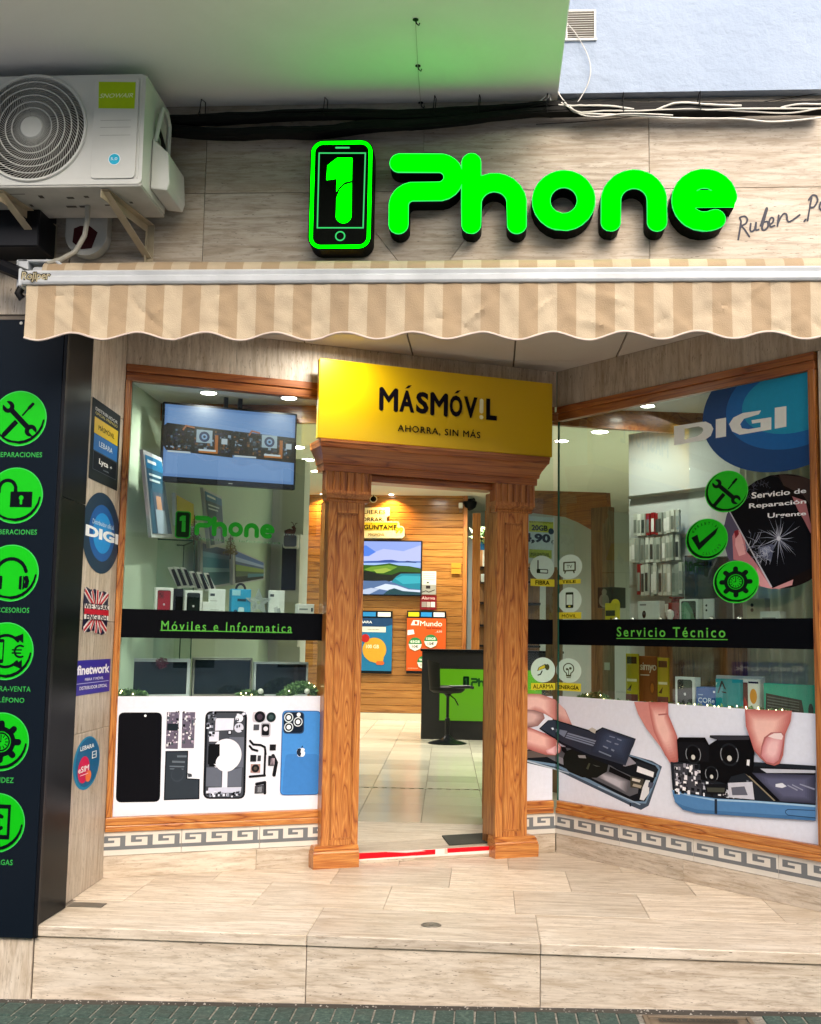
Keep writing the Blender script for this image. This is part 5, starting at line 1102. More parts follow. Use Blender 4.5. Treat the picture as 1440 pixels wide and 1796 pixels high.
S2(([],[(0.2597,0.7529),(0.2892,0.767),(0.3226,0.7573),(0.3142,0.7327),(0.2808,0.7423)]), '#b9b6ae'); S2(([(2.6434,0.7432),(2.6577,0.7462),(2.6649,0.7348),(2.6542,0.7306)],[]), '#dfe4ec')
for j in range(4):
    for i in range(4):
        x, y = 430 + i * 66 - j * 8, 470 + i * 24 + j * 22
        pass
for q in (([],[(0.0874,0.722),(0.3225,0.6925),(0.3158,0.6836),(0.0813,0.7129)]), ([],[(0.0787,0.709),(0.3141,0.6787),(0.3091,0.6711),(0.0725,0.7012)]), ([],[(0.0708,0.6973),(0.3041,0.6658),(0.2991,0.6582),(0.0655,0.6895)]), ([],[(0.0165,0.7355),(0.083,0.731),(0.0566,0.6919),(0.0121,0.7103)]), ([(2.6756,0.7397),(2.6757,0.7397),(2.6757,0.7393)],[(-0.0237,0.7388),(0.0076,0.7348),(-0.0148,0.7145),(-0.0237,0.7384)]), ([],[(0.4293,0.7294),(0.4737,0.7239),(0.4696,0.7183),(0.4277,0.7245)]), ([],[(0.4897,0.7193),(0.5254,0.7132),(0.5214,0.7059),(0.4896,0.7128)]), ([],[(0.4089,0.7041),(0.4454,0.6951),(0.4413,0.6889),(0.4048,0.6967)]), ([],[(0.4695,0.6912),(0.5015,0.6879),(0.4975,0.6805),(0.4695,0.6841)]), ([],[(0.3802,0.6691),(0.421,0.6606),(0.4169,0.6514),(0.3761,0.6628)]), ([],[(0.4452,0.6568),(0.4693,0.65),(0.4613,0.6405),(0.4412,0.6476)]), ([],[(0.3472,0.6366),(0.4451,0.6155),(0.441,0.6086),(0.3431,0.6296)])): S2(q, '#77839a')
# thumb
tone(([(2.4212,0.7612),(2.5053,0.7448),(2.6044,0.7095),(2.6759,0.6747),(2.6762,0.5779),(2.6761,0.5778),(2.6049,0.5823),(2.5061,0.612),(2.422,0.6381)],[(-0.0235,0.6737),(-0.0056,0.6684),(0.032,0.6311),(0.0214,0.5962),(-0.0231,0.5768)]), '#a9605c', '#e3b4ac', .45, .62)
tone(([(2.6048,0.6102),(2.6688,0.6339),(2.676,0.6365),(2.6762,0.582),(2.6689,0.5792),(2.6155,0.5902)],[(-0.0233,0.6355),(-0.0011,0.6439),(0.0213,0.621),(0.0125,0.5954),(-0.0231,0.5809)]), '#c98f92', '#e6bcc0', .5, .5, 6); S2(([],[(0.0302,0.6372),(0.0744,0.6285),(0.0833,0.6108),(0.0613,0.5966),(0.0391,0.6101)]), '#111216')
# index finger in the middle
S2(([],[(0.621,0.9356),(0.8697,0.9441),(0.8725,0.8754),(0.8972,0.8096),(0.8947,0.5972),(0.8156,0.6965),(0.7119,0.7909),(0.6514,0.8676)]), SK2)
tone(([],[(0.7289,0.94),(0.8713,0.9426),(0.866,0.8894),(0.9331,0.7641),(0.9437,0.6872),(0.9353,0.6267),(0.8926,0.6137),(0.8462,0.6546),(0.7678,0.7761),(0.7443,0.8544)]), '#b5655f', '#e8b9b0', .42, .62); SR(([],[(0.8009,0.8775),(0.8644,0.885),(0.8659,0.8766),(0.8024,0.869)]), SKD)
# opened phone right
SR(([],[(0.8849,0.622),(0.8987,0.4679),(0.9022,0.4385),(0.9363,0.4011),(1.0042,0.3742),(1.1299,0.3757),(1.7826,0.4252),(1.7896,0.688),(1.416,0.6717),(1.0455,0.6488),(0.9082,0.6212)]), '#20252c')
SR(([],[(0.8948,0.4704),(0.9134,0.4101),(0.9665,0.3753),(1.0638,0.3672),(1.7826,0.4241),(1.7846,0.4993),(1.4391,0.479),(1.1891,0.4606),(1.0054,0.4623),(0.9295,0.4714)]), '#4d7fb2'); SR(([],[(0.8949,0.4734),(0.9371,0.4633),(1.0428,0.4549),(1.189,0.4577),(1.439,0.4779),(1.7845,0.4982),(1.7843,0.4897),(1.4388,0.469),(1.1745,0.4473),(1.0053,0.4535),(0.9217,0.4616)]), '#9cc0dc'); SR(([],[(0.9134,0.4101),(0.9665,0.3753),(1.0638,0.3672),(1.7826,0.4241),(1.783,0.4411),(1.0641,0.3876),(0.9744,0.3969)]), '#3d6c9c')
SR(([],[(1.1804,0.4567),(1.1976,0.4581),(1.1963,0.3813),(1.1791,0.3803)]), '#16263a')
pr_.stroke([*[(1.7799,0.438),(1.6273,0.4314),(1.6135,0.4405),(1.6151,0.4514),(1.628,0.4596),(1.7808,0.4735)]], .0035, '#1b3350', res=150)
SR(([],[(0.9081,0.6122),(1.0676,0.6274),(1.096,0.5484),(1.0948,0.4668),(0.9679,0.4816),(0.9144,0.4935)]), '#3b3d46')
chips(pr_, [(0.9101,0.4513),(1.1167,0.4607),(1.0972,0.6273),(0.9082,0.6152)], 70, ['#e4e4ec', '#15171c', '#9a9aa8', '#f2f2f6', '#262932'], .008, .026)
chips(pr_, [(1.0428,0.4549),(1.4391,0.4818),(1.434,0.5618),(1.066,0.5218)], 60, ['#c9ccd6', '#15171c', '#6f727e', '#eceef4', '#262932'], .008, .026)
tone(([],[(1.4217,0.6163),(1.7884,0.6427),(1.7848,0.5072),(1.584,0.4937),(1.4344,0.5785)]), '#34364a', '#565975', .6, .5, 6, .4); SR(([],[(1.4359,0.6512),(1.7891,0.6693),(1.7884,0.6454),(1.4217,0.6191)]), '#15161b'); SR(([],[(1.4693,0.6433),(1.789,0.6667),(1.7886,0.6533),(1.5087,0.6251)]), '#b9bcc8'); SR(([],[(1.56,0.5755),(1.599,0.5851),(1.6243,0.5716),(1.5984,0.5606),(1.5597,0.5618)]), '#d8dce6')
for q in ([(1.6309,0.5804),(1.6873,0.5624),(1.6847,0.5557),(1.6282,0.5747)], [(1.6564,0.5859),(1.7186,0.5659),(1.716,0.5603),(1.6538,0.5802)], [(1.7006,0.5934),(1.7836,0.5785),(1.7816,0.5703),(1.698,0.5878)]): pr_.poly(q, '#8c90a6', up=0)
pr_.up(); SR(([],[(1.374,0.6114),(1.415,0.6212),(1.5841,0.4964),(1.5515,0.487)]), '#0c0d10'); SR(([],[(1.3807,0.6065),(1.391,0.6087),(1.5581,0.4933),(1.5483,0.491)]), '#8a7f6a'); SR(([],[(1.2687,0.5495),(1.4208,0.5715),(1.4324,0.4838),(1.2744,0.4763)]), '#c4c6d2'); SR(([],[(1.2894,0.5291),(1.3726,0.5439),(1.3923,0.5013),(1.2957,0.4901)]), '#5d606e')
# camera block
SR(([],[(0.9329,0.7461),(0.9485,0.7605),(1.1251,0.7729),(1.1502,0.7369),(1.2028,0.7673),(1.1544,0.7751),(1.1568,0.787),(1.4085,0.8048),(1.4375,0.7296),(1.4287,0.6281),(1.401,0.5974),(1.374,0.6114),(1.2904,0.5859),(1.2616,0.5431),(1.2192,0.5499),(1.0923,0.548),(1.0898,0.6295),(0.943,0.6274)]), '#0b0c0f')
SR(([],[(0.9405,0.7347),(1.121,0.7462),(1.15,0.7282),(1.1487,0.6467),(0.9469,0.6338)]), '#141519'); SR(([],[(1.1582,0.7842),(1.4051,0.8012),(1.4081,0.7834),(1.2085,0.7648)]), '#2b2d36')
for cx_, r_ in (([(1.0444,0.6781)][0], .055), ([(1.2819,0.6962)][0], .062), ([(1.1659,0.5846)][0], .045)):
    pr_.poly(circle(*cx_, r_, 32, r_ * .95), '#1e2126'); pr_.poly(circle(*cx_, r_ * .82, 32, r_ * .78), '#0a0b0e'); pr_.loops(shape([('+', 's', arc(cx_[0], cx_[1], r_ * .9, 150, 215, 12), .004), ('+', 's', arc(cx_[0], cx_[1], r_ * .9, -35, 40, 12), .004)], (cx_[0] - .1, cx_[1] - .1, cx_[0] + .1, cx_[1] + .1), 80), '#8f949c'); pr_.poly(circle(cx_[0], cx_[1] - r_ * .3, r_ * .24, 16), '#c9c9c4')
SR(([],[(1.3924,0.6807),(1.4095,0.6823),(1.4054,0.651),(1.3884,0.6522)]), '#e2e4e8'); SR(([],[(1.1177,0.5275),(1.2616,0.5431),(1.2536,0.4909),(1.1315,0.4769)]), '#15171b'); SR(([],[(1.132,0.5116),(1.2506,0.5219),(1.2467,0.4987),(1.139,0.4893)]), '#3d4038')
# thumb at the right
tone(([],[(1.3838,0.9374),(1.6652,0.9454),(1.6576,0.8957),(1.624,0.8277),(1.6086,0.7225),(1.5883,0.6796),(1.5555,0.6655),(1.5097,0.6721),(1.4704,0.699),(1.4375,0.7296),(1.4117,0.7949),(1.3889,0.8498)]), '#b4645f', '#e7b8ae', .38, .62)
SR(([],[(1.4739,0.7049),(1.4817,0.7557),(1.4993,0.8017),(1.5396,0.8297),(1.5984,0.8368),(1.6226,0.8221),(1.6059,0.7441),(1.5886,0.6933),(1.5556,0.6693),(1.5098,0.6738)]), SKD); tone(([],[(1.4806,0.7083),(1.4903,0.7564),(1.5091,0.7969),(1.5427,0.8244),(1.5983,0.8313),(1.6148,0.8188),(1.5995,0.7435),(1.5822,0.6954),(1.5525,0.6762),(1.5099,0.6805)]), '#c98488', '#e8bcbc', .5, .45, 7); SR(([],[(1.5226,0.809),(1.5592,0.8273),(1.6015,0.8315),(1.6121,0.8169),(1.604,0.7987),(1.5586,0.8007)]), '#ecd6d4')
for j in range(5):
    pass
pl_.part('poster_print', filmL); pr_.mb.v = pr_.mb.v
pr_.part('poster_print', filmR)

# ------------------------------------------------------------------ stickers on the left return wall
PY = -.0035
q = [(0.4173,2.4346),(0.9176,2.4448),(0.9101,2.032),(0.4208,2.03)]
x0, x1 = (q[0][0] + q[3][0]) / 2, (q[1][0] + q[2][0]) / 2; z1, z0 = (q[0][1] + q[1][1]) / 2, (q[2][1] + q[3][1]) / 2; w, h = x1 - x0, z1 - z0
p = Print(y=PY); p.poly(rect(x0, z0, x1, z1), '#22292c')
def sub(u0, v0, u1, v1): return (x0 + w * u0, z0 + h * v0, x0 + w * u1, z0 + h * v1)
p.text('DISTRIBUIDOR', *sub(.12, .865, .90, .905), '#d9dcdc', bold=.01); p.text('OFICIAL PREPAGO', *sub(.12, .815, .90, .85), '#cfc36a', bold=.01)
p.poly(rect(*sub(.10, .58, .93, .78)), '#e6c30a'); p.text('MÁSMÓVIL', *sub(.24, .645, .80, .72), '#1a1610', bold=.02); p.poly(rect(*sub(.10, .37, .93, .575)), '#0f6bb8'); p.text('LEBARA', *sub(.28, .445, .75, .51), '#e8f0f8')
p.poly(rect(*sub(.10, .13, .93, .365)), '#3a4350'); p.poly(rect(*sub(.115, .138, .915, .357)), '#101722'); p.text('Lyca', *sub(.30, .21, .62, .30), '#f0f0f0', bold=.03); p.text('+', *sub(.68, .24, .76, .275), '#f0f0f0'); p.text('mobile', *sub(.46, .17, .64, .19), '#9aa4b0')
p.solo('wall_sign', 'dark distributor sign with yellow, blue and black tiles at the top of the stone return', 'sign', REV, (x0, 0, z0), group='stickers on the stone return')
def ell(lr, tb, mirror=False):
    """centre and radii from left, right, top and bottom points"""
    (l, r), (t, b) = lr, tb; return ((l[0] + r[0]) / 2, (t[1] + b[1]) / 2, (r[0] - l[0]) / 2, (t[1] - b[1]) / 2)
cx, cz, rx, rz = ell([(0.3554,1.781),(1.0022,1.7906)], [(0.6395,1.9884),(0.7187,1.5745)])
p = Print(y=PY); p.poly(circle(cx, cz, rx, 48, rz), '#0b2f4c'); p.poly(circle(cx + rx * .02, cz, rx * .68, 44, rz * .70), '#0e559e'); p.poly(circle(cx + rx * .04, cz, rx * .50, 40, rz * .50), '#178cd6')
p.text('DIGI', cx - rx * .82, cz - rz * .17, cx + rx * .92, cz + rz * .10, '#eef3f8', bold=.05); p.text('Distribuidor oficial', cx - rx * .5, cz + rz * .17, cx + rx * .62, cz + rz * .29, '#cfe0f0')
p.solo('round_sticker', 'round blue sticker with white lettering on the stone return wall', 'sticker', REV, (cx, 0, cz), group='stickers on the stone return')
q = [(0.4318,1.4982),(0.8535,1.488),(0.8726,1.305)]; z1 = (q[0][1] + q[1][1]) / 2; x0, x1 = q[0][0], q[1][0]
zb = [(0.6433,1.2614)][0][1]; w, h = x1 - x0, z1 - zb; F_ = lambda u, v: (x0 + w * u, zb + h * v)
out = [F_(.02, .96), F_(.10, 1.02), F_(.25, .97), F_(.42, 1.0), F_(.6, .95), F_(.78, .98), F_(1.0, .93), F_(.97, .6), F_(1.0, .3), F_(.95, .08), F_(.78, .0), F_(.6, .04), F_(.42, .10), F_(.22, .06), F_(.0, .12), F_(.04, .4), F_(0, .7)]
p = Print(y=PY, step=.0003); p.poly(out, '#1a1a3c')
def band(a, b, wd, c):
    a, b = Vector(F_(*a)), Vector(F_(*b)); n = (b - a).normalized(); n = Vector((-n.y, n.x)) * wd / 2; p.poly([tuple(a - n), tuple(b - n), tuple(b + n), tuple(a + n)], c)
for wd, c in ((.034, '#e9e3e0'), (.014, '#c01830')):
    for a, b in (((.04, .95), (.46, .58)), ((.96, .92), (.54, .58)), ((.06, .10), (.46, .42)), ((.94, .10), (.54, .42)), ((.30, .96), (.46, .58)), ((.72, .93), (.54, .58)), ((.30, .10), (.46, .42)), ((.72, .06), (.54, .42))): band(a, b, wd, c)
band((.5, .98), (.5, .05), .045, '#e9e3e0'); band((.5, .98), (.5, .05), .026, '#c01830'); band((.02, .5), (.98, .5), .075, '#e9e3e0'); band((.02, .5), (.98, .5), .03, '#c01830')
p.text('WE SPEAK', *F_(.02, .55), *F_(.98, .68), '#15152c', bold=.02); p.text('ENGLISH', *F_(.10, .32), *F_(.90, .45), '#15152c', bold=.02)
p.solo('flag_sticker', 'sticker of a frayed British flag reading WE SPEAK ENGLISH on the stone return', 'sticker', REV, (x0, 0, zb), group='stickers on the stone return')
q = [(0.3537,1.1376),(0.9398,1.1388),(0.9398,0.9681),(0.3575,0.9704)]; 
x0, x1 = (q[0][0] + q[3][0]) / 2, (q[1][0] + q[2][0]) / 2; z1, z0 = (q[0][1] + q[1][1]) / 2, (q[2][1] + q[3][1]) / 2; w, h = x1 - x0, z1 - z0
p = Print(y=PY); p.poly(rect(x0, z0, x1, z1), '#2c1f96'); p.text('finetwork', *sub(.06, .58, .98, .86), '#f1f0fa', bold=.03, space=.95); p.text('FIBRA Y MÓVIL', *sub(.28, .40, .80, .50), '#e4e2f6', bold=.01); p.poly(rect(*sub(.06, .325, .96, .34)), '#c9c6ea'); p.text('DISTRIBUIDOR OFICIAL', *sub(.14, .15, .92, .25), '#e4e2f6', bold=.01)
p.solo('wall_sign', 'violet rectangular sticker with white lettering low on the stone return wall', 'sign', REV, (x0, 0, z0), group='stickers on the stone return')
cx, cz, rx, rz = ell([(0.4044,0.6288),(0.8271,0.6365)], [(0.6301,0.7607),(0.5865,0.5022)])
p = Print(y=PY); p.poly(circle(cx, cz, rx, 44, rz), '#1583ae'); p.poly([q for q in circle(cx + rx * .05, cz + rz * .02, rx * .9, 44, rz * .92)], '#12618f')
p.poly(circle(cx - rx * .22, cz - rz * .22, rx * .44, 30, rz * .50), '#cf1250'); p.poly(circle(cx + rx * .15, cz - rz * .52, rx * .22, 24, rz * .22), '#f0783c')
p.text('LEBARA', cx - rx * .55, cz + rz * .52, cx + rx * .5, cz + rz * .68, '#e8f2f6', bold=.02); p.text('eSIM', cx - rx * .62, cz - rz * .30, cx + rx * .14, cz - rz * .08, '#ffffff', bold=.03)
for j in range(3): p.poly(rect(cx + rx * .34, cz + rz * (.10 + j * .12), cx + rx * .70, cz + rz * (.13 + j * .12)), '#dfeaf0', up=0)
p.up(); p.poly(rect(cx + rx * .34, cz + rz * .10, cx + rx * .40, cz + rz * .37), '#dfeaf0', up=0); p.poly(rect(cx + rx * .64, cz + rz * .10, cx + rx * .70, cz + rz * .37), '#dfeaf0'); p.poly(rect(cx - rx * .5, cz - rz * .42, cx + rx * .1, cz - rz * .39), '#ffd0dc')
p.solo('round_sticker', 'lowest round blue sticker with pink blob and white lettering on the stone return', 'sticker', REV, (cx, 0, cz), group='stickers on the stone return')

# ------------------------------------------------------------------ stickers on the right window
UM = 1.802; ZM = 2.653
def clipw(poly, u1=UM, z1=ZM, u0=0.001): return clip_half(clip_half(clip_half(poly, (u1, 0), (1, 0)), (0, z1), (0, 1)), (u0, 0), (-1, 0))
c_ = [(1.6258,2.4917),(1.1258,2.5696),(1.6181,2.1588)]; rx, rz = c_[0][0] - c_[1][0], c_[0][1] - c_[2][1]; m_ = [(1.6773,2.5117),(1.2841,2.5744),(1.6716,2.2716)]; i_ = [(1.7028,2.5188),(1.3884,2.5695),(1.6987,2.3502)]
p = Print(y=GY); p.poly(clipw(circle(*c_[0], rx, 72, rz)), '#07437f'); p.poly(clipw(circle(*m_[0], m_[0][0] - m_[1][0], 72, m_[0][1] - m_[2][1])), '#0a64ae'); p.poly(clipw(circle(*i_[0], i_[0][0] - i_[1][0], 72, i_[0][1] - i_[2][1])), '#1193bd')
D = [(0.9248,2.496),(0.9235,2.3855),(1.145,2.3868),(1.2007,2.4388),(1.1465,2.4859),(0.9677,2.4947)]
p.loops(shape([('+', 'p', [*[(0.9248,2.496),(1.1466,2.4907),(1.1825,2.4712),(1.1994,2.4426),(1.1815,2.4058),(1.1377,2.3878),(0.925,2.3853)]]), ('-', 'p', [*[(1.0008,2.4705),(1.0994,2.4711),(1.1256,2.4577),(1.1312,2.4426),(1.1164,2.4266),(1.0897,2.417),(1,2.4097)]])], (D[0][0] - .01, D[1][1] - .02, D[3][0] + .02, D[4][1] + .04), 130), '#e6ece9', up=0)
p.poly([(1.216,2.4925),(1.2841,2.4919),(1.2823,2.3886),(1.2142,2.3883)], '#e6ece9', up=0)
g0 = [(1.3037,2.4889),(1.5053,2.3562)]
p.loops(shape([('+', 'p', [*[(1.5083,2.4974),(1.3939,2.5011),(1.3315,2.4848),(1.3031,2.4538),(1.3232,2.41),(1.3711,2.3859),(1.4391,2.3813),(1.569,2.3872),(1.5705,2.4515),(1.4473,2.4538),(1.4509,2.4348),(1.5043,2.434),(1.5038,2.4078),(1.4261,2.4084),(1.3855,2.4187),(1.375,2.4434),(1.4001,2.4688),(1.4947,2.4789)]])], (g0[0][0] - .02, g0[1][1] - .02, [(1.5733,2.4602)][0][0] + .01, g0[0][1] + .08), 140), '#e6ece9', up=0)
p.poly([(1.5923,2.4981),(1.6617,2.4962),(1.6592,2.3891),(1.5898,2.3877)], '#e6ece9')
p.solo('round_sticker', 'huge blue ringed circle sticker with white lettering at the top right of the window', 'sticker', RIGHT, (c_[0][0], GY, c_[0][1]), group='stickers on the right window')
cc = [(1.6035,1.8514),(1.6103,2.1469),(1.2563,1.8746)]; rx, rz = cc[0][0] - cc[2][0], cc[1][1] - cc[0][1]
C0 = circle(*cc[0], rx, 72, rz)
def cin(poly):
    out = poly
    for i in range(0, 72, 3):
        a = C0[i]; t = 2 * math.pi * i / 72; out = clip_half(out, a, (math.cos(t) / rx, math.sin(t) / rz))
        if len(out) < 3: return []
    return clipw(out, UM - .001)
p = Print(y=GY, step=.00009); p.poly(clipw(C0), '#17100f'); P_ = lambda q, c, **k: (p.poly(cin(q), c, **k))
P_([(1.2596,2.0698),(1.4317,2.1306),(1.569,2.1513),(1.6349,2.1212),(1.5659,2.0125),(1.3589,2.0011)], '#2a1f22'); P_([(1.2062,1.9414),(1.3014,1.976),(1.425,1.796),(1.3528,1.6766),(1.2532,1.6985)], '#504b64'); P_([(1.609,2.147),(1.8145,2.1024),(1.8101,1.935),(1.7492,2.0244),(1.6341,2.0868)], '#33211c')
P_([(1.3133,1.844),(1.3317,1.8725),(1.3636,1.8763),(1.3908,1.8274),(1.4034,1.7563),(1.444,1.7134),(1.4774,1.6714),(1.5301,1.6062),(1.5623,1.554),(1.4751,1.562),(1.4356,1.6383),(1.3814,1.7047),(1.3182,1.7193)], '#b9757c'); P_([(1.3349,1.8545),(1.3634,1.8645),(1.3833,1.8043),(1.3962,1.7449),(1.3539,1.7353),(1.3303,1.7956)], '#dba3a4'); P_([(1.3245,1.87),(1.3495,1.8773),(1.3561,1.8531),(1.3345,1.8309)], '#7a1626'); P_([(1.4638,1.672),(1.5167,1.6067),(1.5558,1.5598),(1.4888,1.5645),(1.4627,1.62)], '#d5979c')
P_([(1.5558,1.5598),(1.6811,1.6013),(1.674,1.5735),(1.5954,1.5559)], '#c08a8c'); P_([(1.6849,2.0247),(1.7612,1.9952),(1.7953,1.8469),(1.7753,1.8036),(1.7518,1.8723)], '#a4666a')
P_([(1.3014,1.976),(1.4037,2.1275),(1.5285,2.1557),(1.6086,2.1297),(1.7523,1.8947),(1.7944,1.8136),(1.7904,1.6585),(1.5559,1.5627)], '#0e0f14'); P_([(1.2956,1.9765),(1.3028,1.9771),(1.556,1.5684),(1.5479,1.5646)], '#b9bac4')
r2 = random.Random(4); cen = [(1.6014,1.8144)][0]; c2_ = [(1.4464,1.8298)][0]
def crack(a, b, w0, c='#a7adbd'):
    a, b = Vector(a), Vector(b); n = (b - a); n = Vector((-n.y, n.x)).normalized() * w0 / 2; mid = (a + b) / 2 + n * r2.uniform(-3, 3)
    p.mb.flat(cin([tuple(a - n), tuple(mid - n * .8), tuple(b), tuple(mid + n * .8), tuple(a + n)]) or [(a.x, a.y), (a.x + 1e-4, a.y), (a.x, a.y + 1e-4)], p.yy() - r2.random() * .0003, p.m(c))
for i in range(46):
    a = r2.uniform(0, 2 * math.pi); L = r2.uniform(.05, .15); crack(cen, (cen[0] + L * math.cos(a), cen[1] + L * math.sin(a) * 1.0), r2.uniform(.0018, .0045), r2.choice(['#8a90a2', '#b3b9c8', '#60667a']))
for i in range(26):
    a = r2.uniform(0, 2 * math.pi); L = r2.uniform(.02, .10); o = (c2_[0] + r2.uniform(-.02, .03), c2_[1] + r2.uniform(-.1, .03)); crack(o, (o[0] + L * math.cos(a), o[1] + L * math.sin(a)), r2.uniform(.0015, .0035), r2.choice(['#7a7f92', '#a0a6b6', '#4f5468']))
for k_ in range(70):
    o = [(1.5002,2.106)][0]; a = r2.uniform(0, 6.28); L = r2.uniform(.01, .035); oo = (o[0] + r2.uniform(-.09, .05), o[1] + r2.uniform(-.07, .03)); crack(oo, (oo[0] + L * math.cos(a), oo[1] + L * math.sin(a)), .0018, '#4f5266')
p.up(2); P_([(1.4796,1.7755),(1.5542,1.7886),(1.5741,1.7817),(1.5522,1.6969),(1.4922,1.7285)], '#4f566e'); P_([(1.493,1.766),(1.5406,1.7778),(1.55,1.7486),(1.5127,1.7333)], '#7f87a0')
for _ in range(60):
    o = [(1.5127,1.7333)][0]; a = r2.uniform(0, 6.28); L = r2.uniform(.01, .04); oo = (o[0] + r2.uniform(-.05, .04), o[1] + r2.uniform(-.035, .04)); crack(oo, (oo[0] + L * math.cos(a), oo[1] + L * math.sin(a)), .0022, r2.choice(['#b9bfce', '#8d93a6']))
p.poly(circle(*cen, .012, 14), '#c9cfdb'); p.up(2)
for t, q in (('Servicio de', [(1.4402,2.0342),(1.7673,2.0351),(1.7679,2.0593),(1.4409,2.0677)]), ('Reparación', [(1.4231,1.9768),(1.7658,1.9751),(1.7665,2.0031),(1.4237,2.0103)]), ('Urgente', [(1.5369,1.9165),(1.7643,1.9162),(1.7649,1.9414),(1.5376,1.95)])):
    q = [*q]; p.text(t, 0, 0, 1, 1, '#eef0f2', bold=.02, q=q)
p.solo('round_sticker', 'round photo sticker of a cracked phone held in a hand, lettered for urgent repair', 'sticker', RIGHT, (cc[0][0], GY, cc[0][1]), group='stickers on the right window')
GG = '#00a90a'
def green_disc(cx, cz, rx, rz, y=GY - .006):
    p = Print(y=y); E = lambda l: [[(cx + q[0] * rx, cz + q[1] * rz) for q in o] for o in l]
    p.poly(circle(cx, cz, rx, 48, rz), '#4fd052'); p.poly(circle(cx, cz, rx * .97, 48, rz * .97), '#0cc410')
    p.loops(E(shape([('+', 'c', 0, 0, .95), ('-', 'c', .05, .06, .90)], (-1, -1, 1, 1), 110)), '#06240c'); return p, E
e1, e2, e3 = [ell(*a) for a in ((([(1.1381,2.1025)][0], [(1.4215,2.0754)][0]), ([(1.2837,2.2014)][0], [(1.2797,1.9748)][0])), (([(1.0025,1.8483)][0], [(1.288,1.8307)][0]), ([(1.1508,1.9516)][0], [(1.1473,1.7261)][0])), (([(1.1875,1.6055)][0], [(1.4799,1.5964)][0]), ([(1.3358,1.7126)][0], [(1.3316,1.4867)][0])))]
p, E = green_disc(*e1, GY - .004); p.loops(E(ic_tools()), '#0b1a14'); p.solo('round_sticker', 'green round sticker with wrench and screwdriver, topmost of the three on the right window', 'sticker', RIGHT, (e1[0], GY, e1[1]), group='stickers on the right window')
p, E = green_disc(*e2, GY - .004); p.loops(E(shape([('+', 'p', [(-.72, .12), (-.42, .26), (-.32, -.14), (.58, .56), (.44, .22), (-.36, -.52)])], (-.8, -.7, .8, .7), 100)), '#0b1a14')
def ring_text(p, t, cx, cz, rx, rz, a0, a1, hgt, c, flip=False):
    for i, ch in enumerate(t):
        a = a0 + (a1 - a0) * i / (len(t) - 1); x, z = cx + rx * math.cos(R_(a)), cz + rz * math.sin(R_(a)); w_ = hgt * (.55 if ch in 'IÍ1' else .78) * .8
        if ch in 'IÍ': w_ *= .35
        p.text(ch, x - w_ / 2, z - hgt / 2, x + w_ / 2, z + hgt / 2, c, bold=.02, rot=(a + 90 if flip else a - 90), up=0)
    p.up()
ring_text(p, 'GARANTÍA', e2[0], e2[1], e2[2] * .74, e2[3] * .76, 148, 52, .017, '#0b2a12'); ring_text(p, 'CALIDAD', e2[0], e2[1], e2[2] * .70, e2[3] * .70, 258, 332, .016, '#0c5a18', True)
p.solo('round_sticker', 'green round guarantee sticker with black tick, middle one on the right window', 'sticker', RIGHT, (e2[0], GY, e2[1]), group='stickers on the right window')
p, E = green_disc(*e3, GY - .004); p.loops(E(ic_gear()), '#0b1a14'); p.solo('round_sticker', 'green round sticker with black gear and clock, lowest of the three on the right window', 'sticker', RIGHT, (e3[0], GY, e3[1]), group='stickers on the right window')

# small pale discs with pictograms and yellow captions
PALE, YL, DG = '#c4ddd0', '#cfc52e', '#1d2a18'
def pic_router(): return [(shape([('+', 's', [(-.42, .7), (-.42, -.1)], .13), ('+', 'p', rrect(-.55, -.55, .6, -.12, .1)), ('-', 'p', rrect(-.2, -.46, .52, -.2, .06))], (-.9, -.9, .9, .9), 90), DG)]
def pic_tv(): return [(shape([('+', 'p', rrect(-.62, -.45, .62, .5, .08)), ('-', 'p', rrect(-.48, -.32, .48, .37, .05)), ('+', 's', [(-.4, -.45), (-.45, -.6)], .14), ('+', 's', [(.4, -.45), (.45, -.6)], .14)], (-.9, -.9, .9, .9), 90), '#3a431c')]
def pic_phone(): return [(shape([('+', 'p', rrect(-.40, -.75, .40, .75, .10)), ('-', 'p', rect(-.30, -.45, .30, .52))], (-.9, -.9, .9, .9), 90), DG), (rrect(-.10, -.66, .10, -.52, .04), YL)]
def pic_cam(): return [(rquad([(-.6, -.12), (.35, .22), (.25, .62), (-.45, .25)], .2), '#3a431c'), (rquad([(-.5, -.05), (.2, .22), (.15, .5), (-.38, .22)], .2), YL), (circle(.42, .28, .22, 20, .3), '#3a431c'), (shape([('+', 's', [(-.1, -.1), (-.25, -.42), (-.5, -.5)], .12)], (-.9, -.9, .9, .9), 80), DG)]
def pic_bulb(): return [(shape([('+', 'c', 0, .2, .55), ('+', 'p', [(-.28, -.3), (.28, -.3), (.22, -.6), (-.22, -.6)]), ('-', 'c', 0, .2, .45), ('-', 'p', [(-.18, -.1), (.18, -.1), (.16, -.42), (-.16, -.42)]), ('+', 's', [(0, -.45), (0, .1)], .07), ('+', 's', [(-.22, -.55), (.22, -.55)], .09), ('+', 's', [(-.18, -.70), (.18, -.70)], .08), ('+', 'c', -.15, .12, .12), ('+', 'c', .17, .22, .13)], (-.9, -.9, .9, .9), 100), '#3a431c')]
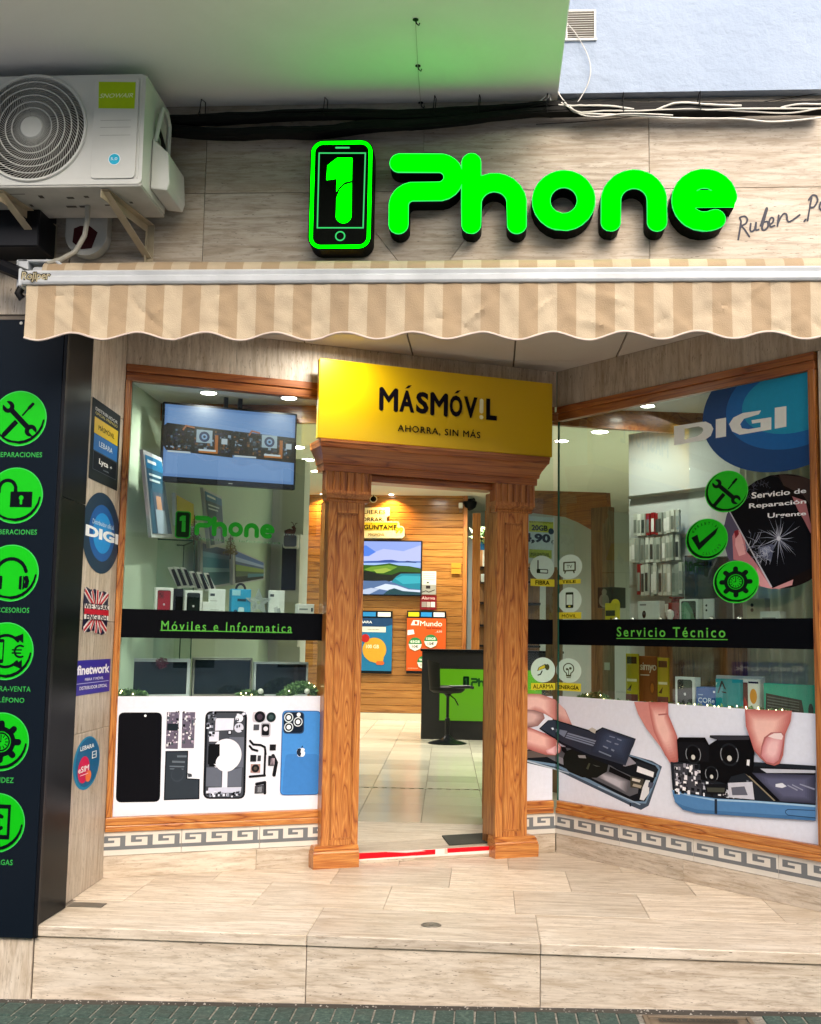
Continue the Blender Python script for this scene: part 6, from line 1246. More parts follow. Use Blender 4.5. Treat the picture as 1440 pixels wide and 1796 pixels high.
for nm, fr_n, c, lb, pic, desc in (('FIBRA', LEFT, [(2.5798,1.7253),(2.4945,1.722),(2.5795,1.8017)], [(2.4991,1.6109),(2.6662,1.6556)], pic_router, 'router pictogram on the narrow glass'), ('TELE', RIGHT, [(0.0955,1.732),(-0.0132,1.7366),(0.0954,1.808)], [(-0.0103,1.6259),(0.1919,1.6539)], pic_tv, 'television pictogram'),
    ('MÓVIL', RIGHT, [(0.0958,1.5263),(-0.0075,1.5282),(0.0957,1.6053)], [(-0.0108,1.4114),(0.1968,1.4518)], pic_phone, 'mobile phone pictogram'), ('ALARMA', LEFT, [(2.5885,1.096),(2.504,1.0955),(2.5882,1.1727)], [(2.5056,0.9744),(2.6741,1.0163)], pic_cam, 'camera pictogram on the narrow glass'), ('ENERGÍA', RIGHT, [(0.0892,1.0963),(-0.0185,1.093),(0.0891,1.1708)], [(-0.0156,0.9726),(0.1944,1.0211)], pic_bulb, 'light bulb pictogram')):
    cx, cz = c[0]; rx, rz = cx - c[1][0], c[2][1] - cz; p = Print(y=GY); p.poly(circle(cx, cz, rx, 36, rz), PALE)
    for s_, col in pic():
        s_ = s_ if isinstance(s_[0][0], (tuple, list)) else [s_]; p.loops([[(cx + a * rx * .82, cz + b * rz * .82) for a, b in l] for l in s_], col)
    if nm == 'TELE': p.text('TV', cx - rx * .22, cz - rz * .12, cx + rx * .22, cz + rz * .15, '#3a431c', bold=.01)
    p.poly(rect(*lb[0], *lb[1]), YL); w_ = lb[1][0] - lb[0][0]; h_ = lb[1][1] - lb[0][1]; k_ = .2 if len(nm) < 6 else .08; p.text(nm, lb[0][0] + w_ * k_, lb[0][1] + h_ * .2, lb[1][0] - w_ * k_, lb[1][1] - h_ * .2, '#1a1a08', bold=.03)
    p.solo('service_sticker', 'pale round sticker captioned %s in a yellow box, %s' % (nm, desc), 'sticker', fr_n, (cx, GY, cz), group='captioned pictogram stickers')
q = [(2.4367,2.0469),(2.6726,2.0602),(2.6736,1.7506)]
x0, x1, z0, z1 = q[0][0], q[1][0], q[2][1], q[0][1]; w, h = x1 - x0, z1 - z0
p = Print(y=.032); p.poly(rect(x0, z0, x1, z1), '#b9cbc8'); p.poly(rect(*sub(.24, .67, .97, .90)), '#b9c23a'); p.text('NUEVO YOMVIPREPAGO', *sub(.25, .86, .95, .90), '#3a4020'); p.text('20GB', *sub(.32, .70, .80, .82), '#14222a', bold=.04); p.poly(circle(*sub(.90, .70, 1, 1)[:2], w * .085, 20), '#1a3344')
p.text('4,90', *sub(.06, .42, .88, .64), '#14222a', bold=.05); p.text('€', *sub(.90, .43, .98, .52), '#14222a'); p.poly(rect(*sub(.25, .12, .92, .30)), '#a9b848'); p.text('MÁSMÓVIL', *sub(.3, .16, .86, .25), '#2c3a18', bold=.02)
p.solo('price_poster', 'pale price poster lettered 20GB behind the narrow glass beside the right pilaster', 'poster', LEFT, (x0, .03, z0))

# ------------------------------------------------------------------ interior of the shop
fl = struct('shop_floor', MB().box(-5, 2.2, -.1, 3.2, 14.5, .052), 'grout')
struct('threshold_slab', hprism([(-1.1, 1.75), (.4, 2.45), (.4, 2.702), (-1.1, 2.702)], .030, .0605), 'trav_floor')
TA = R_(2.1); tm = mesh('floor_tile', MB().box(0, 0, 0, .434, .434, .006), 'floor_tile', bevel=.001)
for i in range(-6, 6):
    for j in range(23):
        x0, y0 = .0 + i * .438, 2.712 + j * .4385 - (0 if j < 4 else -.055); x = x0 - (y0 - 2.7) * math.sin(TA); y = y0 + x0 * math.sin(TA)
        if x < -4.5 or x > 2.6 or y > 12.6: continue
        if j < 3 and (x < -1.6 or x > .9): continue
        piece('floor_tile', tm, fl, (x, max(y, 2.704), .0535), TA)
mb = MB()
for i in range(60):
    x = -2.4 + i * .075; y = 2.712 + 3 * .4385 + .4385 + (x * math.sin(TA)); mb.box(x, y + .006, .054, x + .035, y + .046, .0592)
plain('mosaic', '#7d7a5c', .3); part('mosaic_border', mb, 'mosaic', fl, kind='stuff')
struct('shop_ceiling', MB().box(-5.2, .3, 3.5, 3.6, 15, 3.6), 'shop_ceiling')
struct('side_wall', MB().box(-2.6, 1.08, -.1, -1.99, 5.7, 3.5), 'shop_wall')
struct('side_wall', MB().box(-5.2, 5.7, -.1, -2.6, 5.8, 3.5).box(-5.2, 5.8, -.1, -4.6, 14.6, 3.5), 'shop_wall')
struct('right_shop_wall', MB().box(2.75, 0.9, -.1, 2.9, 14.6, 3.5), 'shop_wall')
struct('back_wall', MB().box(-5, 14.4, -.1, 3, 14.6, 3.5), 'grey_wall')
wx = [(-0.4094,2.3525)][0][0]
ww = struct('wood_wall', MB().box(-4.6, 12.42, -.1, wx - .01, 12.6, 3.5), 'dark_door_wood')
zp = .17; k_ = 0
struct('skirting_tiles', MB().box(-4.6, 12.375, .06, wx, 12.419, .165), 'floor_tile')
while zp < 3.49:
    piece('plank', mesh('plank', MB().box(0, 0, 0, wx + 4.6, .03, .108), 'plank', bevel=.004), ww, (-4.6, 12.389, zp)); zp += .1135
part('corner_post', MB().box(wx, 12.37, .06, wx + .06, 12.6, 3.5), 'oak_trim_v', ww)
g0 = [(-0.433,2.4153),(-0.2481,2.4177)]
struct('corridor_wall', MB().box(wx + .06, 13.3, .05, wx + .55, 13.4, 3.1), 'grey_wall')
pp = [(-0.2478,2.2661),(-0.1354,2.2676),(-0.2567,3.0757)]
solo('wooden_post', 'tall varnished wooden post seen through the doorway beyond the counter', 'post', MB().box(pp[0][0], 11.0, .06, pp[1][0], 11.12, pp[2][1]), 'oak_trim_v', FAC, (pp[0][0], 11, .06), bevel=.004)

# display window linings: low ceiling, wooden edge, floor boards
gl_ = [(-2.1546,1.6041),(-1.0341,1.6903)]
struct('display_ceiling', hprism([(-1.985, 1.07), (-.75, 1.65), gl_[1], (gl_[0][0] - .05, gl_[0][1])], 2.66, 2.70), 'white_paint')
tb = MB(); a, b = Vector(gl_[0]), Vector(gl_[1]); tb = hprism([(a.x - .1, a.y), (b.x + .25, b.y), (b.x + .25, b.y + .05), (a.x - .1, a.y + .05)], 2.555, 2.70)
solo('ceiling_trim', 'dark wooden edge of the low display ceiling behind the left window', 'trim', tb, 'oak_trim_h', FAC, (a.x, a.y, 2.555))
gr_ = [(0.4279,2.438),(1.5782,2.8703)]; a, b = Vector(gr_[0]), Vector(gr_[1])
struct('display_ceiling', hprism([(.50, 2.26), (1.68, .95), (b.x + .6, b.y - .1), (a.x, a.y + .05)], 2.82, 2.86), 'white_paint')
solo('ceiling_trim', 'dark wooden edge of the low display ceiling behind the right window', 'trim', hprism([(a.x - .05, a.y), (b.x + .1, b.y), (b.x + .1, b.y + .05), (a.x - .05, a.y + .05)], 2.70, 2.86), 'oak_trim_h', FAC, (a.x, a.y, 2.70))
struct('display_floor', MB().box(.02, .03, .86, 1.25, .62, .90), 'white_paint', LEFT); struct('display_floor', MB().box(.02, .03, .86, 1.83, .62, .90), 'white_paint', RIGHT)
struct('display_backing', MB().box(.02, .031, .1, 1.22, .05, .858), 'white_paint', LEFT); struct('display_backing', MB().box(.02, .031, .1, 1.83, .05, .858), 'white_paint', RIGHT)
struct('corner_filler', MB().box(2.60, .0135, 2.7485, 2.74, .16, 3.6), 'shop_wall', LEFT)
struct('bulkhead', MB().box(1.15, .051, 2.70, 2.66, .11, 3.49), 'shop_wall', LEFT)

# ceiling lights
DL = [('downlight in the display ceiling above the hanging television', [(-1.6197,1.3056)][0], 2.659, 4, .055, 'D'), ('downlight at the right end of the left display ceiling', [(-1.1768,1.4389)][0], 2.659, 4, .055, 'D'),
      ('downlight in the display ceiling of the right window nearest its frame', [(1.0225,2.3947)][0], 2.819, 2.2, .055, 'D'), ('downlight in the right display ceiling beside the wooden trim', [(0.8277,2.7169)][0], 2.819, 2.5, .045, 'D'),
      ('shop ceiling light seen just left of the pilaster, uppermost of three', [(-2.2699,8.0137)][0], 3.499, 39, .11, 'C'), ('shop ceiling light seen left of the pilaster, second of three', [(-2.2963,8.9354)][0], 3.499, 0, .11, 'C'), ('shop ceiling light seen left of the pilaster, lowest of three', [(-2.311,9.8904)][0], 3.499, 31, .11, 'C'),
      ('large round ceiling light framed by the top of the doorway', [(-0.8185,11.44)][0], 3.499, 27, .14, 'C'), ('round ceiling light beside the right side of the doorway', [(-0.0351,11.5818)][0], 3.499, 22, .13, 'C'),
      ('ceiling light behind the right window beside the glass corner', [(0.7842,7.5143)][0], 3.499, 35, .09, 'C'), ('ceiling light behind the right window, upper of the middle pair', [(1.1513,6.9562)][0], 3.499, 0, .11, 'C'), ('ceiling light behind the right window, lower of the middle pair', [(1.6315,7.6726)][0], 3.499, 39, .11, 'C')]
for lb, (x, y), z, pw, r, g in DL: downlight(lb, FAC, x, y, z, r, pw, (1, .95, .84), group='round ceiling downlights', spot=150, es=16)
sx_, sy_ = [(-1.5238,3.6329)][0]
t = downlight('small warm spotlight washing the top of the wooden wall', FAC, sx_, 12.25, 3.499, .05, 12, (1, .55, .16), spot=130)
t2 = downlight('small warm spotlight over the wooden wall seen past the left pilaster', FAC, [(-2.5841,3.6249)][0][0], 12.25, 3.499, .05, 12, (1, .55, .16), spot=130)

# hanging television in the left window
q = [(0.2327,2.5975),(1.0329,2.5927),(1.0268,2.1375),(0.2456,2.136)]; tx0, tx1 = (q[0][0] + q[3][0]) / 2, (q[1][0] + q[2][0]) / 2; tz1, tz0 = (q[0][1] + q[1][1]) / 2, (q[2][1] + q[3][1]) / 2
tv = thing('television', 'flat television hanging in the left window showing circuit boards on blue', 'television', LEFT, ((tx0 + tx1) / 2, .2, tz0))
part('bezel', MB().box(tx0, .200, tz0, tx1, .245, tz1), 'black_plastic', tv, bevel=.003)
ix0, ix1, iz0, iz1 = tx0 + .011, tx1 - .011, tz0 + .030, tz1 - .012
p = Print(y=.1995, emit=.34, step=.0001); iw, ih = ix1 - ix0, iz1 - iz0; T_ = lambda u, v: (ix0 + iw * u, iz0 + ih * v)
p.poly(rect(ix0, iz0, ix1, iz1), '#6f93cf'); p.poly(rect(*T_(.02, .04), *T_(.98, .96)), '#7fa3dc')
rt = random.Random(9)
for u0, u1 in ((.0, .52), (.50, 1.0)):
    p.poly([T_(u0 + .02, .36), T_(u1, .32), T_(u1, .70), T_(u0 + .02, .74), T_(u0, .70), T_(u0, .42)] if u0 == 0 else [T_(u0 + .03, .34), T_(u1, .31), T_(u1, .67), T_(u0 + .03, .70), T_(u0 + .01, .66), T_(u0, .42)], '#0d1018')
    for _ in range(150):
        u, v = u0 + .02 + rt.random() * (u1 - u0 - .05), .37 + rt.random() * .29; p.mb.flat(rect(*T_(u, v), *T_(u + rt.uniform(.006, .025), v + rt.uniform(.012, .04))), p.yy() - rt.random() * .0004, p.m(rt.choice(['#27323c', '#3b4a58', '#16302a', '#5d6f86', '#93a4bb', '#4a3a2a', '#1f2a50', '#2d2440', '#8a5a34'])))
    p.up(5); o = .24 if u0 == 0 else .74
    p.poly(rect(*T_(o, .50), *T_(o + .12, .68)), '#a9bccb'); p.poly(circle(*T_(o + .06, .585), iw * .040, 24), '#253c66'); p.poly(circle(*T_(o + .06, .585), iw * .022, 20), '#8fb0d8'); p.poly(circle(*T_(o + .06, .585), iw * .010, 16), '#1c2a44')
    p.poly(rect(*T_(o + .14, .36), *T_(o + .165, .62)), '#b3652c'); p.poly(rect(*T_(o + .02, .36), *T_(o + .16, .39)), '#c5742f'); p.poly(rect(*T_(o + .19, .50), *T_(o + .235, .58)), '#c3ccd8'); p.poly(rect(*T_(o + .02, .385), *T_(o + .15, .41)), '#d9dfe6')
    p.stroke([T_(o - .10, .66), T_(o - .08, .72), T_(o - .02, .70)], .010, '#b06a48', res=50)
    p.poly(rect(*T_(u0 + .03, .335), *T_(u0 + .20, .36)), '#cdd6e2')
p.part('screen', tv)
r1, r2_ = [(0.6059,2.5817)][0][0], [(0.6903,2.5893)][0][0]
for rx_ in (r1, r2_): part('hanging_rod', MB().box(rx_ - .012, .222, tz1 - .02, rx_ + .012, .246, 2.659), 'black_plastic', tv)
part('maker_mark', MB().box((tx0 + tx1) / 2 - .004, .1985, tz0 + .008, (tx0 + tx1) / 2 + .020, .1997, tz0 + .014), 'steel', tv)

# goods on the shelf behind the left band
struct('display_shelf', MB().box(.05, .06, 1.345, 1.2, .42, 1.353), 'shelf_glass', LEFT); struct('display_shelf', MB().box(.05, .06, 1.345, 1.79, .42, 1.353), 'shelf_glass', RIGHT)
SZ = 1.3535
def box_item(frame, y, q, depth, label, cat, base, face=None, top=None, name='phone_box', sz=SZ, group=None):
    """carton: q = four front corners (tl, tr, br, bl); stands on the shelf"""
    x0, x1, z1 = (q[0][0] + q[3][0]) / 2, (q[1][0] + q[2][0]) / 2, (q[0][1] + q[1][1]) / 2
    t = thing(name, label, cat, frame, ((x0 + x1) / 2, y, sz), group)
    part('carton', MB().box(x0, y, sz, x1, y + depth, z1), ink(base), t, bevel=.0015)
    w, h = x1 - x0, z1 - sz
    if face:
        p = Print(y=y - .0006, step=.00012); face(p, lambda u, v: (x0 + w * u, sz + h * v), w, h); p.part('printed_front', t)
    return t
def f_phone(bgc, ph, extra=None):
    def f(p, T, w, h):
        p.poly(rrect(*T(.12, .10), *T(.86, .92), min(w, h) * .09), '#10100f'); p.poly(rrect(*T(.15, .12), *T(.83, .90), min(w, h) * .08), ph); p.poly(rrect(*T(.18, .66), *T(.46, .88), w * .05), bgc); p.poly(circle(*T(.26, .80), w * .04, 12), '#0a0a0a'); p.poly(circle(*T(.36, .74), w * .04, 12), '#0a0a0a')
        p.loops(put(AP, *T(.5, .48), w * .07), '#c9c9cc')
        if extra: extra(p, T, w, h)
    return f
G_ = 'cartons on the display shelf of the left window'
box_item(LEFT, .16, [(0.2311,1.5302),(0.3309,1.5335),(0.3359,1.4094),(0.2363,1.4069)], .05, 'white carton printed with a red phone on the left shelf', 'box', '#e3e6e4', f_phone('#7c0418', '#a00622'), group=G_)
box_item(LEFT, .20, [(0.3385,1.5299),(0.3929,1.5317),(0.3977,1.4118),(0.3434,1.4104)], .06, 'black carton with a white figure 3 between two phone cartons', 'box', '#0a0b0c', lambda p, T, w, h: p.text('3', *T(.08, .12), *T(.38, .30), '#d5d5d5'), group=G_)
box_item(LEFT, .16, [(0.3954,1.5197),(0.4955,1.5229),(0.4998,1.4099),(0.3999,1.4073)], .05, 'white carton printed with a black phone on the left shelf', 'box', '#e3e6e4', f_phone('#1c2220', '#16201d'), group=G_)
def f_cable(p, T, w, h):
    p.poly(rect(*T(.06, .78), *T(.34, .86)), '#2a3a40'); p.poly(rect(*T(.06, .62), *T(.5, .64)), '#9ea8a8'); p.poly(rect(*T(.1, .34), *T(.6, .36)), '#b6bebe'); p.poly(circle(*T(.8, .3), w * .10, 14), '#c9d0d0')
box_item(LEFT, .17, [(0.5354,1.5321),(0.628,1.5351),(0.6324,1.4111),(0.54,1.4088)], .03, 'round-topped white accessory pack left of the blue carton', 'box', '#dfe6e4', f_cable, name='accessory_pack', group=G_)
box_item(LEFT, .15, [(0.4975,1.4589),(0.5357,1.4599),(0.5376,1.4084),(0.4995,1.4074)], .05, 'low small white carton in front of the white packs', 'box', '#e1e6e4', name='small_carton', group=G_)
def f_blue(p, T, w, h):
    p.poly(rect(*T(.02, .80), *T(.45, .97)), '#9fd6e6'); p.poly(rect(*T(.3, .62), *T(.75, .70)), '#0d3a52'); p.poly(circle(*T(.22, .30), w * .10, 16), '#0f3556'); p.poly(rrect(*T(.36, .10), *T(.66, .44), w * .08), '#bfe3ee'); p.poly(rect(*T(.7, .22), *T(.98, .30)), '#0f3556')
t = box_item(LEFT, .16, [(0.6615,1.5359),(0.7742,1.5395),(0.7785,1.4093),(0.6661,1.4065)], .06, 'bright blue carton with a black carrying loop on the left shelf', 'box', '#1d9fd0', f_blue, name='accessory_box', group=G_)
h0 = [(0.7004,1.5375),(0.7419,1.5388)]; cxh = (h0[0][0] + h0[1][0]) / 2
part('carry_loop', MB().tube([(cxh + .026 * math.cos(R_(a)), .19, h0[0][1] + .001 + .030 * math.sin(R_(a))) for a in range(0, 181, 15)], .007, 6), 'black_plastic', t, smooth=True)
def star(cx, cz, R, y, frame, label, g=None):
    mb = MB()
    for k, (a_, b_) in enumerate(((1.0, .84), (.70, .56), (.42, .26))):
        o = [(cx + R * a_ * (1 if i % 2 == 0 else .42) * math.cos(R_(90 + 36 * i)), cz + R * a_ * (1 if i % 2 == 0 else .42) * math.sin(R_(90 + 36 * i))) for i in range(10)]
        n_ = [(cx + R * b_ * (1 if i % 2 == 0 else .42) * math.cos(R_(90 + 36 * i)), cz + R * b_ * (1 if i % 2 == 0 else .42) * math.sin(R_(90 + 36 * i))) for i in range(10)]
        mb.prism([o, n_[::-1]], y, y + .012, 0)
    return solo('star_ornament', label, 'ornament', mb, 'silver_glitter', frame, (cx, y, cz), group=g)
plain('silver_glitter', '#b8c4c4', .3, .4)
c_ = [(0.8176,1.4638),(0.815,1.5432)]; star(c_[0][0], c_[0][1], c_[1][1] - c_[0][1], .14, LEFT, 'silver star ornament standing between the blue carton and a white pack')
def f_wp(p, T, w, h): p.poly(rect(*T(.05, .80), *T(.3, .88)), '#20343c'); p.poly([T(.3, .45), T(.55, .5), T(.75, .12), T(.45, .08)], '#b9c2c2'); p.poly([T(.5, .42), T(.7, .46), T(.82, .2), T(.6, .14)], '#98a2a2')
box_item(LEFT, .16, [(0.8821,1.5352),(0.9734,1.5382),(0.9773,1.4104),(0.8862,1.4081)], .03, 'round-topped white accessory pack right of the silver star', 'box', '#dfe6e2', f_wp, name='accessory_pack', group=G_)
box_item(LEFT, .15, [(1.0553,1.4622),(1.1514,1.4648),(1.1529,1.4107),(1.0569,1.4083)], .07, 'low white carton at the right end of the left shelf', 'box', '#e0e6e6', lambda p, T, w, h: (p.poly(rect(*T(.06, .68), *T(.6, .76)), '#8c9a9c'), p.poly(rect(*T(.8, .6), *T(.92, .8)), '#23404c')), name='small_carton', group=G_)
for i, c_ in enumerate([(0.1014,1.4079),(0.3517,1.407),(0.62,1.4094),(0.8181,1.4098),(0.9808,1.4108)]):
    t = thing('puck_light', ['leftmost', 'second', 'middle', 'fourth', 'rightmost'][i] + ' small white puck light along the edge of the left shelf', 'light', LEFT, (c_[0], .09, SZ), 'puck lights on the shelf edges')
    part('dome', MB().lathe([(.020, 0), (.020, .006), (.016, .014), (.008, .018), (.001, .019)], c_[0], .09, SZ + .035, n=14), 'white_plastic', t, smooth=True); part('stem', MB().lathe([(.012, 0), (.010, .036)], c_[0], .09, SZ, n=10), 'white_plastic', t)
# phones on tilted white stands
for i, q in enumerate(([(0.3511,1.6667),(0.3801,1.671),(0.4532,1.5493),(0.4169,1.5434)], [(0.3801,1.671),(0.4119,1.6691),(0.4818,1.5519),(0.4468,1.5491)], [(0.4143,1.6676),(0.4438,1.6656),(0.5121,1.5529),(0.4788,1.547)], [(0.4606,1.6438),(0.4893,1.6449),(0.5513,1.5349),(0.5193,1.5323)], [(0.4991,1.6389),(0.5264,1.6399),(0.5884,1.5313),(0.5563,1.5287)], [(0.5354,1.6354),(0.5619,1.6348),(0.6157,1.5354),(0.5885,1.5297)])):
    t = thing('display_phone', 'tilted white phone stand, %s in the slanting row behind the left window' % ['first', 'second', 'third', 'fourth', 'fifth', 'sixth'][i], 'phone display', LEFT, (q[3][0], .5, q[3][1]), 'tilted phone stands')
    q2 = [q[0], q[3], q[2], q[1]]; part('stand_plate', MB().prism(q2, .50 - i * .03, .512 - i * .03), 'white_plastic', t, bevel=.001)
    cx, cz = sum(a[0] for a in q) / 4, sum(a[1] for a in q) / 4; part('phone_screen', MB().prism([(cx + (a[0] - cx) * .62, cz + (a[1] - cz) * .80) for a in q2], .494 - i * .03, .4995 - i * .03), 'black_gloss', t, label='dark phone screen')
# glass cabinet edges
cab = thing('glass_cabinet', 'frameless glass cabinet with dark green edges inside the left window', 'glass cabinet', LEFT, (.5, .7, 1.0), None)
e1_ = [(0.1857,1.8411),(0.2115,1.2478),(0.5275,1.8511),(0.5436,1.4341),(0.2084,1.5332),(0.5375,1.5437),(0.7723,1.7652)]
mb = MB(); x0, x1, z1, z0 = e1_[0][0], e1_[2][0], e1_[0][1], .90
for a, b in (((x0, .62), (x1, .62)), ((x0, 1.0), (x1, 1.0))):
    for z in (z1, e1_[4][1]): mb.box(a[0], a[1] - .003, z - .004, b[0], a[1] + .003, z + .004)
for x in (x0, x1):
    for y in (.62, 1.0): mb.box(x - .003, y - .003, z0, x + .003, y + .003, z1)
    mb.box(x - .003, .62, z1 - .004, x + .003, 1.0, z1 + .004)
part('glass_edge', mb, 'glass_edge', cab, kind='stuff'); part('glass_sheet', MB().box(x0, .6185, z0, x1, .6215, z1 - .005), 'shelf_glass', cab); part('glass_shelf', MB().box(x0, .63, e1_[4][1], x1, .99, e1_[4][1] + .005), 'shelf_glass', cab)
# leaning framed posters on the side wall (world x constant)
def lean(q, x, label, cols, name='framed_poster'):
    ys = [a[0] for a in q]; zs = [a[1] for a in q]; y0, y1 = min(ys), max(ys)
    t = thing(name, label, 'poster', FAC, (x, (y0 + y1) / 2, min(zs)))
    def quad(k, xx, mi=0): cy_, cz_ = sum(ys) / 4, sum(zs) / 4; return [(xx, cy_ + (a - cy_) * k, cz_ + (b - cz_) * k) for a, b in q]
    a, b = quad(1, x), quad(1, x - .02); part('frame', MB().add(a + b, [(0, 1, 2, 3)[::-1], (4, 5, 6, 7), (0, 4, 5, 1), (1, 5, 6, 2), (2, 6, 7, 3), (3, 7, 4, 0)]), 'white_alu', t)
    mb = MB(); k = 0
    A, B, C_, D_ = quad(.90, x + .003)
    def bl(u, v, dx): return tuple((A[i] * (1 - u) + B[i] * u) * (1 - v) + (D_[i] * (1 - u) + C_[i] * u) * v + (dx if i == 0 else 0) for i in range(3))
    mats = []
    for j, (u0, v0, u1, v1, c) in enumerate(cols):
        if ink(c) not in mats: mats.append(ink(c))
        d = .0004 * j; mb.add([bl(u0, v0, d), bl(u1, v0, d), bl(u1, v1, d), bl(u0, v1, d)], [(0, 1, 2, 3)], mats.index(ink(c)))
    part('printed_sheet', mb, mats, t); return t
PC = [(0, 0, 1, 1, '#24506a'), (0, 0, 1, .16, '#1b6c9a'), (.1, .05, .6, .09, '#d5e0e6'), (.1, .22, .8, .25, '#b9ccd6'), (.1, .29, .7, .32, '#b9ccd6'), (.2, .45, .8, 1, '#3f4f66'), (.35, .5, .62, .68, '#b98a72'), (.25, .68, .75, 1, '#93a4b8')]
lean([(0.897,2.255),(1.242,2.2649),(1.5385,1.8372),(1.1211,1.8016)], -1.86, 'framed blue poster of a person leaning on the side wall behind the left window', PC)
lean([(1.9553,2.1945),(2.4557,2.1996),(2.596,1.886),(2.1855,1.8305)], -1.80, 'second smaller framed blue poster leaning further back behind the decal', PC)
lean([(1.4727,2.0964),(1.9041,2.0887),(1.9532,1.94),(1.5245,1.9062)], -1.84, 'plain yellow board leaning between the two framed posters', [(0, 0, 1, 1, '#c9b800')], 'yellow_board')
# deeper things seen through the left window
def landscape(p, T, w, h):
    p.poly(rect(*T(0, 0), *T(1, 1)), '#8fa6e6'); p.poly([T(0, .62), T(.35, .86), T(.7, .82), T(1, .94), T(1, .62)], '#b7bff0'); p.poly([T(0, .7), T(.1, .72), T(.22, .80), T(.05, .92), T(0, .94)], '#4f7fe0')
    p.poly([T(0, .52), T(1, .52), T(1, .64), T(0, .63)], '#9fbdf2'); p.poly([T(0, .60), T(.1, .625), T(.25, .63), T(.38, .65), T(.5, .655), T(.62, .63), T(1, .63), T(1, .61), T(0, .585)], '#2b4f9a'); p.poly([T(.68, .61), T(.76, .64), T(.9, .625), T(.93, .60)], '#1f3f78')
    p.poly([T(0, .40), T(0, .555), T(.2, .55), T(.38, .575), T(.46, .59), T(.62, .55), T(.8, .54), T(1, .50), T(1, .36), T(.6, .38), T(.3, .30)], '#2d5a12'); p.poly([T(.02, .47), T(.15, .52), T(.35, .54), T(.45, .555), T(.6, .52), T(.5, .46), T(.3, .44), T(.1, .43)], '#6f9a2a'); p.poly([T(.18, .46), T(.4, .50), T(.5, .46), T(.36, .40), T(.24, .40)], '#9db544')
    p.poly([T(0, .42), T(.1, .44), T(.3, .38), T(.5, .37), T(.65, .43), T(1, .42), T(1, .30), T(.6, .28), T(.3, .20), T(0, .24)], '#101a12'); p.poly([T(.5, .24), T(.58, .34), T(.66, .395), T(1, .40), T(1, .0), T(.5, .0)], '#1c8c9c'); p.poly([T(.56, .30), T(.7, .36), T(1, .35), T(1, .22), T(.7, .20)], '#35b0bc')
    p.poly([T(0, .0), T(0, .26), T(.2, .25), T(.4, .26), T(.55, .22), T(.8, .12), T(1, .10), T(1, .0)], '#55719a'); p.poly([T(.2, .12), T(.4, .20), T(.6, .17), T(.8, .10), T(1, .09), T(1, .05), T(.7, .05), T(.4, .08)], '#d5e0f2'); p.poly([T(0, .02), T(.15, .12), T(.3, .10), T(.12, .0)], '#b9c7de'); p.poly([T(.36, .0), T(.46, .09), T(.55, .12), T(.7, .07), T(1, .05), T(1, .0)], '#15454c')
def quad_map(q): return lambda u, v: ((q[3][0] * (1 - u) + q[2][0] * u) * (1 - v) + (q[0][0] * (1 - u) + q[1][0] * u) * v, (q[3][1] * (1 - u) + q[2][1] * u) * (1 - v) + (q[0][1] * (1 - u) + q[1][1] * u) * v)
def rectpoly_fix(p): return p
lean([(2.3323,1.8929),(3.1913,1.9109),(3.2324,1.6454),(2.3806,1.5727)], -1.90, 'blue and teal poster standing behind the shop name decal', [(0, 0, 1, 1, '#2a7f9c'), (0, 0, 1, .18, '#1b4f7a'), (0, .18, 1, .3, '#5f93b4'), (0, .55, 1, .66, '#8fc0c8'), (0, .66, 1, 1, '#1b6a70')], 'blue_poster')
lean([(2.8486,1.8839),(3.9727,1.8665),(3.9946,1.7306),(2.8881,1.6295)], -1.80, 'television showing a green island leaning far behind the left window', [(0, 0, 1, 1, '#1a2a12'), (0, 0, 1, .30, '#3f6fc0'), (0, .18, 1, .32, '#9fb8e6'), (0, .32, 1, .42, '#24508a'), (0, .42, 1, .62, '#7a9a20'), (0, .62, 1, .80, '#3a5a18'), (.4, .70, 1, .86, '#2a7f92')], 'television')
col = [(-1.9938,2.6103),(-1.7772,1.8803)]; struct('column', MB().box(col[0][0], 5.2, .06, [(-1.6988,1.8813)][0][0], 5.5, [(-1.8863,2.902)][0][1]), 'white_paint')
q = [(-1.8518,2.0962),(-1.7232,2.0976),(-1.7115,1.6909),(-1.8395,1.6892)]; t = thing('phone_tower', 'tall black phone shaped display on the white column', 'display', FAC, (q[0][0], 5.0, q[3][1])); part('casing', MB().box(q[0][0] - .02, 5.02, q[3][1] - .5, q[1][0] + .03, 5.19, q[0][1] + .1), 'white_plastic', t); part('black_screen', MB().box(q[0][0], 5.0, q[3][1], q[1][0], 5.019, q[0][1]), 'black_gloss', t)
q = [(-1.8339,2.1834),(-1.7,2.1848),(-1.6965,2.0622),(-1.8302,2.0606)]; t = thing('loudspeaker', 'grey fabric loudspeaker on top of the phone shaped display', 'loudspeaker', FAC, (q[0][0], 4.9, q[3][1])); part('cabinet', MB().box(q[0][0], 4.92, q[3][1], q[1][0], 5.01, q[0][1]), 'white_plastic', t, bevel=.01); part('grille', MB().prism(rrect(q[0][0] + .01, q[3][1] + .01, q[1][0] - .01, q[0][1] - .01, .02), 4.915, 4.9195), 'ac_dark', t)
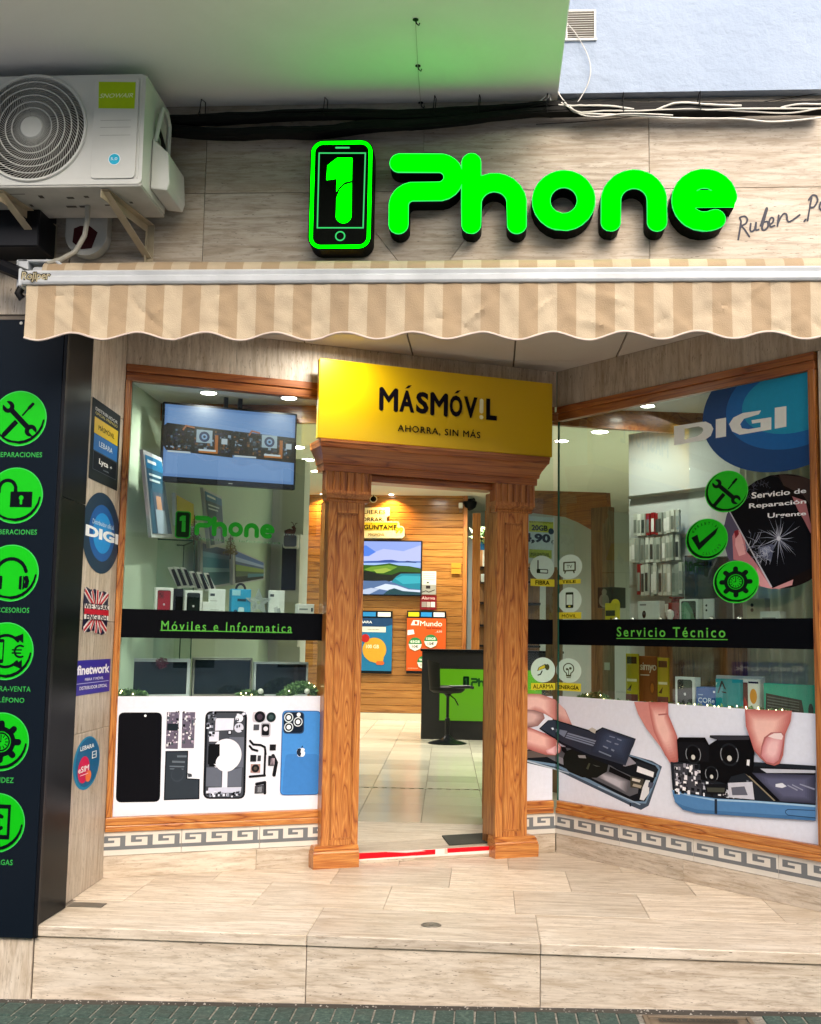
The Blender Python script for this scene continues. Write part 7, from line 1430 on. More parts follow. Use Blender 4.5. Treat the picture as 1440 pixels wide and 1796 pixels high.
# little trees, reindeer
plain('tree_gold', '#7c6a3c', .8, vary=.5); plain('leaf_green', (.05, .13, .025), .6, vary=.5); plain('leaf_light', (.20, .34, .12), .6, vary=.4); plain('brown_cloth', '#5b3726', .9, vary=.4)
def leaves(mb, cx, cy_, cz, rx, ry, rz, n, s, rnd_, mi=None, cone=False):
    for _ in range(n):
        while True:
            a, b, c = rnd_.uniform(-1, 1), rnd_.uniform(-1, 1), rnd_.uniform(-1, 1)
            if cone: 
                if math.hypot(a, b) < (1 - c) / 2: break
            elif a * a + b * b + c * c < 1: break
        P = Vector((cx + a * rx, cy_ + b * ry, cz + c * rz)); u = Vector((rnd_.gauss(0, 1), rnd_.gauss(0, 1), rnd_.gauss(0, 1))).normalized(); v = u.orthogonal().normalized(); k = rnd_.uniform(.6, 1.3) * s
        mb.add([P - u * k, P + v * k * .4, P + u * k, P - v * k * .4], [(0, 1, 2, 3)], rnd_.choice((0, 0, 1)) if mi is None else mi)
rl = random.Random(2)
for i, (q, lb) in enumerate((([(0.4889,1.8321),(0.4831,1.9813)], 'small bronze tinsel tree beside the phone emblem decal'), ([(0.7102,1.7571),(0.7051,1.9009)], 'small bronze tinsel tree right of the middle of the left window'))):
    b_, t_ = q; h = t_[1] - b_[1]; t = thing('tinsel_tree', lb, 'ornament', LEFT, (b_[0], .45, b_[1]), 'small tinsel trees'); mb = MB(); leaves(mb, b_[0], .45, b_[1] + h * .5, h * .32, h * .32, h * .5, 420, .007, rl, 0, True); part('crown', mb, 'tree_gold', t); part('trunk', MB().tube([(b_[0], .45, b_[1] - .03), (b_[0], .45, b_[1] + h)], .003, 6), 'brown_cloth', t)
b_ = [(1.0586,1.8905)][0]; t = thing('reindeer_ornament', 'small brown reindeer ornament on the loudspeaker', 'ornament', LEFT, (b_[0], .4, b_[1]))
x, z = b_; part('body', MB().tube([(x - .03, .4, z + .010), (x, .4, z + .018), (x + .025, .4, z + .015), (x + .033, .4, z + .03)], [.012, .017, .016, .008], 8), 'brown_cloth', t, smooth=True); part('head', MB().tube([(x + .033, .4, z + .03), (x + .022, .4, z + .045), (x + .012, .4, z + .043)], [.010, .011, .005], 8).tube([(x + .026, .4, z + .05), (x + .018, .4, z + .07), (x + .006, .4, z + .075)], .002, 5).tube([(x + .028, .4, z + .05), (x + .036, .4, z + .068), (x + .047, .4, z + .07)], .002, 5), 'brown_cloth', t, smooth=True)
for dx in (-.025, -.012, .012, .024): part('leg', MB().tube([(x + dx, .4, z + .01), (x + dx, .4, z - .02)], .003, 5), 'brown_cloth', t)

# monitors at the foot of the left window
plain('screen_off', (.006, .012, .014), .08, coat=.5)
for i, (q, lb, c) in enumerate((([(0.1286,1.1363),(0.4706,1.1399),(0.4749,0.914),(0.1211,0.9148)], 'silver framed monitor at the left behind the foot of the left window', 'white_alu'), ([(0.4887,1.1447),(0.841,1.1522),(0.8491,0.9111),(0.4932,0.9119)], 'middle dark monitor behind the foot of the left window', 'dull_steel'), ([(0.84,1.1235),(1.17,1.1285),(1.1762,0.9125),(0.8432,0.9132)], 'thin silver framed monitor nearest the doorway', 'white_alu'))):
    x0, x1, z1 = (q[0][0] + q[3][0]) / 2, q[1][0], q[0][1]; y = .30 if i != 1 else .34; t = thing('monitor', lb, 'monitor', LEFT, ((x0 + x1) / 2, y, .9), 'switched-off monitors')
    fw = .012 if i else .018; part('frame', MB().prism([rect(x0, .915, x1, z1), rect(x0 + fw, .915 + .02, x1 - fw, z1 - fw)[::-1]], y, y + .03), c, t, bevel=.002); part('screen', MB().box(x0 + fw, y + .004, .935, x1 - fw, y + .026, z1 - fw), 'screen_off', t)
    part('foot', MB().box((x0 + x1) / 2 - .1, y - .02, .9, (x0 + x1) / 2 + .1, y + .12, .914), 'black_plastic', t)
b_ = [(0.2999,1.1114)][0]; mb = MB(); leaves(mb, b_[0], .25, b_[1], .035, .02, .032, 160, .010, rl, 0); plain('red_bow', (.12, .01, .03), .5); solo('red_bow', 'dark red bow hanging on the left monitor', 'ornament', mb, 'red_bow', LEFT, (b_[0], .25, b_[1]))
def garland(frame, pts, r, n, label, lights=0, y=.09, flower=None):
    t = thing('garland', label, 'garland', frame, (pts[0][0], y, pts[0][1]), 'leafy garlands along the window foot'); mb = MB(); P = smooth_pts(pts, 5)
    for a in P: leaves(mb, a[0], y, a[1], r, r * .8, r, n, .0135, rl)
    part('foliage', mb, ['leaf_green', 'leaf_light'], t); part('stem', MB().tube([(a[0], y, a[1]) for a in P], .003, 5), 'brown_cloth', t)
    if lights:
        if 'fairy_light' not in M: q = N('fairy_light'); e = q.n('ShaderNodeEmission'); e.inputs[0].default_value = (1, .78, .42, 1); e.inputs[1].default_value = 5; q.l(e.outputs[0], q.out.inputs[0]); M['fairy_light'] = q.m
        mb = MB()
        for _ in range(lights): a = rl.choice(P); mb.lathe([(.001, -.004), (.004, 0), (.001, .005)], a[0] + rl.uniform(-.02, .02), y - .03, a[1] + rl.uniform(-r * .3, r * 1.0), n=6)
        part('fairy_lights', mb, 'fairy_light', t, kind='stuff')
    for f in (flower or []): part('flower', MB().lathe([(.003, -.012), (.015, -.004), (.016, .006), (.004, .012)], f[0], y - .03, f[1], axis='y', n=10), 'white_plastic', t, smooth=True)
    return t
garland(LEFT, [(0.0441,0.9395),(0.1009,0.9516),(0.1835,0.9393)], .026, 60, 'short leafy garland in the left corner of the left window foot', 3)
garland(LEFT, [(0.7061,0.9323),(0.7641,0.9512),(0.8367,0.9352)], .022, 50, 'short leafy garland in the middle of the left window foot', 4, flower=[(0.8259,0.9639)])
garland(LEFT, [(0.9594,0.9319),(1.0251,0.9768),(1.0922,0.9898),(1.1786,0.9445)], .034, 90, 'thick leafy garland with a white flower by the left pilaster', 5, flower=[(1.0964,0.9639)])

# ------------------------------------------------------------------ goods behind the right window
H_ = 'cartons on the display shelf of the right window'
def f_yel(p, T, w, h): p.poly(rect(*T(.05, .5), *T(.9, .72)), '#15160c'); p.poly([T(.3, .05), T(.5, .05), T(.62, .42), T(.5, .44)], '#1c1c10')
t = box_item(RIGHT, .16, [(0.2582,1.5093),(0.3493,1.5078),(0.3489,1.4111),(0.2579,1.4116)], .03, 'yellow accessory pack with black print at the left of the right shelf', 'box', '#c9bd20', f_yel, name='accessory_pack', group=H_)
c_ = [(0.3389,1.4989),(0.3735,1.4984)]; part('round_tab', MB().prism(circle(c_[0][0], c_[0][1], c_[1][0] - c_[0][0], 24), .162, .168).box(c_[0][0] - .02, .162, SZ, c_[1][0], .168, c_[0][1]), ink('#d6ca1e'), t)
def f_cam(p, T, w, h): p.poly(circle(*T(.30, .52), w * .09, 16, w * .14), '#14181a'); p.poly(circle(*T(.30, .56), w * .05, 12), '#3a4448'); p.poly(rect(*T(.1, .84), *T(.4, .90)), '#7d8888')
box_item(RIGHT, .16, [(0.521,1.5177),(0.6844,1.5149),(0.6833,1.4095),(0.5202,1.4103)], .05, 'white carton printed with a small black camera on the right shelf', 'box', '#d3dcd4', f_cam, name='camera_box', group=H_)
t = thing('red_flask', 'red metal lantern shaped pack with a white bulb on the right shelf', 'accessory', RIGHT, ([(0.7788,1.4617)][0][0], .18, SZ), H_); c_ = [(0.7308,1.5363),(0.8295,1.5343)]; cx = (c_[0][0] + c_[1][0]) / 2; r_ = (c_[1][0] - c_[0][0]) / 2
plain('red_metal', (.22, .01, .015), .25, .3); part('can', MB().lathe([(r_, 0), (r_, .14), (r_ * .96, .15), (r_ * .6, .158), (r_ * .6, .172), (r_ * .9, .176), (r_ * .9, .184)], cx, .2, SZ, n=22), 'red_metal', t, smooth=True); part('bulb', MB().lathe([(.012, 0), (.012, .03), (.024, .06), (.022, .08), (.004, .092)], cx, .2 - r_ - .01, SZ + .02, n=14), 'white_plastic', t, smooth=True)
def f_g(p, T, w, h): p.poly(rrect(*T(.10, .04), *T(.92, .94), w * .08), '#0d1814'); p.poly([T(.3, .92), T(.12, .85), T(.12, .1), T(.7, .06), T(.86, .3), T(.72, .65), T(.5, .88)], '#3b7a58'); p.poly([T(.3, .8), T(.2, .3), T(.55, .12), T(.6, .5)], '#5d9a78')
box_item(RIGHT, .16, [(0.834,1.5244),(0.9617,1.5196),(0.9601,1.4082),(0.8325,1.4088)], .05, 'white carton printed with a green crescent screen on the right shelf', 'box', '#d8e0da', f_g, group=H_)
def f_d(p, T, w, h): p.poly(circle(*T(.3, .78), w * .09, 12), '#1c2420'); p.poly(circle(*T(.3, .62), w * .09, 12), '#1c2420'); p.loops(put(AP, *T(.7, .25), w * .09), '#4a5450')
box_item(RIGHT, .16, [(1.0019,1.5224),(1.0782,1.521),(1.0764,1.4076),(1.0002,1.408)], .05, 'narrow pale carton with two black dots left of the grey carton', 'box', '#cfd8d2', f_d, group=H_)
box_item(RIGHT, .16, [(1.0813,1.5292),(1.2112,1.5242),(1.2091,1.407),(1.0793,1.4076)], .05, 'mid grey phone carton under the gear sticker', 'box', '#565e5e', lambda p, T, w, h: p.poly(rect(*T(.93, 0), *T(1, 1)), '#d8dedc'), group=H_)
box_item(RIGHT, .16, [(1.2932,1.5203),(1.407,1.5158),(1.4046,1.4061),(1.291,1.4066)], .05, 'beige phone carton with two black dots right of the grey one', 'box', '#b9bda0', f_d, group=H_)
box_item(RIGHT, .13, [(1.3977,1.4471),(1.5174,1.4458),(1.5164,1.4048),(1.3969,1.4053)], .06, 'low white carton at the right end of the right shelf', 'box', '#ccd8cc', lambda p, T, w, h: p.poly(rect(*T(.1, .6), *T(.8, .66)), '#8a968c'), name='small_carton', group=H_)
for i, c_ in enumerate([(0.4194,1.4189),(0.5537,1.4156),(0.7631,1.4132),(1.1232,1.4089),(1.3054,1.4113)]):
    t = thing('bauble', ['leftmost', 'second', 'middle', 'fourth', 'rightmost'][i] + ' small shiny bauble along the edge of the right shelf', 'ornament', RIGHT, (c_[0], .08, SZ), 'baubles on the right shelf'); part('ball', MB().lathe([(.001, 0), (.012, .004), (.020, .014), (.022, .024), (.018, .036), (.008, .043), (.004, .048)], c_[0], .08, SZ + .022, n=14), 'steel', t, smooth=True); part('base', MB().lathe([(.012, 0), (.006, .022)], c_[0], .08, SZ, n=8), 'steel', t)
# wooden door surround, post, loudspeaker
dp = thing('inner_door_frame', 'varnished wooden door surround with an arched head behind the right window', 'door frame', RIGHT, (0.2, 1.6, .06))
a_ = [(-1.2464,1.765),(-1.0718,1.7593)]; part('post', MB().box(a_[0][0], 1.6, .06, a_[1][0], 1.68, [(-1.164,2.3408)][0][1]), 'dark_door_wood', dp)
b_ = [(-1.9591,2.5548),(-1.0945,2.4546),(-1.0729,2.0961),(-1.2342,2.1576),(-1.4005,2.2385),(-1.5472,2.2935),(-1.9577,2.3617)]; part('arched_head', MB().prism(b_, 1.61, 1.66), 'oak_trim_h', dp)
a2 = [(-1.7845,1.7823),(-1.6452,1.7778)]; part('post', MB().box(a2[0][0], 1.62, .06, a2[1][0], 1.68, [(-1.7212,1.8868)][0][1]), 'dark_door_wood', dp)
part('latch', MB().box([(-1.0921,1.1273)][0][0], 1.585, [(-1.0923,1.0615)][0][1], [(-1.0472,1.1284)][0][0], 1.599, [(-1.0921,1.119)][0][1]), 'steel', dp)
q = [(-0.7977,1.6782),(-0.6526,1.6743),(-0.6532,1.5244),(-0.7981,1.5263)]; t = thing('loudspeaker', 'black two-way loudspeaker beside the wooden post behind the right window', 'loudspeaker', RIGHT, (q[0][0], 1.2, q[3][1])); part('cabinet', MB().box(q[0][0], 1.2, q[3][1], q[1][0], 1.35, q[0][1]), 'black_plastic', t, bevel=.004)
cx = (q[0][0] + q[1][0]) / 2; part('woofer', MB().lathe([(.045, 0), (.05, -.006), (.035, .004), (.012, .001)], cx, 1.199, q[3][1] + (q[0][1] - q[3][1]) * .35, axis='y', n=20), 'dull_steel', t, smooth=True); part('tweeter', MB().lathe([(.022, 0), (.024, -.004), (.006, .001)], cx, 1.199, q[3][1] + (q[0][1] - q[3][1]) * .76, axis='y', n=16), 'dull_steel', t, smooth=True)
# slat wall with hanging accessory packs
pq = [(-0.3476,2.0396),(0.1846,2.1625),(0.7121,1.4211)]; struct('pegboard_wall', MB().box(pq[0][0], 1.05, .4, pq[0][0] + 1.6, 1.09, 2.75), 'grey_wall', RIGHT)
packs = thing('accessory_rack', 'wall rack hung with rows of white and clear phone case packs', 'rack', RIGHT, (pq[0][0], 1.05, 1.2))
part('rail', MB().box(pq[0][0] + .02, 1.02, 1.98, pq[0][0] + 1.1, 1.04, 2.0).box(pq[0][0] + .02, 1.02, 1.655, pq[0][0] + 1.1, 1.04, 1.675).box(pq[0][0] + .02, 1.02, 2.28, pq[0][0] + 1.1, 1.04, 2.30), 'steel', packs)
r4 = random.Random(8); cols = ['#c9cfc4', '#b4bcb0', '#dde2d8', '#9aa49a', '#aab6a8']
def pack(x, z, w, h, y, c):
    o = part('case_pack', MB().box(x, y, z, x + w, y + .02, z + h), ink(c), packs, bevel=.001); 
    mb = MB().box(x + w * .12, y - .0012, z + h * .12, x + w * .88, y - .0004, z + h * .72); part('case_print', mb, ink(r4.choice(['#6f7a72', '#e6e8e2', '#3b4340', '#8f9a90'])), o); return o
R1 = [(-0.2984,1.9464),(0.1456,1.9213)]; R2 = [(-0.2484,2.0482),(0.1105,2.0241)]; R3 = [(-0.2125,1.6305),(0.1776,1.6209)]; z1_, z2_, z3_ = [(-0.1915,1.844)][0][1], [(-0.1901,2.0294)][0][1], [(-0.0045,1.5965)][0][1]
for r_i, (xa, xb, z, h, n) in enumerate(((R1[0][0], R1[1][0], z1_ - .02, .17, 12), (R2[0][0], R2[1][0] + .05, z2_ - .02, .15, 11), (R3[0][0], R3[1][0] + .22, z3_, .21, 17), (R3[0][0] + .1, R3[1][0] + .22, z3_ - .55, .20, 14), (R3[0][0], R3[1][0] + .1, z3_ - .26, .20, 14))):
    for i in range(n): pack(xa + (xb - xa) * i / n, z + r4.uniform(-.008, .008), (xb - xa) / n * .86, h, .985 + r4.uniform(-.012, .012), '#8a1c22' if (r_i == 1 and 2 < i < 6) or (r_i == 2 and i in (0,)) else r4.choice(cols))
q = [(0.3859,1.8096),(0.4959,1.8044),(0.4821,1.4253),(0.3809,1.4257)]; t = thing('display_stand', 'black upright stand with a dark grey panel behind the green stickers', 'stand', RIGHT, (q[0][0], .75, SZ)); part('upright', MB().box(q[0][0], .75, .9, q[0][0] + (q[1][0] - q[0][0]) * .75, .80, [(0.3861,1.8301)][0][1]), 'black_plastic', t, bevel=.003)
g = [(0.5151,1.8085),(0.802,1.7947),(0.7951,1.423)]; part('grey_panel', MB().box(g[0][0], .72, g[2][1] - .3, g[1][0] + .05, .74, g[0][1]), ink('#3c4144'), t, bevel=.003)
part('clamp', MB().box([(0.5022,1.761)][0][0], .70, [(0.5021,1.753)][0][1], [(0.6224,1.7559)][0][0], .718, [(0.5025,1.7798)][0][1]), 'black_plastic', t)
# curtain at the right: pleated pale cloth
c0 = [(0.9147,1.7731),(1.4676,1.7469)]; mb = MB(); nx = 120; vs = []
for i in range(nx + 1):
    x = c0[0][0] + (c0[1][0] + .25 - c0[0][0]) * i / nx
    for z in (.92, 1.7, 2.6): vs.append((x, .62 + .016 * math.sin(i * .55) + .010 * math.sin(i * .23 + 1) * (2.8 - z), z))
mb.add(vs, [(i * 3 + j, (i + 1) * 3 + j, (i + 1) * 3 + j + 1, i * 3 + j + 1) for i in range(nx) for j in range(2)]); plain('curtain_cloth', (.55, .62, .50), .8)
solo('curtain', 'pale pleated curtain closing the right side of the right window display', 'curtain', mb, 'curtain_cloth', RIGHT, (c0[0][0], .6, .92), smooth=True)
# lower display
DZ = .9005
def bro(q, y, label, col, face, nm='brochure'): return box_item(RIGHT, y, q, .012, label, 'brochure', col, face, name=nm, sz=DZ, group='brochures at the foot of the right window')
def f_b1(p, T, w, h): p.poly(rect(*T(.1, .80), *T(.9, .94)), '#2c2a14'); p.poly(rect(*T(.1, .45), *T(.9, .50)), '#efe9c0'); p.poly([T(.1, .28), T(.5, .40), T(.4, .26)], '#2c2a14'); p.poly(rect(*T(0, 0), *T(1, .2)), '#5c3232')
bro([(0.2977,1.2072),(0.3958,1.2052),(0.3938,0.9423),(0.2961,0.9375)], .30, 'yellow brochure with red foot, leftmost at the foot of the right window', '#b3a816', f_b1)
def f_b2(p, T, w, h): p.text('simyo', *T(.08, .66), *T(.98, .86), '#e8dcc8', bold=.03, space=.9); p.poly(rect(*T(.1, .60), *T(.6, .62)), '#e8dcc8'); p.poly(circle(*T(.75, .35), w * .16, 18, w * .30), '#7a4010'); p.poly(circle(*T(.75, .35), w * .09, 18, w * .2), '#c0701e')
bro([(0.3669,1.1919),(0.5084,1.1949),(0.506,0.941),(0.365,0.9338)], .34, 'brown and orange brochure with white lettering among the yellow ones', '#8a4a1c', f_b2)
bro([(0.5478,1.1866),(0.6307,1.1859),(0.628,0.9416),(0.5453,0.9373)], .30, 'narrow yellow brochure right of the orange one', '#b3a816', f_b1)
g = [(0.2286,1.2367),(0.9653,1.2482)]; struct('low_cabinet', MB().box(g[0][0], .55, .9, g[1][0], .60, 1.42), 'dark_door_wood', RIGHT)
J_ = 'cartons at the foot of the right window'
box_item(RIGHT, .16, [(0.7977,1.085),(0.939,1.0829),(0.9372,0.9574),(0.7961,0.9502)], .05, 'white carton printed with a dark phone, leftmost of the lower right cartons', 'box', '#d9dcda', f_phone('#20282a', '#2b3230'), sz=DZ, group=J_)
def f_core(p, T, w, h): p.text('CORe', *T(.10, .36), *T(.92, .56), '#cfe4f8', bold=.01); p.poly(rect(*T(.85, .78), *T(.95, .86)), '#cfe4f8'); p.poly(rect(*T(.1, .66), *T(.35, .70)), '#8fb8e0')
box_item(RIGHT, .14, [(0.9619,1.0355),(1.0989,1.0331),(1.0973,0.9406),(0.9604,0.9331)], .08, 'blue processor carton with pale lettering among the lower right cartons', 'box', '#0f559e', f_core, name='processor_box', sz=DZ, group=J_)
def f_A(p, T, w, h): p.poly([T(.08, .58), T(.14, .58), T(.28, .86), T(.38, .70), T(.44, .70), T(.30, .94), T(.24, .94)], '#0d2a33'); p.poly([T(.24, .64), T(.44, .62), T(.46, .58), T(.28, .60)], '#0d2a33')
box_item(RIGHT, .13, [(1.1032,1.0843),(1.2617,1.0832),(1.259,0.9384),(1.1007,0.9295)], .06, 'teal phone carton with a large dark letter A', 'box', '#118a96', f_A, sz=DZ, group=J_)
def f_ry(p, T, w, h): p.poly(rect(*T(.0, .0), *T(.42, .90)), '#5a1a18'); p.poly([T(.05, .1), T(.25, .5), T(.4, .3), T(.4, .0), T(.1, .0)], '#b02a22'); p.poly(rect(*T(.45, 0), *T(.94, .9)), '#e8e4dc'); p.poly(circle(*T(.70, .52), w * .18, 20, w * .32), '#e0920c'); p.poly(rect(*T(.45, .88), *T(.96, .93)), '#111111')
box_item(RIGHT, .16, [(1.2393,1.089),(1.3644,1.0869),(1.3614,0.9435),(1.2364,0.9365)], .05, 'white carton with red corner and orange drop right of the teal A carton', 'box', '#dcdcd8', f_ry, sz=DZ, group=J_)
box_item(RIGHT, .24, [(1.022,1.0984),(1.3243,1.1007),(1.321,0.9441),(1.0191,0.9273)], .03, 'tall white carton standing behind the teal A carton', 'box', '#d5dcda', sz=DZ, group=J_)
def f_k(p, T, w, h): p.poly([T(.03, .06), T(.05, .70), T(.75, .55), T(.80, .06)], '#222c2c'); [p.poly([T(.07, .62 - j * .09), T(.70, .50 - j * .08), T(.70, .47 - j * .08), T(.07, .58 - j * .09)], '#4a5856', up=0) for j in range(6)]; p.up(); p.poly(circle(*T(.92, .25), w * .05, 16, h * .22), '#0e3434')
t = box_item(RIGHT, .12, [(1.4197,1.0803),(1.7228,1.0643),(1.7195,0.9422),(1.4164,0.9242)], .05, 'long teal keyboard carton at the right of the window foot', 'box', '#12a08a', f_k, name='keyboard_box', sz=DZ, group=J_)
garland(RIGHT, [(0.1376,0.9186),(0.2658,0.9455),(0.3446,0.9292)], .030, 90, 'dark leafy garland clump beside the energy sticker', 3, .07)
garland(RIGHT, [(0.3583,0.9232),(0.6458,0.9253),(0.974,0.9305),(1.3131,0.9344),(1.5907,0.9331)], .014, 26, 'thin leafy garland with fairy lights along the right window foot', 46, .07)
for lx, nm in ((1140, 'first'), (1180, 'second')): pass
bk = [(-8.3904,6.6855),(-8.1183,6.6074)]; solo('black_post', 'slim black upright behind the energy sticker', 'post', MB().box(bk[0][0], 1.5, .9, bk[1][0], 1.52, [(-8.287,6.6439)][0][1] + .2), 'black_plastic', RIGHT, (bk[0][0], 1.5, .9))

# ------------------------------------------------------------------ seen through the doorway
q = [(-2.1645,2.7709),(-1.0545,2.7722),(-1.0414,1.9588),(-2.1454,1.9521)]; t = thing('television', 'wall television showing a green coast and turquoise sea on the wooden wall', 'television', FAC, ((q[0][0] + q[1][0]) / 2, 12.3, q[3][1])); x0, x1, z0, z1 = q[0][0], q[1][0], q[2][1], q[1][1]
part('bezel', MB().box(x0 - .02, 12.302, z0 - .02, x1 + .02, 12.36, z1 + .02), 'black_plastic', t); p = Print(y=12.30, emit=.55, step=.0008); landscape(p, lambda u, v: (x0 + (x1 - x0) * (.20 + .80 * u if u > 0 else 0), z0 + (z1 - z0) * v), 1, 1); p.part('screen', t)
out = [*[(-2.1817,3.2956),(-1.5624,3.3048),(-1.5528,3.2827),(-1.5507,3.1718),(-1.5963,3.1492),(-1.5951,3.0883),(-1.4109,3.0846),(-1.3976,3.0626),(-1.397,3.0257),(-1.336,3.0079),(-1.317,2.9713),(-1.315,2.861),(-1.3511,2.8275),(-2.1705,2.8186)]]; zz = out
t = thing('wall_sign', 'cream speech-bubble sign with black lettering on the wooden wall', 'sign', FAC, (out[0][0], 12.34, out[-1][1])); part('board', MB().prism(out, 12.345, 12.37), ink('#d6d1a8'), t, bevel=.004)
p = Print(y=12.344, step=.0006); p.poly([*[(-2.1764,3.0697),(-1.4199,3.0716),(-1.4452,2.9516),(-2.1733,2.9367)]], '#c9b52c')
for tx, q in (('¿QUIERES', [(-2.0865,3.1853),(-1.617,3.2636)]), ('AHORRAR,', [(-2.1211,3.0776),(-1.6424,3.1488)]), ('PREGÚNTAME', [(-2.1147,2.9631),(-1.4416,3.0511)]), ('MÁSMÓVIL', [(-1.8724,2.8587),(-1.6193,2.9129)])): p.text(tx, q[0][0], q[0][1], q[1][0], q[1][1], '#2a2418', bold=.05 if tx[0] == 'P' else .01)
p.text('99', *[(-1.4627,2.8999)][0], *[(-1.3358,2.9987)][0], '#b8a01c', bold=.05); p.part('sign_lettering', t)
for nm, q, base, lb in (('B', [(-2.1813,1.7076),(-1.4769,1.7092),(-1.4679,0.7551),(-2.1585,0.742)], '#1c6e9c', 'blue offers poster on the wooden wall under the television'), ('O', [(-1.2528,1.7163),(-0.657,1.7217),(-0.6512,0.7671),(-1.2413,0.7487)], '#c9521c', 'orange offers poster on the wooden wall partly behind the counter')):
    x0, x1, z0, z1 = q[0][0], q[1][0], q[2][1], q[0][1]; w, h = x1 - x0, z1 - z0; t = thing('wall_poster', lb, 'poster', FAC, (x0, 12.34, z0), 'offers posters on the wooden wall')
    part('board', MB().box(x0, 12.342, z0, x1, 12.37, z1), ink('#141a1e'), t); p = Print(y=12.341, step=.0006); T = lambda u, v: (x0 + w * u, z0 + h * v); R2_ = lambda a, b, c, d, cc: p.poly(rect(*T(a, b), *T(c, d)), cc)
    for k_, cc in enumerate(('#d0be20', '#2a86c4', '#e2e4e2')): R2_(.03 + k_ * .325, .91, .31 + k_ * .325, .98, cc)
    R2_(0, .045, 1, .885, base)
    if nm == 'B':
        p.poly([T(0, .6), T(1, .78), T(1, .885), T(0, .885)], '#1c3f66'); p.text('LEBARA', *T(.22, .80), *T(.56, .84), '#dfe8ee', bold=.02); R2_(.2, .66, .86, .745, '#dcdccc'); p.text('TODO INCLUIDO', *T(.46, .69), *T(.72, .71), '#2a2a20'); p.poly(circle(*T(.62, .38), w * .26, 30), '#c99a30'); p.poly([T(.5, .2), T(.8, .14), T(.85, .35)], '#c99a30'); p.text('100 GB', *T(.44, .40), *T(.72, .46), '#f0e6c0', bold=.02); p.poly(circle(*T(.42, .56), w * .09, 20), '#b02020'); p.poly(rrect(*T(.66, .14), *T(.84, .20), .03), '#c9602c')
    else:
        p.text('Mundo', *T(.34, .76), *T(.90, .84), '#f0e4d8', bold=.02); p.poly([T(.10, .77), T(.16, .85), T(.32, .85), T(.30, .77)], '#f0e4d8'); p.poly(rect(*T(.20, .785), *T(.27, .835)), base); p.text('Red Orange', *T(.5, .71), *T(.88, .745), '#8a1414', bold=.02); p.text('...4,99', *T(.72, .65), *T(.9, .69), '#f0e4d8'); p.poly([T(.02, .61), T(.2, .63), T(.17, .70), T(.02, .69)], '#efe8e0')
        for (u, v, a_, b_) in ((.22, .47, '65GB', '10€'), (.62, .52, '150GB', '15€'), (.45, .18, '90GB', '12€')):
            p.poly(circle(*T(u, v), w * .17, 28), '#2f7a44'); p.poly([T(u - .17, v), T(u + .17, v), T(u + .13, v - .07), T(u, v - .11), T(u - .13, v - .07)], '#e8e4d8'); p.text(a_, *T(u - .12, v + .02), *T(u + .12, v + .06), '#e8f0e0', bold=.02); p.text(b_, *T(u - .08, v - .06), *T(u + .08, v - .015), '#1c2a1c', bold=.02)
        p.text('condiciones', *T(.04, .08), *T(.3, .095), '#f0d8c0')
    p.part('printed_sheet', t)
def sheet(q, c, label, fn=None, nm='notice', y=12.35):
    x0, x1, z0, z1 = q[0][0], q[1][0], q[2][1], q[0][1]; p = Print(y=y, step=.0006); p.poly(rect(x0, z0, x1, z1), c); T = lambda u, v: (x0 + (x1 - x0) * u, z0 + (z1 - z0) * v)
    if fn: fn(p, T)
    return p.solo(nm, label, 'notice', FAC, (x0, y, z0), group='small notices on the wooden wall')
def n1(p, T):
    for j in range(4): p.poly(rect(*T(.1, .90 - j * .09), *T(.9, .915 - j * .09)), '#77776a', up=0)
    p.up(); p.poly(rect(*T(0, 0), *T(1, .42)), '#8e8c80'); p.poly(rect(*T(.3, .25), *T(.6, .38)), '#2c2624'); p.stroke([T(.05, .1), T(.3, .16), T(.5, .1), T(.9, .2)], .012, '#2c2624', res=50); p.poly(rect(*T(.35, .48), *T(.5, .54)), '#33332c')
sheet([(-1.0375,2.3267),(-0.8168,2.3295),(-0.817,1.9695),(-1.0354,1.9664)], '#c9c9b4', 'pale notice sheet right of the coast television', n1)
def n2(p, T): p.text('Alarma', *T(.1, .72), *T(.9, .92), '#dcc0b4', bold=.01); p.poly(rect(*T(.1, .18), *T(.4, .55)), '#8a8078'); p.poly(rect(*T(.42, .18), *T(.62, .55)), '#a89e94'); p.poly(rect(*T(.65, .18), *T(.9, .55)), '#cfc6bc')
sheet([(-1.0589,1.9552),(-0.8041,1.9588),(-0.8045,1.7379),(-1.059,1.734)], '#6e0f18', 'dark red alarm notice under the pale sheet', n2)
for k_, q in enumerate(([(-0.5871,2.4582),(-0.4379,2.4601),(-0.437,2.3817),(-0.5861,2.3799)], [(-0.586,2.3707),(-0.4369,2.3726),(-0.4359,2.2908),(-0.5849,2.2888)])): sheet(q, '#b07a22', ['upper', 'lower'][k_] + ' small tan plate near the right end of the wooden wall', nm='wall_plate')
c_ = [(-1.8079,3.4349),(-1.8091,3.4942)]; p = Print(y=12.35, step=.001); p.poly(circle(*c_[0], c_[1][1] - c_[0][1], 28), '#d2c29a'); p.poly(circle(*c_[0], (c_[1][1] - c_[0][1]) * .76, 24), '#2a160c'); p.poly([(c_[0][0] + a * .10, c_[0][1] + b * .10) for a, b in ((-.5, -.1), (-.2, .1), (0, .7), (.2, .1), (.5, -.1), (.2, -.4), (-.2, -.4))], '#080504'); p.solo('round_wall_badge', 'round pale badge with dark centre above the speech-bubble sign', 'badge', FAC, (c_[0][0], 12.35, c_[0][1]))
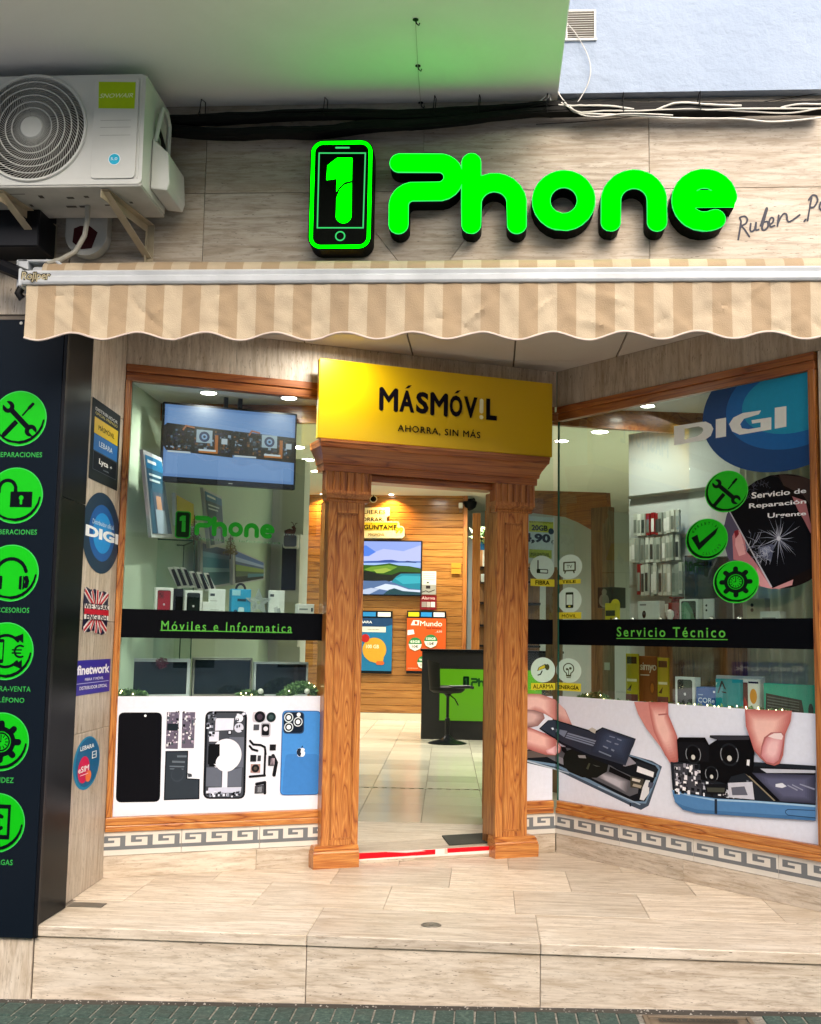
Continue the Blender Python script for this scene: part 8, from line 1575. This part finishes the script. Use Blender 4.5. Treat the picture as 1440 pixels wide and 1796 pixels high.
q = [(-0.4853,3.3856),(-0.4218,3.3861),(-0.4201,3.24),(-0.4835,3.2394)]; t = thing('motion_sensor', 'small white sensor box at the top right corner of the wooden wall', 'sensor', FAC, (q[0][0], 12.3, q[3][1])); part('housing', MB().box(q[0][0], 12.30, q[3][1] + .06, q[1][0], 12.368, q[0][1]), 'white_plastic', t, bevel=.01); part('lens', MB().box(q[0][0] + .01, 12.31, q[3][1], q[1][0] - .01, 12.36, q[3][1] + .058), 'dark_door_wood', t)
q = [(-0.4084,3.4148),(-0.249,3.4309),(-0.3159,3.3416)]; t = thing('security_camera', 'black dome security camera under the corridor ceiling beside the wooden wall', 'camera', FAC, (q[2][0], 12.4, q[2][1])); part('arm', MB().tube([(q[0][0], 12.5, q[0][1]), (q[1][0], 12.42, q[1][1])], .045, 8), 'black_plastic', t, smooth=True); part('dome', MB().lathe([(.11, 0), (.11, -.03), (.09, -.09), (.04, -.13), (.004, -.14)], q[2][0], 12.42, q[0][1], n=18), 'black_gloss', t, smooth=True)
# shelves beyond the post
s_ = [(-0.1565,2.7519),(0.0956,2.7546)]; sh = thing('wall_shelf', 'dark shelf unit with goods seen past the wooden post', 'shelf', FAC, (s_[0][0], 11.6, .06)); part('back_panel', MB().box(s_[0][0], 11.9, .06, s_[0][0] + .9, 11.93, [(-0.1576,2.8569)][0][1]), 'dark_door_wood', sh)
for z in ([(-0.1522,2.3331)][0][1], [(-0.1501,2.1246)][0][1], [(-0.1469,1.813)][0][1], [(-0.1436,1.4855)][0][1], [(-0.1406,1.1937)][0][1]): part('shelf_board', MB().box(s_[0][0], 11.6, z, s_[0][0] + .9, 11.899, z + .03), 'black_plastic', sh)
for k_, (q, c, lb) in enumerate((([(-0.1506,2.7265),(-0.0466,2.7276),(-0.0454,2.6005),(-0.1493,2.5993)], '#1f6fb0', 'blue carton on the top shelf past the wooden post'), ([(-0.1028,2.5986),(-0.0212,2.5996),(-0.0189,2.3609),(-0.1005,2.3598)], '#d5dcd2', 'white carton on the shelf past the wooden post'), ([(-0.125,2.247),(-0.0213,2.2483),(-0.0202,2.1324),(-0.1238,2.131)], '#b8c4c0', 'pale grey carton under the black shelf past the wooden post'))):
    solo('carton', lb, 'box', MB().box(q[0][0], 11.57, q[2][1], q[1][0], 11.598, q[0][1]), ink(c), FAC, (q[0][0], 11.57, q[2][1]), bevel=.004, group='cartons on the far shelf')
mb = MB(); c_ = [(-0.0958,2.7916)][0]; leaves(mb, c_[0], 11.6, c_[1], .22, .1, .16, 60, .09, rl); solo('potted_leaves', 'yellow-green leaves of a small plant on the far shelf', 'plant', mb, ['leaf_light', 'leaf_green'], FAC, (c_[0], 11.6, c_[1] - .1))
# counter
q = [(-0.8372,1.1632),(0.0018,1.1779),(-0.0044,0.0853),(-0.8237,0.0665)]; x0, z0, z1 = (q[0][0] + q[3][0]) / 2, .06, q[0][1]; x1 = q[1][0] + .9
ct = thing('counter', 'black sales counter with lime green front panel inside the shop', 'counter', FAC, ((x0 + x1) / 2, 9.2, .06)); part('body', MB().box(x0, 9.2, z0, x1, 9.8, z1 - .03), 'counter_black', ct, bevel=.004); part('counter_top', MB().box(x0 - .02, 9.17, z1 - .029, x1 + .02, 9.83, z1), 'black_gloss', ct, bevel=.003)
g = [(-0.6032,0.9215),(-0.0062,0.9326),(-0.0002,0.2917)]; plain('lime_panel', '#4c8a0a', .3); part('green_panel', MB().box(g[0][0], 9.188, g[2][1], x1 - .25, 9.199, g[0][1]), 'lime_panel', ct)
d = [(-0.318,0.7027),(-0.3195,0.8371),(-0.2296,0.7045)]; L_ = (d[2][0] - d[0][0]); p = Print(y=9.187, step=.0006); name_decal(p, d[0][0], d[0][0] + L_ * 6.3, d[0][1] - .01, d[1][1], '#063a10', '#04140a'); p.part('name_print', ct)
# bar stool
b_ = [(-0.4832,0.0714),(-0.5959,0.6436),(-0.4779,0.7047),(-0.2009,0.7004),(-0.4313,0.9313)]; bx = b_[0][0]; st = thing('bar_stool', 'black bar stool with low back and gas-lift column in front of the counter', 'stool', FAC, (bx, 8.65, .06)); rb = [(-0.712,0.0661),(-0.2531,0.0767)]; r_ = (rb[1][0] - rb[0][0]) / 2
part('base_disc', MB().lathe([(r_, 0), (r_, .008), (r_ * .75, .025), (r_ * .35, .05), (.045, .085), (.03, .10)], bx, 8.65, .06, n=32), 'black_gloss', st, smooth=True); sz_ = b_[2][1]
part('column', MB().lathe([(.030, .10), (.030, .35), (.018, .36), (.018, sz_ - .10), (.05, sz_ - .06)], bx, 8.65, .0, n=16), 'black_plastic', st, smooth=True)
part('seat', MB().lathe([(.05, 0), (.17, .01), (.21, .04), (.215, .075), (.19, .09), (.03, .085)], bx - .01, 8.65, sz_ - .06, n=28), 'black_rubber', st, smooth=True)
mb = MB(); vs = []
for i in range(13):
    a = R_(150 + 100 * i / 12)
    for j in range(6): z = sz_ + .0 + .34 * j / 5; r = .21 + .03 * j / 5; vs.append((bx - .01 + r * math.cos(a) , 8.65 + r * math.sin(a), z - .04 * abs(i - 6) / 6 * j / 5))
mb.add(vs, [(i * 6 + j, (i + 1) * 6 + j, (i + 1) * 6 + j + 1, i * 6 + j + 1) for i in range(12) for j in range(5)]); part('backrest', mb, 'black_rubber', st, smooth=True)
part('armrest', MB().tube([(bx + .02, 8.48, sz_ + .02), (bx + .26, 8.46, sz_ + .03), (bx + .30, 8.5, sz_ + .02)], .02, 8), 'black_plastic', st, smooth=True); part('lift_lever', MB().tube([(bx + .02, 8.6, sz_ - .07), (bx + .09, 8.55, sz_ - .12), (bx + .13, 8.52, sz_ - .19)], .008, 6), 'black_plastic', st, smooth=True)
# open door leaf at the right jamb
dl = thing('door_leaf', 'wooden door leaf standing open at the right side of the doorway, seen edge on', 'door', FAC, (.035, 2.2, .07)); dx = [(-0.0214,1.0003),(0.014,1.001)]
xa, xb = dx[0][0] - .004, dx[1][0]
part('hinge_stile', MB().box(xa, 2.15, .072, xb, 2.27, 2.17), 'oak_trim_v', dl, bevel=.003); part('far_stile', MB().box(xa - .012, 2.88, .072, xb - .012, 3.0, 2.17), 'oak_trim_v', dl, bevel=.003)
part('rail', MB().box(xa - .004, 2.271, .072, xb - .008, 2.879, .22).box(xa - .004, 2.271, 2.06, xb - .008, 2.879, 2.17), 'oak_trim_v', dl); part('pane', MB().box(xa + .010, 2.271, .221, xa + .016, 2.879, 2.059), 'glass_pane', dl)
for z in ([(-0.0306,1.9752)][0][1], [(-0.0207,0.95)][0][1], [(-0.015,0.3474)][0][1]): part('hinge', MB().lathe([(.008, 0), (.009, .004), (.009, .096), (.008, .1)], xb - .002, 2.135, z - .05, n=10), 'dull_steel', dl, smooth=True)
part('jamb_lining', MB().box([(2.255,1.0083)][0][0], .101, .061, [(2.2855,1.0083)][0][0] + .03, .16, 2.182), 'oak_trim_v', por); part('jamb_lining', MB().box([(1.3792,2.0555)][0][0] - .06, .101, .061, [(1.3792,2.0555)][0][0] - .004, .16, 2.182), 'oak_trim_v', por)

# ------------------------------------------------------------------ building across the street (seen in the reflections)
ob = thing('opposite_building', 'pale apartment building with rows of windows facing the shop across the street', 'building', FAC, (0, -12, 0))
part('wall', MB().box(-24, -12.6, -.4, 24, -11.9, 6.6), 'white_paint', ob)
for f_ in range(2):
    for i in range(-7, 8):
        x = i * 2.6 + rnd.uniform(-.1, .1); z = .6 + f_ * 2.8; o = part('window', MB().box(x - .55, -11.9, z, x + .55, -11.86, z + 1.5), 'white_paint', ob); part('pane', MB().box(x - .48, -11.858, z + .07, x + .48, -11.85, z + 1.43), 'screen_off', o)
    part('balcony', MB().box(-24, -11.85, 3.1 + f_ * 2.8, 24, -11.0, 3.25 + f_ * 2.8), 'white_paint', ob)
